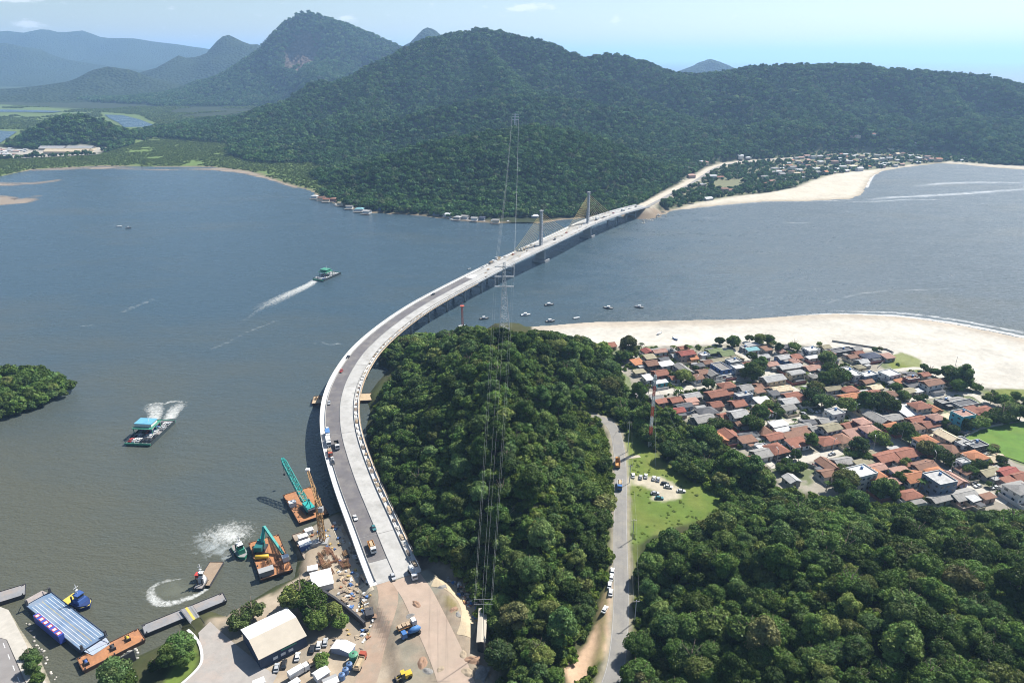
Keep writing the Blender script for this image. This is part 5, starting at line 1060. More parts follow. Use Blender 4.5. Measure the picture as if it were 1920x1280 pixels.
# ================================================================ VEHICLES
M_TYRE = mat('tyre_rubber', (.025, .025, .027), .9)
M_LAMP = mat('lamp_lens', (.55, .5, .4), .3)
def car_proto(paint):
    e = empty('car_proto'); b = MB()
    prof = [(-2.15, .35), (-2.2, .62), (-2.05, .88), (-1.2, .95), (1.05, .95), (2.0, .82), (2.18, .6), (2.15, .35)]
    b.v = []; n = len(prof); b.add([(-.86, x, z) for x, z in prof] + [(.86, x, z) for x, z in prof], [tuple(range(n)), tuple(range(n, 2 * n))[::-1]] + [(i, n + i, n + (i + 1) % n, (i + 1) % n) for i in range(n)])
    bo = b.build('body', paint, e)
    g = MB().prism([(-.82, -1.75), (.82, -1.75), (.82, .95), (-.82, .95)], .93, 1.40, [(-.66, -1.35), (.66, -1.35), (.66, .25), (-.66, .25)]); g.build('windows', M_GLASS, e)
    MB().prism([(-.665, -1.36), (.665, -1.36), (.665, .26), (-.665, .26)], 1.385, 1.47, [(-.6, -1.25), (.6, -1.25), (.6, .15), (-.6, .15)]).build('roof', paint, e)
    for sx in (-1, 1):
        MB().box(sx * .62 - .16, sx * .62 + .16, 2.1, 2.2, .58, .74).build('headlight', M_LAMP, bo)
        for y in (-1.3, 1.3): MB().tube([(sx * .72, y, .33), (sx * .9, y, .33)], .33, 10).build('wheel', M_TYRE, e)
    return e
PAINTS = {k: mat('car_paint_' + k, c, .3, var=.03, spec=.5) for k, c in {'white': (.66, .66, .65), 'silver': (.38, .39, .40), 'black': (.025, .025, .028), 'red': (.36, .04, .03), 'blue': (.05, .11, .26), 'teal': (.05, .16, .17)}.items()}
CARS = {k: car_proto(m) for k, m in PAINTS.items()}
CAR_USED = set()
def car(p, heading, col, label, group, parent=None):
    pro = CARS[col]
    if col in CAR_USED: e = copy_tree(pro)
    else: e = pro; CAR_USED.add(col)
    e.name = 'car'; e.location = p; e.rotation_euler = (0, 0, heading); tag(e, label, 'car', group); return e
def dirpx(a, b, z=0.0):
    """heading (rotation about Z of a thing whose front is +Y) from one photo position to another"""
    p = gp(*a, z); q = gp(*b, z); return math.atan2(-(q.x - p.x), q.y - p.y)
def truck(p, heading, cabc, bedc, label, kind='dump', load=None, name='truck', s=1.0):
    e = empty(name, p, heading, label, 'truck'); e.scale = (s, s, s); mc = mat('truck_paint_' + cabc, {'white': (.62, .62, .61), 'blue': (.05, .14, .34), 'orange': (.52, .22, .04), 'red': (.32, .07, .04), 'yellow': (.55, .38, .05), 'green': (.05, .22, .15), 'grey': (.3, .3, .3), 'brown': (.2, .12, .08)}[cabc], .45)
    mb_ = mat('truck_bed_' + bedc, {'white': (.6, .6, .59), 'blue': (.06, .17, .38), 'orange': (.50, .23, .06), 'red': (.30, .08, .05), 'tan': (.42, .34, .23), 'grey': (.28, .28, .28), 'dark': (.06, .06, .06), 'green': (.06, .25, .2)}[bedc], .6, var=.2, dirt=(.3, .25, .18))
    c = MB(); c.prism([(-1.2, 1.7), (1.2, 1.7), (1.2, 3.7), (-1.2, 3.7)], .7, 2.9, [(-1.15, 1.75), (1.15, 1.75), (1.15, 3.45), (-1.15, 3.45)]); cab = c.build('cab', mc, e)
    MB().box(-1.02, 1.02, 3.56, 3.66, 1.7, 2.55).build('windscreen', M_GLASS, cab)
    MB().box(-1.0, 1.0, -4.0, 3.6, .62, .9).build('chassis', M_TYRE, e)
    if kind == 'dump':
        d = MB(); d.box(-1.25, 1.25, -4.1, 1.35, 1.0, 1.15); d.box(-1.25, -1.13, -4.1, 1.35, 1.15, 2.3); d.box(1.13, 1.25, -4.1, 1.35, 1.15, 2.3); d.box(-1.13, 1.13, 1.22, 1.35, 1.15, 2.45); d.box(-1.13, 1.13, -4.1, -3.98, 1.15, 2.1); d.build('dump_body', mb_, e)
        if load: MB().prism([(-1.1, -3.95), (1.1, -3.95), (1.1, 1.2), (-1.1, 1.2)], 1.15, 2.35, [(-.6, -3.2), (.6, -3.2), (.6, .6), (-.6, .6)]).build('load', mat('sand_load', (.42, .32, .2), .95, var=.2), e)
    elif kind == 'box': MB().box(-1.25, 1.25, -4.1, 1.4, 1.0, 3.3).build('cargo_box', mb_, e)
    elif kind == 'flat':
        MB().box(-1.25, 1.25, -4.1, 1.4, 1.0, 1.25).build('flatbed', mb_, e)
        for k in range(3): MB().box(-1.0, 1.0, -3.8 + 1.7 * k, -2.4 + 1.7 * k, 1.26, 2.0 + .25 * (k % 2)).build('crate', M_TIMBER, e)
    elif kind == 'mixer':
        MB().tube([(0, -4.0, 2.0), (0, -3.2, 2.3), (0, -1.2, 2.3), (0, .9, 1.9)], [.55, 1.15, 1.2, .6], 12).build('drum', mb_, e, True)
    for sx in (-1, 1):
        for y in (2.6, -2.0, -3.2): MB().tube([(sx * .9, y, .5), (sx * 1.22, y, .5)], .5, 10).build('wheel', M_TYRE, e)
    return e
# parked and driving cars
for a, b, h, col, lab in [(1187, 893, (1187, 900, 1188, 870), 'white', 'white car on the grass at the edge of the gravel lot by the road'), (1201, 895, (1200, 905, 1203, 880), 'silver', 'silver car in the gravel lot row'), (1211, 893, (1211, 903, 1213, 878), 'white', 'white car in the gravel lot row by the silver one'),
                          (1226, 897, (1225, 905, 1229, 880), 'white', 'white car parked side by side in the gravel lot'), (1234, 899, (1233, 905, 1237, 882), 'silver', 'pale silver car parked side by side with a white one'), (1247, 907, (1236, 906, 1260, 909), 'black', 'black car parked broadside in the gravel lot'),
                          (1253, 913, (1240, 911, 1266, 916), 'white', 'white car just behind the black car in the gravel lot'), (1277, 921, (1265, 921, 1290, 922), 'white', 'white car alone at the far end of the gravel lot'), (1228, 925, (1216, 925, 1240, 926), 'silver', 'silver car beside the dark teal car in the gravel lot'), (1236, 934, (1224, 934, 1250, 935), 'teal', 'dark teal car on the gravel beside a silver car')]:
    p = gp(a, b, 5.8); p.z = ground_z(p.x, p.y) + .03; car(p, dirpx(h[:2], h[2:], 5.8), col, lab, 'cars in the gravel lot')
for k, (a, b) in enumerate([(1148, 1072), (1146, 1084), (1143, 1098), (1145, 1112), (1134, 1142)]):
    p = gp(a, b, 6.0); p.z = ground_z(p.x, p.y) + .02; car(p, dirpx((a, b), (a + (8 if k == 4 else 1.5), b - 14), 6) , 'white', 'white car parked on the red dirt shoulder of the country road' if k < 4 else 'white car apart from the others on the red dirt shoulder', 'cars on the dirt shoulder')
p = gp(1158, 871, 6.06); truck(p, dirpx((1160, 880), (1159, 850), 6), 'orange', 'orange', 'orange truck driving on the country road', 'dump')
p = gp(1162, 913, 6.06); truck(p, dirpx((1164, 880), (1160, 930), 6), 'blue', 'white', 'blue truck with white load on the country road', 'dump', True)
for a, b, col, lab in [(519, 1253, 'silver', 'silver car by the hangar wall'), (533, 1246, 'black', 'black car between the silver and white cars by the hangar'), (558, 1232, 'white', 'white car in front of the hangar'), (585, 1218, 'black', 'dark car at the far end of the hangar wall'), (598, 1211, 'white', 'white car between dark and silver ones beyond the hangar'), (610, 1205, 'silver', 'silver car next to the white tent')]:
    p = gp(a, b, 3.1); p.z = ground_z(p.x, p.y) + .03; car(p, dirpx((a, b), (a + 2.5, b - 14), 3), col, lab, 'cars beside the hangar')
def on_bridge(px, py, o=None):
    s = s_of(px, py); q = gp(px, py, b_at(s)[0].z); c, d, r = b_at(s); off = (q - c).dot(r); s2 = s + (q - c).dot(d); return s2, (off if o is None else o)
def bridge_truck(px, py, cab, bed, lab, kind, flip=False, load=None, s=1.0, o=None):
    ss, of = on_bridge(px, py, o); c, d, r = b_at(ss); p = c + r * of; p.z += .07; truck(p, math.atan2(-d.x, d.y) + (math.pi if flip else 0), cab, bed, lab, kind, load, s=s)
def bridge_car(px, py, col, lab, flip=False):
    ss, of = on_bridge(px, py); c, d, r = b_at(ss); p = c + r * of; p.z += .07; car(p, math.atan2(-d.x, d.y) + (math.pi if flip else 0), col, lab, 'cars on the bridge')
bridge_truck(698, 1030, 'white', 'orange', 'white-cab dump truck loaded with soil on the bridge asphalt', 'dump', True, True)
bridge_truck(774, 1079, 'white', 'white', 'white concrete mixer truck at the bridge end', 'mixer', True)
bridge_truck(615, 818, 'white', 'blue', 'truck with blue box parked on the bridge edge lane', 'box', True)
bridge_truck(616, 832, 'white', 'white', 'white box truck behind the blue box truck on the bridge', 'box', True)
bridge_truck(632, 838, 'white', 'dark', 'truck with dark body in the middle of the bridge asphalt', 'dump', True)
bridge_truck(619, 852, 'red', 'grey', 'red-cab truck on the bridge edge lane', 'flat', True)
for a, b, col, lab in [(737, 1083, 'silver', 'silver pickup at the joint of bridge and dirt road'), (701, 991, 'teal', 'dark green car at the asphalt edge on the bridge'), (623, 862, 'white', 'white car ahead of the red-cab truck on the bridge'), (624, 868, 'black', 'black car on the bridge beside the white walkway'), (666, 972, 'white', 'white car by the brown crate on the bridge'), (652, 671, 'black', 'black car far along the bend of the bridge'),
                       (614, 806, 'white', 'white car behind the blue box truck on the bridge'), (640, 697, 'red', 'red car on the curve of the bridge'), (617, 757, 'silver', 'silver car on the bridge above the pontoon'), (812, 553, 'black', 'black car on the straight part of the bridge')]: bridge_car(a, b, col, lab, True)
for k, (a, b) in enumerate([(905, 503), (922, 494), (933, 487), (962, 478), (980, 470), (1003, 462), (1040, 450), (1062, 437), (1088, 426), (1120, 412), (1132, 408), (1150, 400), (1168, 396), (1180, 392), (1192, 388)]):
    if k in (1, 2, 4, 9, 12): bridge_truck(a, b, 'white', ['white', 'grey', 'tan'][k % 3], f'work truck with {["white", "grey", "tan"][k % 3]} body on the bridge deck {["before the first cable mast", "beside the first cable mast", "past the second cable mast", "at the far abutment", "near the asphalt end"][[1, 2, 4, 9, 12].index(k)]}', ['box', 'flat', 'dump'][k % 3], k % 2 == 0)
    else: bridge_car(a, b, ['white', 'silver', 'black', 'red'][k % 4], f'{["white", "silver", "black", "red"][k % 4]} car on the bridge deck near the cable masts', k % 2 == 0)
# building materials along the right edge of the deck
mg = random.Random(3); CR = []
for k in range(5):
    m = MB(); w, d, h = mg.uniform(.5, 1.1), mg.uniform(.8, 2.4), mg.uniform(.3, .9)
    for q in range(3): m.box(-w, w, -d + q * d * .68, -d + q * d * .68 + d * .6, 0, h * mg.uniform(.6, 1))
    m.box(-w * .9, w * .9, -d * .95, d * .95, 0, .12); me = m.mesh('material_stack'); CR.append(me)
MCR = [mat('stack_' + n, c, .9, var=.25, obvar=.3) for n, c in (('timber', (.36, .27, .18)), ('steel', (.2, .16, .13)), ('bags', (.5, .48, .44)), ('panels', (.30, .24, .17)))]
CRM = [[me.copy() for _ in MCR] for me in CR]
for row in CRM:
    for me, m in zip(row, MCR): me.materials.append(m)
NM = ['timber boards', 'rusty steel', 'white bags', 'formwork panels']
for k, s in enumerate(np.arange(6, 330, 6.2)):
    q = mg.randrange(4); p, d, r = b_at(s + mg.uniform(-2, 2)); pos = p + r * mg.uniform(9.6, 10.3); o = link('material_stack', CRM[mg.randrange(5)][q], None, None, (pos.x, pos.y, p.z - .015), math.atan2(-d.x, d.y) + mg.uniform(-.2, .2))
    tag(o, f'small stack of {NM[q]} on the inner edge walkway of the bridge', 'stack', 'building materials on the bridge edge')
for k, s in enumerate(np.arange(S_ASPH + 10, BLEN - 20, 11)):
    q = mg.randrange(4); p, d, r = b_at(s); of = mg.choice([-9.6, 9.6, -1.8, 2.2]); pos = p + r * of; o = link('material_stack', CRM[mg.randrange(5)][q], None, None, (pos.x, pos.y, p.z + (.13 if of < -9 else .065 if abs(of) < 3 else 0)), math.atan2(-d.x, d.y) + mg.uniform(-.3, .3))
    tag(o, f'stack of {NM[q]} on the bridge deck by the cable masts', 'stack', 'building materials near the cable masts')

# ================================================================ VESSELS
def quad(px, z):
    P = [gp(a, b, z) for a, b in px]; c = sum(P, Vector()) / 4; l = ((P[2] - P[1]) + (P[3] - P[0])) / 2; w = ((P[1] - P[0]) + (P[2] - P[3])) / 2; L_ = l.length; W_ = abs(w.dot(Vector((l.y, -l.x, 0)).normalized())); return c, math.atan2(-l.x, l.y), L_, W_
M_RUST = mat('rusty_deck', (.36, .165, .075), .85, var=.25, scale=.35, dirt=(.20, .10, .06), dirt_amt=.8)
M_RUSTD = mat('rusty_hull', (.10, .06, .045), .85, var=.3, scale=.4)
M_TEAL = mat('crane_teal', (.03, .30, .27), .5, var=.1); M_TEALD = mat('crane_teal_dark', (.02, .13, .13), .5, var=.1)
M_DARK = mat('dark_steel', (.05, .05, .055), .7, var=.2); M_YEL = mat('machine_yellow', (.55, .36, .04), .5, var=.1); M_WHITE = mat('white_sheet', (.64, .64, .635), .7, var=.05, dirt=(.5, .48, .45))
M_GREYD = mat('grey_deck', (.22, .22, .225), .85, var=.15, scale=.3, dirt=(.30, .22, .16), dirt_amt=.5)
def hull(e, L_, W_, h, md, ms, rake=1.2, ds=.0):
    a = W_ / 2; b = L_ / 2; MB().prism([(-a, -b + rake), (a, -b + rake), (a, b - rake), (-a, b - rake)], -.8, h, [(-a, -b), (a, -b), (a, b), (-a, b)]).build('hull', ms, e)
    MB().prism([(-a + .25, -b + .25), (a - .25, -b + .25), (a - .25, b - .25), (-a + .25, b - .25)], h + .003, h + .06).build('deck', md, e)
    c = MB(); t = .14
    for x0, x1, y0_, y1_ in ((-a, a, -b, -b + t), (-a, a, b - t, b), (-a, -a + t, -b + t, b - t), (a - t, a, -b + t, b - t)): c.box(x0, x1, y0_, y1_, h + .003, h + .3)
    c.build('coaming', ms, e)
def barge(px, h, label, md=M_RUST, ms=M_RUSTD, name='barge', cat='barge', rake=1.2):
    c, hd, L_, W_ = quad(px, h); e = empty(name, (c.x, c.y, 0), hd, label, cat); hull(e, L_, W_, h, md, ms, rake); return e, c, hd, L_, W_
M_BOLL = M_DARK
def bollards(e, L_, W_, h, n=4):
    for k in range(n):
        for s in (-1, 1): MB().tube([(s * (W_ / 2 - .6), -L_ / 2 + 1 + k * (L_ - 2) / (n - 1), h + .06), (s * (W_ / 2 - .6), -L_ / 2 + 1 + k * (L_ - 2) / (n - 1), h + .7)], .25, 8).build('bollard', M_BOLL, e)
def loose(name, me, p, rz, label, cat, grp=None): o = link(name, me, None, None, p, rz); tag(o, label, cat, grp); return o
# crane barge
e, c, hd, L_, W_ = barge([(529, 926), (585, 914), (617, 963), (560, 980)], 1.5, 'rusty square-ended barge carrying the teal lattice crane'); bollards(e, L_, W_, 1.5)
cr = empty('crawler_crane', (*gp(578, 955, 1.6)[:2], 1.57), 0, 'teal crawler crane with long lattice boom on a rusty barge', 'crane'); base = Vector(cr.location)
tip = gp(529, 859, 17.0) - base; dirh = Vector((tip.x, tip.y, 0)).normalized(); ang = math.atan2(-dirh.x, dirh.y); Rz = Matrix.Rotation(ang, 3, 'Z')
def rot(mb): mb.v = [tuple(Rz @ Vector(v)) for v in mb.v]; return mb
for s in (-1, 1): rot(MB().box(s * 2.4 - .55, s * 2.4 + .55, -3.6, 3.6, 0, 1.2)).build('crawler_track', M_DARK, cr)
rot(MB().box(-1.9, 1.9, -4.6, 2.2, 1.3, 3.6)).build('machine_house', M_TEAL, cr); rot(MB().box(1.0, 2.3, 2.21, 3.7, 1.5, 3.7)).build('cab', M_TEALD, cr); rot(MB().box(-2.0, 2.0, -5.9, -4.61, 1.2, 3.2)).build('counterweight', M_DARK, cr)
foot = Vector((0, 0, 2.2)) + dirh * 1.6; mid1 = foot.lerp(tip, .12); mid2 = foot.lerp(tip, .9)
bm_ = MB().lattice(foot, mid1, .9, 2.5, 3, .2); bm_.lattice(mid1, mid2, 2.5, 2.1, 15, .2); bm_.lattice(mid2, tip, 2.1, .9, 3, .2); bm_.build('lattice_boom', M_TEAL, cr)
gan = Vector((0, 0, 7.5)) - dirh * 2.5; MB().bar(Vector((0, 0, 3.6)), gan, .35).bar(Vector((0, 0, 3.6)) - dirh * 4, gan, .3).build('gantry', M_TEALD, cr)
MB().tube([gan, tip], .09, 4).build('pendant_rope', M_DARK, cr); MB().tube([tip, tip + Vector((0, 0, -9))], .08, 4).box(tip.x - .4, tip.x + .4, tip.y - .4, tip.y + .4, tip.z - 10.2, tip.z - 9).build('hook_block', M_DARK, cr)
p = gp(549, 950, 1.6); loose('deck_cabin', None, p, hd, '', '') if False else None
def cabin(px, py, z, w, d, h, rz, label, m=M_WHITE, wm=None, name='site_cabin', roof=M_WHITE):
    p = gp(px, py, z); e = empty(name, (p.x, p.y, z), rz, label, 'cabin'); MB().box(-w / 2, w / 2, -d / 2, d / 2, -.05, h).build('wall', wm or m, e)
    MB().box(-w / 2 - .2, w / 2 + .2, -d / 2 - .2, d / 2 + .2, h + .003, h + .18).build('roof', roof, e); MB().box(-.45, .45, -d / 2 - .05, -d / 2 + .05, .05, 2.0 if h > 2.1 else h - .2).build('door', M_DOOR, e)
    for s in (-1, 1): MB().box(s * w * .32 - .4, s * w * .32 + .4, -d / 2 - .05, -d / 2 + .05, h * .45, h * .8).build('window', M_GLASS, e)
    return e
cabin(549, 948, 1.57, 3.2, 2.4, 2.4, hd, 'small white cabin on the crane barge')
# excavator barge
e, c, hd, L_, W_ = barge([(468, 1017), (520, 1002), (552, 1067), (486, 1088)], 1.6, 'rusty orange barge carrying the teal excavator'); bollards(e, L_, W_, 1.6)
ex = empty('barge_excavator', (*gp(489, 1030, 1.7)[:2], 1.67), 0, 'teal dredging excavator with folded box boom on an orange barge', 'excavator'); b0 = Vector(ex.location)
for s in (-1, 1): MB().box(s * 1.9 - .5, s * 1.9 + .5, -3, 3, 0, 1.1).build('crawler_track', M_DARK, ex)
MB().box(-1.9, 1.7, -3.2, 2.0, 1.2, 3.5).build('machine_house', M_TEALD, ex); MB().box(-1.8, -.4, 2.01, 3.5, 1.3, 3.6).build('cab', M_TEAL, ex)
q = gp(531, 1038, 2.6) - b0; st_ = Vector((.8, 1.0, 3.0)); el_ = Vector((1.2, 4.5, 9.5)); MB().bar(st_, el_, 1.1, 1.3).build('boom', M_TEAL, ex); MB().bar(el_, q, 1.0, 1.25).build('stick', M_TEAL, ex)
tp = gp(493, 993, 8) - b0; MB().bar(Vector((-.5, 1.5, 3.4)), tp, .5).bar(tp, tp + Vector((1.8, .3, .2)), .7, .9).build('mast', M_TEAL, ex); MB().prism([(q.x - .9, q.y - .9), (q.x + .9, q.y - .9), (q.x + .9, q.y + .9), (q.x - .9, q.y + .9)], q.z - 1.1, q.z + .5, [(q.x - .5, q.y - .5), (q.x + .5, q.y - .5), (q.x + .5, q.y + .5), (q.x - .5, q.y + .5)]).build('bucket', M_DARK, ex)
pt = gp(491, 1044, 2.6); t_ = empty('fuel_tank', (pt.x, pt.y, 1.68), hd + 1.2, 'yellow cylindrical tank on the excavator barge', 'tank'); MB().tube([(0, -3, 1.1), (0, -2.8, 1.1), (0, 2.8, 1.1), (0, 3, 1.1)], [.6, 1.0, 1.0, .6], 12).build('vessel', M_YEL, t_, True); MB().box(-.8, .8, -2, -1.6, 0, .4).box(-.8, .8, 1.6, 2, 0, .4).build('cradle', M_DARK, t_)
cabin(500, 1076, 1.68, 6, 3, 2.6, hd, 'grey site cabin with pale roof on the excavator barge', M_GREYD, M_GREYD, roof=M_PIER); cabin(536, 1050, 1.68, 2.6, 2.2, 2.2, hd, 'small white cabin on the corner of the excavator barge')
M_REBAR = mat('rusty_rebar', (.23, .115, .065), .9, var=.3, obvar=.3); M_REBAR2 = mat('brown_steel', (.28, .17, .09), .9, var=.3, obvar=.3)
def cage(nm, w, l, h, n, t, m):
    b = MB()
    for k in range(n + 1):
        y = -l / 2 + l * k / n; b.bar((-w / 2, y, 0), (-w / 2, y, h), t); b.bar((w / 2, y, 0), (w / 2, y, h), t); b.bar((-w / 2, y, h), (w / 2, y, h), t)
        if k < n: b.bar((-w / 2, y, 0), (w / 2, y + l / n, h), t)
    for x, z in ((-w / 2, .1), (w / 2, .1), (-w / 2, h), (w / 2, h), (0, h), (0, .1)): b.bar((x, -l / 2, z), (x, l / 2, z), t)
    me = b.mesh(nm); me.materials.append(m); return me
CAGES = [cage('rebar_cage', 1.8, 6, 1.4, 10, .12, M_REBAR), cage('rebar_cage', 2.4, 4.5, 1.8, 7, .14, M_REBAR2), cage('rebar_cage', 1.4, 8, 1.0, 12, .12, M_REBAR)]
yg = random.Random(11)
for k, (a, b) in enumerate([(495, 1057), (505, 1053), (515, 1060), (520, 1047), (509, 1064), (527, 1062), (540, 1062)]):
    p = gp(a, b, 1.7); loose('rebar_cage', CAGES[k % 3], (p.x, p.y, 1.68), hd + yg.uniform(-.8, .8), 'rusty steel frame lying on the excavator barge', 'steel frame', 'steel frames on the excavator barge').scale = (.55, .55, .7)
# tugs
def boat_hull(e, L_, W_, h, m, md, n=9, stern=.8, z0=-.6):
    prof = []; 
    for k in range(n):
        f = k / (n - 1); y = -L_ / 2 + L_ * f; w = W_ / 2 * (stern + (1 - stern) * min(1, f * 3)) * (1 if f < .55 else math.sqrt(max(0, 1 - ((f - .55) / .45) ** 2)) * .97 + .03); prof.append((y, w, h + .55 * max(0, f - .5) ** 1.5 * 2))
    vs = []; 
    for y, w, z in prof: vs += [(-w * .75, y * .94, z0), (w * .75, y * .94, z0), (w, y, z), (-w, y, z)]
    fs = [(4 * i + k, 4 * i + (k + 1) % 4, 4 * i + 4 + (k + 1) % 4, 4 * i + 4 + k) for i in range(n - 1) for k in range(4)] + [(0, 3, 2, 1), (4 * n - 4, 4 * n - 3, 4 * n - 2, 4 * n - 1)]
    MB().add(vs, fs).build('hull', m, e)
    vs = []
    for y, w, z in prof: vs += [(-max(w - .12, .01), y * .985, z + .02), (max(w - .12, .01), y * .985, z + .02)]
    MB().add(vs, [(2 * i, 2 * i + 1, 2 * i + 3, 2 * i + 2) for i in range(n - 1)]).build('deck', md, e)
M_NAVY = mat('navy_hull', (.025, .045, .13), .45, var=.08); M_NAVYL = mat('blue_cabin', (.05, .10, .27), .45, var=.08); M_YDECK = mat('yellow_deck', (.52, .40, .07), .7, var=.15); M_GREENB = mat('green_hull', (.03, .20, .13), .5, var=.1); M_REDB = mat('red_paint', (.42, .05, .04), .5)
def tug(px, py, h_px, L_, W_, mh, md, mc, label, z=1.3, fore=None):
    p = gp(px, py, z); e = empty('tugboat', (p.x, p.y, 0), dirpx(*h_px), label, 'boat'); boat_hull(e, L_, W_, z, mh, md, stern=.85)
    if fore: MB().prism([(-W_ * .47, -L_ * .12), (W_ * .47, -L_ * .12), (W_ * .47, L_ * .12), (W_ * .36, L_ * .3), (W_ * .12, L_ * .45), (-W_ * .12, L_ * .45), (-W_ * .36, L_ * .3), (-W_ * .47, L_ * .12)], z + .02, z + .75).build('foredeck', fore, e)
    MB().prism([(-W_ * .32, -.5), (W_ * .32, -.5), (W_ * .32, L_ * .27), (-W_ * .32, L_ * .27)], z, z + 2.3, [(-W_ * .3, -.3), (W_ * .3, -.3), (W_ * .28, L_ * .24), (-W_ * .28, L_ * .24)]).build('deckhouse', mc, e)
    w = MB().prism([(-W_ * .22, .2), (W_ * .22, .2), (W_ * .2, L_ * .19), (-W_ * .2, L_ * .19)], z + 2.3, z + 4.5); wh = w.build('wheelhouse', mc, e); MB().prism([(-W_ * .225, .1), (W_ * .225, .1), (W_ * .205, L_ * .195), (-W_ * .205, L_ * .195)], z + 3.3, z + 4.1).build('windows', M_GLASS, wh)
    MB().prism([(-W_ * .26, -.1), (W_ * .26, -.1), (W_ * .24, L_ * .22), (-W_ * .24, L_ * .22)], z + 4.503, z + 4.7).build('wheelhouse_roof', M_WHITE if mc is not M_NAVYL else mc, e)
    MB().bar((0, .8, z + 4.7), (0, .8, z + 9), .22).bar((-1, .8, z + 7.5), (1, .8, z + 7.5), .14).box(-.5, .5, .4, 1.2, z + 6, z + 6.25).build('mast', M_WHITE, e)
    for s in (-1, 1): MB().tube([(s * W_ * .24, -1.5, z), (s * W_ * .24, -1.5, z + 3.2)], .35, 8).build('funnel', M_DARK, e)
    for k in range(6):
        for s in (-1, 1): MB().tube([(s * (W_ / 2 + .02), -L_ * .4 + k * L_ * .12, z - .5), (s * (W_ / 2 + .3), -L_ * .4 + k * L_ * .12, z - .5)], .42, 8).build('tyre_fender', M_TYRE, e)
    return e
tug(147, 1127, ((118, 1118), (166, 1138)), 13.5, 6.5, M_NAVY, M_YDECK, M_NAVYL, 'navy blue tugboat with yellow aft deck beside the blue barge', fore=M_NAVY)
tug(450, 1032, ((438, 1012), (463, 1050)), 12.5, 5.0, M_GREENB, M_GREYD, M_GREENB, 'green tugboat pushing the orange excavator barge')
e, c, hd, L_, W_ = barge([(392, 1053), (421, 1053), (392, 1098), (366, 1098)], 1.0, 'small empty brown deck barge under way', mat('brown_deck', (.27, .20, .14), .9, var=.2, dirt=(.18, .14, .1)), M_DARK); 
tug(378, 1091, ((375, 1099), (398, 1060)), 7.5, 4.0, M_DARK, M_GREYD, M_WHITE, 'small white pusher boat with dark hull behind the brown barge', 1.35)
p = gp(371, 1080, 1.4); o = MB().prism([(-1.1, -1.1), (1.1, -1.1), (1.1, 1.1), (-1.1, 1.1)], 0, 2.2, [(-.9, -.9), (.9, -.9), (.9, .9), (-.9, .9)]); 
o = cabin(373, 1082, 1.06, 2.2, 2.0, 1.9, hd, 'red roofed box on the small brown barge', M_REDB, M_REDB, 'deck_box', M_REDB)
# blue ro-ro barge
M_BDECK = mat('blue_deck', (.125, .19, .285), .75, var=.2, scale=.2, dirt=(.24, .26, .28), dirt_amt=.7); M_BHULL = mat('dark_blue_hull', (.05, .07, .12), .7, var=.2); M_LBLUE = mat('light_blue_ramp', (.32, .38, .47), .8, var=.15, dirt=(.35, .27, .22))
e, c, hd, L_, W_ = barge([(45, 1130), (98, 1113), (205, 1190), (150, 1222)], 1.9, 'blue vehicle ferry barge with striped deck moored at the rusty pontoon', M_BDECK, M_BHULL, 'ferry_barge', 'barge', 2.2)
a = W_ / 2; b = L_ / 2
for k in range(7): MB().box(-a + 1.2 + k * (W_ - 2.4) / 6 - .07, -a + 1.2 + k * (W_ - 2.4) / 6 + .07, -b + 3.2, b - 2, 1.965, 1.975).build('lane_line', M_PAINT if k != 3 else M_YPAINT, e)
MB().prism([(-a + .8, b - .01), (a - .8, b - .01), (a - 1.6, b + 4.6), (-a + 1.6, b + 4.6)], 1.1, 1.55).build('ramp', M_LBLUE, e); MB().prism([(-a + 1.6, -b - 4.2), (a - 1.6, -b - 4.2), (a - .8, -b + .01), (-a + .8, -b + .01)], 1.2, 1.6).build('ramp', mat('tan_ramp', (.30, .26, .24), .9, var=.2), e)
for sy in (-1, 1):
    for sx in (-1, 1): MB().box(sx * (a - .5) - .4, sx * (a - .5) + .4, sy * (b - .5) - .4, sy * (b - .5) + .4, 1.97, 4.4).bar((sx * (a - .5), sy * (b - .5), 4.2), (sx * (a - 1.4), sy * (b + 3), 2.2), .18).build('ramp_post', M_DARK, e)
# side house along the shore side with red-framed windows
px0 = gp(59, 1160, 3.0); px1 = gp(111, 1197, 3.0); mid = (px0 + px1) / 2; sd = Vector((mid.x - c.x, mid.y - c.y, 0)); inv = Matrix.Rotation(-hd, 3, 'Z'); lc = inv @ sd; Lh = (px1 - px0).length; sgn = 1 if lc.x > 0 else -1
sh_ = MB().box(sgn * (a - .1) - .0 if sgn > 0 else -a - 1.9, sgn * (a - .1) + 2.0 if sgn > 0 else -a + .1, lc.y - Lh / 2, lc.y + Lh / 2, .3, 4.2).build('side_house', mat('royal_blue', (.045, .075, .33), .5), e)
xx = sgn * (a + .9)
for k in range(6):
    yy = lc.y - Lh / 2 + (k + .5) * Lh / 6; f = MB(); w2, l2, t2 = .85, .95, .28
    f.box(xx - w2, xx + w2, yy - l2, yy - l2 + t2, 4.203, 4.28); f.box(xx - w2, xx + w2, yy + l2 - t2, yy + l2, 4.203, 4.28); f.box(xx - w2, xx - w2 + t2, yy - l2 + t2, yy + l2 - t2, 4.203, 4.28); f.box(xx + w2 - t2, xx + w2, yy - l2 + t2, yy + l2 - t2, 4.203, 4.28); f.build('square_mark', M_REDB, sh_)
    MB().box(xx - w2 + t2 + .01, xx + w2 - t2 - .01, yy - l2 + t2 + .01, yy + l2 - t2 - .01, 4.203, 4.25).build('mark_field', M_WHITE, sh_)
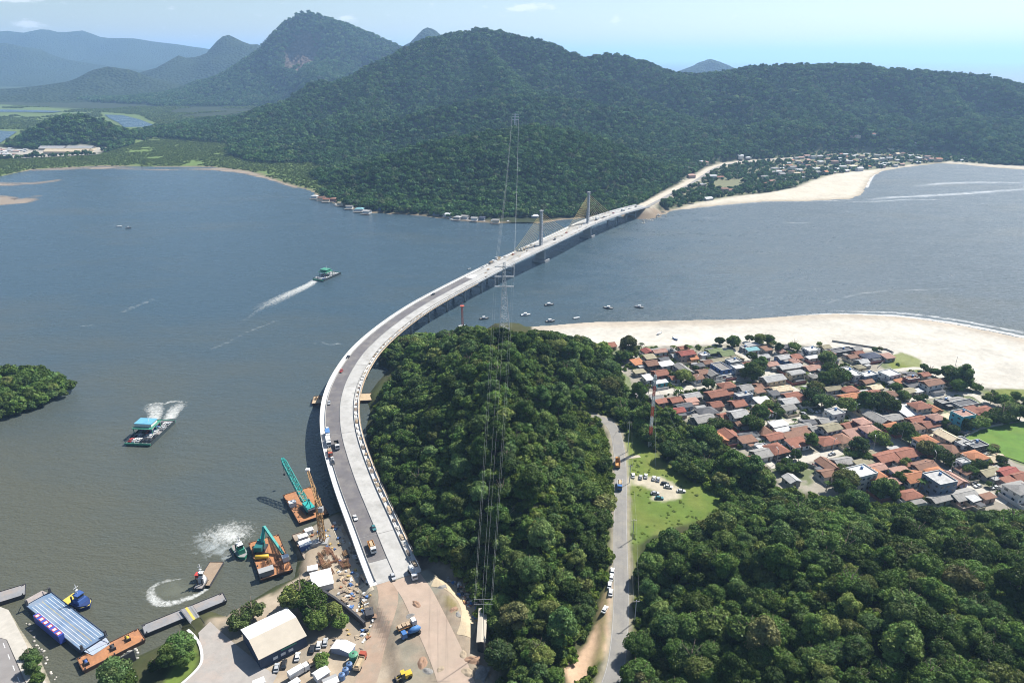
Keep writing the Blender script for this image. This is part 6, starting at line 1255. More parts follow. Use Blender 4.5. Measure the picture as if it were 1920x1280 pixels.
# rusty pontoon, grey jetty pontoons
e, c, hd, L_, W_ = barge([(256, 1180), (277, 1196), (158, 1258), (141, 1235)], 1.3, 'long rusty pontoon between the blue barge and the jetty'); bollards(e, L_, W_, 1.3, 3)
M_WINCH = M_DARK
for k, (a_, b_) in enumerate([(162, 1243), (212, 1215), (240, 1198)]):
    p = gp(a_, b_, 1.5); w = empty('winch', (p.x, p.y, 1.37), hd, ['blue and black winch at the outer end of the rusty pontoon', 'dark winch in the middle of the rusty pontoon', 'yellowish winch near the jetty end of the rusty pontoon'][k], 'winch'); MB().tube([(-.9, 0, .8), (.9, 0, .8)], .55, 10).build('drum', [M_NAVYL, M_DARK, M_YEL][k], w); MB().box(-1.3, -.95, -.8, .8, 0, 1.3).box(.95, 1.3, -.8, .8, 0, 1.3).build('frame', M_DARK, w)
e, c, hd, L_, W_ = barge([(414, 1111), (430, 1125), (275, 1187), (261, 1175)], 1.5, 'grey steel jetty pontoon with yellow walkway line', M_GREYD, M_DARK, 'jetty', 'jetty'); bollards(e, L_, W_, 1.5, 3)
P4 = [gp(a_, b_, 2.2) for a_, b_ in ((338, 1143), (360, 1135), (385, 1172), (368, 1184))]; br = empty('jetty_ramp', P4[0], 0, 'grey access ramp with yellow stripe from shore to jetty', 'ramp'); br.location = (0, 0, 0)
MB().prism([(v.x, v.y) for v in P4], 1.62, 2.4).build('ramp_deck', M_GREYD, br); a1 = P4[0].lerp(P4[1], .5); b1 = P4[3].lerp(P4[2], .5); MB().bar((a1.x, a1.y, 2.42), (b1.x, b1.y, 2.42), .9, .04).build('yellow_stripe', M_YPAINT, br)
for s in (0, 1): MB().bar((P4[s].x, P4[s].y, 3.2), (P4[3 - s].x, P4[3 - s].y, 3.2), .1).build('handrail', M_DARK, br)
e, c, hd, L_, W_ = barge([(45, 1097), (52, 1111), (-60, 1150), (-70, 1128)], 1.5, 'grey pontoon at the end of the coast road', M_GREYD, M_DARK, 'jetty', 'jetty'); bollards(e, L_, W_, 1.5, 3)
e, c, hd, L_, W_ = barge([(585, 743), (587, 757), (699, 750), (698, 737)], 1.6, 'flat timber-decked work barge crossing under the bridge', mat('timber_deck', (.42, .32, .21), .9, var=.2), M_RUSTD)
for a_, b_ in ((593, 748), (600, 746)): p = gp(a_, b_, 1.7); loose('rebar_cage', CAGES[1], (p.x, p.y, 1.68), .4, 'rusty steel frame on the barge under the bridge', 'steel frame', 'steel frames on the barge under the bridge').scale = (.6, .6, .6)
# yard pier barge with huts
e, c, hd, L_, W_ = barge([(547, 1003), (598, 986), (624, 1030), (570, 1048)], 2.2, 'cluttered work pontoon with huts at the yard shore', mat('cluttered_deck', (.30, .25, .20), .9, var=.3, scale=.5, dirt=(.2, .15, .1), dirt_amt=.7), M_RUSTD)
cabin(573, 1026, 2.27, 5, 4, 2.7, hd, 'white-roofed hut with blue side on the cluttered pontoon', M_WHITE, M_NAVYL); cabin(569, 1012, 2.27, 4, 2.6, 2.4, hd, 'low white hut behind the blue-sided hut'); cabin(590, 1024, 2.27, 4, 3, 2.4, hd, 'grey hut on the cluttered pontoon', M_PIER, M_PIER, roof=M_PIER); cabin(580, 1000, 2.27, 3.5, 2.4, 2.4, hd, 'small white hut at the bow of the cluttered pontoon')
for k in range(14): p = gp(yg.uniform(562, 612), yg.uniform(996, 1034), 2.3); loose('rebar_cage', CAGES[k % 3], (p.x, p.y, 2.28), yg.uniform(0, 3), 'brown steel frame on the cluttered pontoon', 'steel frame', 'steel frames on the cluttered pontoon').scale = (.5, .5, .6)

# ferries
M_FGREEN = mat('ferry_green', (.06, .24, .16), .55, var=.08); M_FBLUE = mat('ferry_blue_roof', (.12, .33, .48), .55, var=.08); M_FHULL = mat('ferry_hull', (.035, .05, .055), .6)
def ferry(px, label, roofs, ncar, seed, where):
    e, c, hd, L_, W_ = barge(px, 1.3, label, M_GREYD, M_FHULL, 'car_ferry', 'ferry', 1.6); g = random.Random(seed); a = W_ / 2; b = L_ / 2
    MB().box(-a, a, -b - .25, -b + .05, .5, 1.8).build('end_ramp', M_FGREEN, e); MB().box(-a, a, b - .05, b + .25, .5, 1.8).build('end_ramp', M_FGREEN, e)
    for sx in (-1, 1): MB().box(sx * a - .07, sx * a + .07, -b + .3, b - .3, 1.6, 2.3).build('bulwark', M_FHULL, e)
    x0_, x1_ = -a * .98, a * .55
    for sx in (x0_ + .2, x1_ - .2):
        for sy in (-4.5, 0, 4.5): MB().box(sx - .15, sx + .15, sy - .15, sy + .15, 1.36, 6.0).build('post', M_FGREEN, e)
    MB().box(x0_, x1_, -5.5, 5.5, 6.003, 6.35).build('bridge_deck', M_FGREEN, e); MB().box(x0_ + .8, x1_ - 1.2, -3.0, 3.6, 6.353, 8.3).build('wheelhouse', M_WHITE if roofs else M_FGREEN, e); MB().box(x0_ + .4, x1_ - .8, -3.4, 4.0, 8.303, 8.55).build('wheelhouse_roof', M_FBLUE if roofs else M_FGREEN, e)
    for sx in (x0_ + .05, x1_ - .05): MB().bar((sx, -5.4, 7.3), (sx, 5.4, 7.3), .1).build('handrail', M_FGREEN, e)
    MB().bar((0, 0, 8.5), (0, 0, 12), .18).build('mast', M_WHITE, e)
    rows = int((L_ - 3) / 5.0); lanes = max(4, int((W_ - 1) / 2.25)); k = 0; Mw = Matrix.Translation((c.x, c.y, 0)) @ Matrix.Rotation(hd, 4, 'Z')
    for i in range(rows):
        for j in range(lanes):
            if k >= ncar or g.random() < .12: continue
            k += 1; x = -a + .95 + (j + .5) * (W_ - 1.4) / lanes; y = -b + 3.4 + i * 5.0 + g.uniform(-.3, .3); p = Mw @ Vector((x, y, 1.37)); col = g.choice(['white', 'white', 'white', 'silver', 'black', 'silver', 'red', 'blue'])
            car(p, hd, col, f'{col} car on the deck of the {where}', f'cars on the {where}')
    return e
ferry([(233, 832), (283, 832), (328, 790), (284, 787)], 'green and blue car ferry packed with cars, white propeller wash', True, 40, 4, 'blue-roofed car ferry')
ferry([(585, 524), (608, 525), (640, 511.5), (620, 509)], 'car ferry with green wheelhouse trailing a long wake', False, 24, 9, 'green-roofed car ferry')
# moored boats
def small_boat(p, hd, L_, col, cab, label, grp, s=1.0):
    e = empty('motorboat', (p.x, p.y, 0), hd, label, 'boat', grp); e.scale = (s, s, s); mh = mat('boat_hull_' + col, {'white': (.6, .6, .59), 'dark': (.06, .07, .08), 'blue': (.07, .13, .28)}[col], .4); boat_hull(e, L_, L_ * .32, .95, mh, M_GREYD if col == 'dark' else M_WHITE, 8, .85, -.3)
    if cab: MB().prism([(-L_ * .11, -L_ * .18), (L_ * .11, -L_ * .18), (L_ * .1, L_ * .14), (-L_ * .1, L_ * .14)], .96, 2.3, [(-L_ * .1, -L_ * .16), (L_ * .1, -L_ * .16), (L_ * .08, L_ * .08), (-L_ * .08, L_ * .08)]).build('cabin', M_WHITE, e); MB().box(-L_ * .12, L_ * .12, -L_ * .2, L_ * .1, 2.303, 2.42).build('cabin_roof', M_WHITE, e)
    MB().box(-.3, .3, -L_ * .5 - .4, -L_ * .48, .5, 1.3).build('outboard', M_DARK, e); return e
for a_, b_, hx, L_, col, cab in [(908, 598, 1, 8, 'dark', 1), (986, 591, 1.2, 9, 'white', 1), (1030, 572, 1, 9, 'dark', 1), (1032, 603, .9, 8.5, 'dark', 1), (1081, 597, 1, 6, 'white', 0), (1140, 578, -1, 9, 'dark', 1), (1198, 576.5, -1, 8.5, 'dark', 1), (866, 612, 1, 6, 'white', 0), (224, 425, 1, 7, 'white', 0), (241, 428, 1, 7, 'dark', 1), (880, 505, 1, 4, 'white', 0)]:
    small_boat(gp(a_, b_, 0), dirpx((a_, b_), (a_ + 20 * hx, b_ - 2)), L_, col, cab, f'{"cabin" if cab else "open"} motorboat with {col} hull ' + ('riding at anchor off the beach' if a_ > 850 and b_ > 560 else 'alone on the open bay'), 'boats afloat on the bay')
for k, (a_, b_) in enumerate([(600, 376), (630, 385), (668, 394), (680, 397), (690, 397), (832, 407), (846, 411), (862, 412), (876, 413), (897, 413), (910, 415), (922, 416), (940, 416), (952, 417)]):
    small_boat(gp(a_, b_, 0), yg.uniform(0, 6.2), yg.uniform(7, 11), yg.choice(['white', 'white', 'blue']), k % 2, 'small moored boat at the jetties under the far hill', 'boats at the far jetties')
for a_, b_, hx in ((1266, 637, 1), (1236, 627, -1)):
    p = gp(a_, b_, 2.6); e = small_boat(p, dirpx((a_, b_), (a_ + 9 * hx, b_ + 5)), 6, 'blue' if hx > 0 else 'white', 0, 'small open boat pulled up on the sand' + (' with blue hull' if hx > 0 else ' with white hull'), 'boats on the sand'); e.location.z = ground_z(p.x, p.y) + .25
# ================================================================ CONSTRUCTION YARD
# quay crane: lattice mast with a luffing boom
M_CRBROWN = mat('crane_ochre', (.33, .20, .09), .7, var=.2)
g0 = gp(605, 1014, 3.0); g0.z = ground_z(g0.x, g0.y) if ground_z(g0.x, g0.y) > 2 else 2.25
qc = empty('lattice_crane', g0, 0, 'ochre lattice tower crane with raised boom at the yard quay', 'crane'); tp = gp(597, 933, 24) - g0
MB().lattice((0, 0, 0), (tp.x * .0, tp.y * .0, 23), 2.2, 1.9, 14, .22).build('mast', M_CRBROWN, qc)
bt = gp(577, 882, 27) - g0; MB().lattice((0, 0, 22), bt, 1.6, .9, 12, .18).build('boom', M_CRBROWN, qc); MB().box(bt.x - .9, bt.x + .9, bt.y - .9, bt.y + .9, bt.z - .3, bt.z + 1.0).build('boom_head', M_WHITE, qc)
d2 = (Vector((bt.x, bt.y, 0))).normalized(); cb = Vector((0, 0, 23)) - d2 * 7; MB().lattice((0, 0, 22), cb, 1.6, 1.4, 4, .18).build('counter_jib', M_CRBROWN, qc); MB().box(cb.x - 1, cb.x + 1, cb.y - 1, cb.y + 1, cb.z - 2, cb.z + .3).build('counterweight', M_PIER, qc); MB().tube([cb, Vector((0, 0, 29)), bt], .08, 4).bar((0, 0, 23), (0, 0, 29), .3).build('tie_rope', M_DARK, qc); MB().box(-1.5, -.2, -.8, .8, 18.5, 20.6).build('operator_cab', M_WHITE, qc); MB().box(-2.6, 2.6, -2.6, 2.6, -.4, .5).build('footing', M_PIER, qc)
# sheds
def shed_from(px, ze, zr, label, roofs, wall, axis=0, name='shed', skew=None, z0=2.9, cat='shed'):
    """four eave corners in the photo at height ze; ridge along side 0-1 (axis 0) or 1-2"""
    P = [gp(a, b, ze) for a, b in px]; c = sum(P, Vector()) / 4; l = ((P[1] - P[0]) + (P[2] - P[3])) / 2; w = ((P[3] - P[0]) + (P[2] - P[1])) / 2; hd = math.atan2(l.y, l.x); L_ = l.length; W_ = abs(w.dot(Vector((-math.sin(hd), math.cos(hd), 0)))); gz = ground_z(c.x, c.y)
    e = empty(name, (c.x, c.y, gz), hd, label, cat); hz = ze - gz; rz_ = zr - gz; a, b = L_ / 2, W_ / 2
    if axis: a, b = b, a; e.rotation_euler.z += math.pi / 2
    MB().extr_x([(-b + .3, -1), (b - .3, -1), (b - .3, hz - .15), (0, rz_ - .2), (-b + .3, hz - .15)], -a + .3, a - .3).build('wall', wall, e)
    for k, s in enumerate((1, -1)):
        y0_, y1_ = s * b, 0.0; t = .15; MB().add([(-a, y0_, hz), (a, y0_, hz), (a, y1_, rz_), (-a, y1_, rz_), (-a, y0_, hz - t), (a, y0_, hz - t), (a, y1_, rz_ - t), (-a, y1_, rz_ - t)], [(0, 1, 2, 3), (7, 6, 5, 4), (0, 4, 5, 1), (1, 5, 6, 2), (2, 6, 7, 3), (3, 7, 4, 0)]).build('roof_half', roofs[k], e)
    return e, a, b, hz
M_BEIGE = mat('beige_roof_sheet', (.42, .37, .30), .8, var=.1, scale=.15, dirt=(.35, .31, .25)); M_DKBLUE = mat('dark_blue_wall', (.04, .06, .10), .7)
e, a, b, hz = shed_from([(446, 1182), (526, 1144), (588, 1185), (490, 1234)], 8.2, 10.4, 'large hangar with half white and half beige roof at the ferry terminal', [M_WHITE, M_BEIGE], M_DKBLUE, 0, 'hangar', cat='building')
for k in range(3): MB().box(a * (-.35 + .32 * k) - .9, a * (-.35 + .32 * k) + .9, -b + .22, -b + .32, 1.6, 2.8).build('window', M_WHITE, e)
MB().box(-a * .1, a * .55, -b + .20, -b + .31, hz - 1.3, hz - .7).build('sign_band', M_FGREEN, e)
for k in range(9): MB().bar((-a, -b * (k + .5) / 9, 0), (-a, -b * (k + .5) / 9, .01), .01) if False else None
shed_from([(579, 1073), (613, 1066), (633, 1090), (587, 1103)], 6.0, 6.7, 'big white-roofed workshop shed by the yard shore', [M_WHITE, M_WHITE], M_WHITE); shed_from([(574, 1061), (594, 1057), (598, 1066), (578, 1070)], 5.0, 5.3, 'small white shed beside the big white workshop', [M_WHITE, M_WHITE], M_PIER)
shed_from([(612, 1226), (630, 1198), (668, 1207), (662, 1214)], 5.2, 6.3, 'white tent hall with blue front by the dirt ramp', [M_WHITE, M_WHITE], mat('pale_blue_wall', (.25, .30, .42), .7), 0, 'tent_hall')
shed_from([(582, 1262), (606, 1248), (622, 1256), (597, 1274)], 5.5, 6.6, 'white gabled office hut at the yard entrance', [M_WHITE, M_WHITE], M_WHITE); shed_from([(600, 1274), (626, 1264), (640, 1274), (612, 1288)], 5.0, 5.6, 'pale grey low shed beside the office hut', [M_PIER, M_WHITE], M_WHITE)
shed_from([(534, 1282), (556, 1269), (566, 1274), (545, 1288)], 5.0, 5.2, 'flat white roofed hut at the street side of the yard', [M_WHITE, M_WHITE], M_WHITE); shed_from([(470, 1276), (492, 1268), (500, 1276), (478, 1286)], 4.5, 5, 'small white kiosk on the terminal forecourt', [M_WHITE, M_WHITE], M_WHITE)
e, a, b, hz = shed_from([(890, 1139), (908, 1140), (917, 1203), (901, 1204)], 8.6, 8.9, 'long narrow beige-roofed site barrack below the wood', [M_BEIGE, M_BEIGE], M_DARK, 1, 'barrack')
for k in range(6): MB().box(-a + 1.2 + k * (2 * a - 2.4) / 5 - .5, -a + 1.2 + k * (2 * a - 2.4) / 5 + .5, b - .33, b - .22, 1, 2.2).build('window', M_PIER, e)
cabin(606, 1165, ground_z(*gp(606, 1165, 3)[:2]), 6, 4, 2.8, .5, 'grey container office under the yard trees', M_PIER, M_PIER, roof=mat('blue_grey_roof', (.22, .26, .31), .6)); cabin(640, 1172, ground_z(*gp(640, 1172, 3)[:2]), 2, 2, 2.4, .4, 'narrow white cabin beside the dark fence')
# dark fence of stacked drums
P = [gp(x, y, 3.6) for x, y in ((607, 1113), (628, 1126), (650, 1143), (668, 1158), (684, 1173))]; fe = empty('tarp_fence', P[0], 0, 'black tarpaulin fence curving through the yard', 'fence'); fe.location = (0, 0, 0)
for u, v in zip(P[:-1], P[1:]): MB().bar((u.x, u.y, 4.3), (v.x, v.y, 4.3), .9, 2.6).build('fence_panel', M_DARK, fe)
# tanks
def tank(px, py, r, h, m, label, grp=None):
    p = gp(px, py, 3.1 + h / 2); z = ground_z(p.x, p.y); e = empty('storage_tank', (p.x, p.y, z), 0, label, 'tank', grp); MB().tube([(0, 0, 0), (0, 0, h), (0, 0, h + .3)], [r, r, r * .55], 14).build('vessel', m, e); MB().tube([(0, 0, h + .3), (0, 0, h + .55)], .3, 8).build('lid', M_DARK, e); MB().bar((r, 0, 0), (r, 0, h), .15).build('ladder', M_PIER, e)
M_TBLUE = mat('tank_blue', (.09, .16, .30), .5)
for x, y in ((655, 1247), (648, 1257), (641, 1267)): tank(x, y, 1.15, 2.2, M_TBLUE, 'blue round water tank in the row beside the dirt ramp', 'blue water tanks')
tank(663, 1231, 1.7, 3.2, mat('tank_green', (.07, .22, .13), .5), 'green round tank at the corner of the tent hall')
# steel and materials on the ground
def ground_put(name, me, px, py, rz, label, cat, grp, s=1.0, zz=0.0):
    p = gp(px, py, 3.2); z = ground_z(p.x, p.y); p = gp(px, py, z + .4); o = loose(name, me, (p.x, p.y, ground_z(p.x, p.y) - .02 + zz), rz, label, cat, grp); o.scale = (s, s, s); return o
for k in range(26): ground_put('rebar_cage', CAGES[k % 3], yg.uniform(598, 652), yg.uniform(1030, 1072), yg.choice([.5, .6, 2.1, .45]) + yg.uniform(-.15, .15), 'rusty rebar cage in the yard beside the white workshop', 'steel frame', 'rebar cages in the yard', yg.uniform(.55, .8), yg.choice([0, 0, .9]))
for k in range(46):
    q = yg.randrange(4); ground_put('material_stack', CRM[yg.randrange(5)][q], yg.uniform(636, 690), yg.uniform(1072, 1140), yg.uniform(0, 3), f'pile of {NM[q]} in the yard by the bridge abutment', 'stack', 'material piles in the yard', yg.uniform(.45, .95))
for k in range(30):
    f = k / 29; q = yg.randrange(4); ground_put('material_stack', CRM[yg.randrange(5)][q], 628 + 62 * f + yg.uniform(-4, 6), 978 + 108 * f + yg.uniform(-4, 4), .45 + yg.uniform(-.3, .3), f'stack of {NM[q]} along the strip beside the bridge', 'stack', 'materials along the bridge strip', yg.uniform(.4, .8))
for k in range(26):
    q = yg.randrange(4); ground_put('material_stack', CRM[yg.randrange(5)][q], yg.uniform(610, 700), yg.uniform(1120, 1215), yg.uniform(0, 3), f'loose {NM[q]} lying in the yard around the black fence', 'stack', 'loose material round the fence', yg.uniform(.35, .75))
DP = []
for k in range(3):
    g_ = np.random.default_rng(80 + k); X_, Y_ = np.meshgrid(np.linspace(-1, 1, 13), np.linspace(-1, 1, 13)); r_ = np.sqrt(X_ ** 2 + Y_ ** 2); Z_ = np.maximum(0, 1 - r_ ** 1.3) * .62 * (1 + .7 * vnoise(X_, Y_, .45, k)) - .05; ii_ = (np.arange(12)[:, None] * 13 + np.arange(12)[None, :]).ravel()
    me = np_mesh('dirt_pile', np.stack([X_.ravel(), Y_.ravel(), Z_.ravel()], 1), np.stack([ii_, ii_ + 1, ii_ + 14, ii_ + 13], 1), True); me.materials.append([mat('red_soil', (.26, .165, .11), .95, var=.25, scale=2), mat('grey_gravel', (.21, .20, .185), .95, var=.25, scale=4), mat('tan_sand_pile', (.30, .24, .17), .95, var=.2, scale=2)][k]); DP.append(me)
DN = ['red soil', 'grey gravel', 'tan sand']
for k, (a_, b_, s_) in enumerate([(792, 1240, 3.2), (802, 1256, 2.4), (826, 1252, 2.2), (780, 1130, 2.6), (770, 1150, 2.0), (868, 1225, 2.4), (884, 1235, 3.0), (900, 1262, 4.0), (876, 1258, 3.2), (850, 1140, 1.8), (858, 1150, 1.6), (690, 1135, 1.8), (704, 1148, 1.5), (660, 1110, 1.6), (668, 1122, 1.4), (646, 1090, 1.6), (828, 1100, 2.0), (848, 1090, 2.2), (872, 1108, 2.0), (886, 1126, 1.8)]):
    ground_put('dirt_pile', DP[k % 3], a_, b_, k * 1.3, f'heap of {DN[k % 3]} ' + ('at the edge of the wood' if a_ > 840 else 'on the dirt ramp' if a_ > 740 else 'in the yard'), 'dirt heap', 'dirt heaps of the building site', s_ * .62).scale = (s_ * .62, s_ * 1.0, s_ * .5)
SM = []
for nm_, c_ in (('white', (.6, .6, .58)), ('rust', (.28, .13, .07)), ('dark', (.06, .06, .06)), ('blue', (.08, .16, .34)), ('ochre', (.45, .32, .12))):
    m_ = MB(); q_ = random.Random(len(nm_))
    for u in range(4): x_, y_, h_ = q_.uniform(-.8, .8), q_.uniform(-.8, .8), q_.uniform(.3, 1.0); m_.box(x_ - q_.uniform(.2, .5), x_ + q_.uniform(.2, .5), y_ - q_.uniform(.3, .8), y_ + q_.uniform(.3, .8), 0, h_)
    m_.tube([(-1.2, q_.uniform(-.5, .5), .15), (1.3, q_.uniform(-.5, .5), .2)], .12, 6); me = m_.mesh('equipment_pile'); me.materials.append(mat('equipment_' + nm_, c_, .75, var=.25, obvar=.25)); SM.append((nm_, me))
for k in range(110):
    z_ = k % 4; a_, b_ = [(yg.uniform(575, 640), yg.uniform(985, 1030)), (yg.uniform(632, 694), yg.uniform(1040, 1120)), (yg.uniform(615, 700), yg.uniform(1110, 1200)), (lambda f: (850 + 58 * f + yg.uniform(-12, 6), 1085 + 80 * f))(yg.random())][z_]
    nm_, me = SM[yg.randrange(5)]; ground_put('equipment_pile', me, a_, b_, yg.uniform(0, 6), f'jumble of {nm_} equipment ' + ['at the yard quay', 'between rebar and bridge parapet', 'around the black fence', 'along the foot of the wood'][z_], 'equipment', 'equipment piles of the building site', yg.uniform(.45, 1.0))
ROCKS = []
for k in range(4):
    g_ = np.random.default_rng(50 + k); v = ICO1 * (1 + g_.normal(0, .16, (len(ICO1), 1))) * np.array([1, .8, .6]); me = np_mesh('boulder', v, ICO1F); ROCKS.append(me)
M_BOUL = mat('pale_boulder', (.38, .355, .32), .95, var=.2, scale=1, obvar=.3)
for me in ROCKS: me.materials.append(M_BOUL)
def boulders(n, f, label, grp, smin, smax, fz=ground_z):
    for k in range(n): x, y = f(k); p = gp(x, y, 2.0); z = max(fz(p.x, p.y), -.2); p = gp(x, y, z + .3); o = loose('boulder', ROCKS[k % 4], (p.x, p.y, max(float(fz(p.x, p.y)), -.2) + .15), yg.uniform(0, 6), label, 'rock', grp); s = yg.uniform(smin, smax); o.scale = (s, s, s)
boulders(34, lambda k: (yg.uniform(206, 258), yg.uniform(1214, 1236)), 'pale boulder of the rock toe behind the rusty pontoon', 'boulders by the pontoon', .5, 1.1)
boulders(44, lambda k: (lambda f: (845 + 60 * f + yg.uniform(-12, 8), 1078 + 62 * f + yg.uniform(-8, 8)))(yg.random()), 'pale rubble block at the foot of the wood', 'rubble at the foot of the wood', .4, 1.0)
boulders(22, lambda k: (lambda f: (48 + 56 * f + yg.uniform(-3, 6), 1165 + 110 * f))(yg.random()), 'boulder on the bank of the coast road', 'boulders of the coast road bank', .4, .9)
boulders(30, lambda k: (yg.uniform(1205, 1250), yg.uniform(398, 407)), 'rock of the far bridge abutment', 'rocks at the far abutment', 1.0, 2.2, lambda x, y: float(far_z(x, y)))
# machines on the dirt
def gput(px, py, z=5.5): p = gp(px, py, z); p.z = ground_z(p.x, p.y) + .03; return p
truck(gput(764, 1175), dirpx((744, 1182), (784, 1166), 5.4), 'white', 'orange', 'long truck with white cab and orange bed on the dirt ramp', 'flat'); truck(gput(770, 1190), dirpx((786, 1184), (752, 1198), 5.4), 'blue', 'blue', 'blue truck parked close beside the orange-bed truck', 'mixer')
truck(gput(676, 1243, 3.2), dirpx((660, 1278), (682, 1232), 3.2), 'red', 'tan', 'red-cab truck with tan body climbing the dirt ramp', 'dump', True); truck(gput(590, 1243, 3.2), dirpx((575, 1250), (600, 1238), 3.2), 'white', 'grey', 'white truck beside the office hut', 'flat'); truck(gput(562, 1262, 3.2), dirpx((555, 1270), (575, 1258), 3.2), 'white', 'white', 'white box truck at the yard gate', 'box')
truck(gput(688, 1092, 3.4), dirpx((680, 1080), (698, 1105), 3.4), 'white', 'grey', 'white site truck at the foot of the bridge parapet', 'flat')
ld = empty('wheel_loader', gput(757, 1270), dirpx((770, 1265), (742, 1276), 5), 'yellow wheel loader at the edge of the dirt ramp', 'loader'); MB().box(-1.1, 1.1, -3, -.4, .7, 2.2).build('engine_hood', M_YEL, ld); MB().box(-.9, .9, -.4, .9, 1.0, 3.2).build('cab', M_GLASS, ld); MB().box(-1, 1, -.5, 1, 3.203, 3.35).build('cab_roof', M_YEL, ld); MB().bar((-.7, .9, 1.4), (-.7, 3, .6), .25).bar((.7, .9, 1.4), (.7, 3, .6), .25).build('lift_arm', M_YEL, ld); MB().extr_x([(2.8, .1), (4.0, .1), (3.9, .3), (3.0, .4), (2.9, 1.3), (2.7, 1.3)], -1.4, 1.4).build('bucket', M_DARK, ld)
for sx in (-1, 1):
    for y in (-2, 1.4): MB().tube([(sx * .8, y, .75), (sx * 1.3, y, .75)], .75, 12).build('wheel', M_TYRE, ld)
gs = empty('generator_set', gput(693, 1152, 3.6), .3, 'dark generator skid beside the yard ladder', 'generator'); MB().box(-1.6, 1.6, -2.2, 2.2, .2, 1.9).build('housing', M_DARK, gs); MB().tube([(.8, 1, 1.9), (.8, 1, 2.9)], .15, 6).build('exhaust', M_PIER, gs); MB().box(-1.8, 1.8, -2.4, 2.4, 0, .2).build('skid', M_RUSTD, gs)
# haul roads on the ramp
ribbon('dirt_road', [gput(a_, b_) for a_, b_ in ((760, 1083), (768, 1094), (782, 1115), (800, 1150), (820, 1190), (840, 1235), (856, 1280), (880, 1350))], 12.5, mat('graded_laterite', (.36, .275, .215), .95, var=.12, scale=.15, dirt=(.30, .245, .19), dirt_amt=.6), .10, 2, True)
ribbon('dirt_road', [gput(a_, b_) for a_, b_ in ((722, 1093), (726, 1102), (728, 1130), (715, 1170), (700, 1210), (690, 1250), (670, 1310))], 8, mat('rutted_clay', (.31, .225, .165), .95, var=.18, scale=.2, dirt=(.24, .21, .165), dirt_amt=.7), .08, 2, True)
ribbon('dirt_road', [gput(a_, b_) for a_, b_ in ((812, 1092), (840, 1097), (865, 1112), (878, 1135), (878, 1165), (870, 1190))], 6, mat('yellow_sand_track', (.40, .325, .22), .95, var=.15, scale=.2), .11, 2, True)
ribbon('dirt_road', [gp(a_, b_, 3.0) for a_, b_ in ((632, 985), (648, 1020), (662, 1050), (676, 1085), (692, 1120))], 5, mat('pale_sand_track', (.41, .355, .27), .95, var=.15, scale=.2), .12, 2, True)
# coast road with walkway at the other bank
def flat_sheet(name, px, m, dz, z=3.2):
    P = poly_xy(px, z); mb = MB(); mb.add([(a, b, z + dz) for a, b in P], [tuple(range(len(P)))]); o = mb.build(name, m); tag(o, kind='structure'); return o
flat_sheet('road', [(-200, 1150), (0, 1196), (12, 1199), (48, 1282), (70, 1340), (-250, 1340)], mat('coast_road_asphalt', (.21, .195, .185), .9, var=.1, scale=.2), .13)
flat_sheet('sidewalk', [(-60, 1115), (0, 1137), (16, 1143), (58, 1225), (92, 1290), (120, 1345), (72, 1345), (50, 1282), (13, 1198.6), (0, 1195)], mat('sidewalk_concrete', (.40, .37, .32), .9, var=.12, scale=.3), .09)
for k in range(4):
    a_ = gp(6 + 9.0 * k, 1205 + 21 * k, 3.3); b_ = gp(9.5 + 9.0 * k, 1214 + 21 * k, 3.3); m = MB(); d = (b_ - a_).normalized(); s = Vector((-d.y, d.x, 0)) * .12; m.add([a_ - s + Vector((0, 0, .036)), a_ + s + Vector((0, 0, .036)), b_ + s + Vector((0, 0, .036)), b_ - s + Vector((0, 0, .036))], [(0, 1, 2, 3)]); tag(m.build('lane_mark', M_PAINT), kind='structure')
# terminal forecourt
flat_sheet('forecourt', [(372, 1186), (394, 1165), (412, 1182), (440, 1206), (470, 1230), (486, 1246), (520, 1266), (500, 1300), (300, 1345), (330, 1290), (362, 1262), (378, 1240), (376, 1212)], mat('forecourt_paving', (.30, .275, .25), .9, var=.12, scale=.25, dirt=(.38, .30, .25), dirt_amt=.6), .16)
ribbon('kerb', [gp(a_, b_, 3.3) for a_, b_ in ((352, 1180), (366, 1194), (376, 1212), (378, 1240), (362, 1262), (330, 1290))], 1.0, M_WHITECONC, .14, 2)
bb = empty('billboard', (*gp(249, 1268, 3)[:2], 3.0), dirpx((249, 1268), (235, 1250)), 'dark billboard panel on a single post at the rocky bank', 'billboard'); MB().box(-.18, .18, -.18, .18, -.5, 7).build('post', M_PIER, bb); MB().box(-2.4, 2.4, -.2, .2, 6.2, 10.8).build('panel', M_DARK, bb); MB().box(-1, 1, -1, 1, -.3, .25).build('footing', M_WHITECONC, bb)
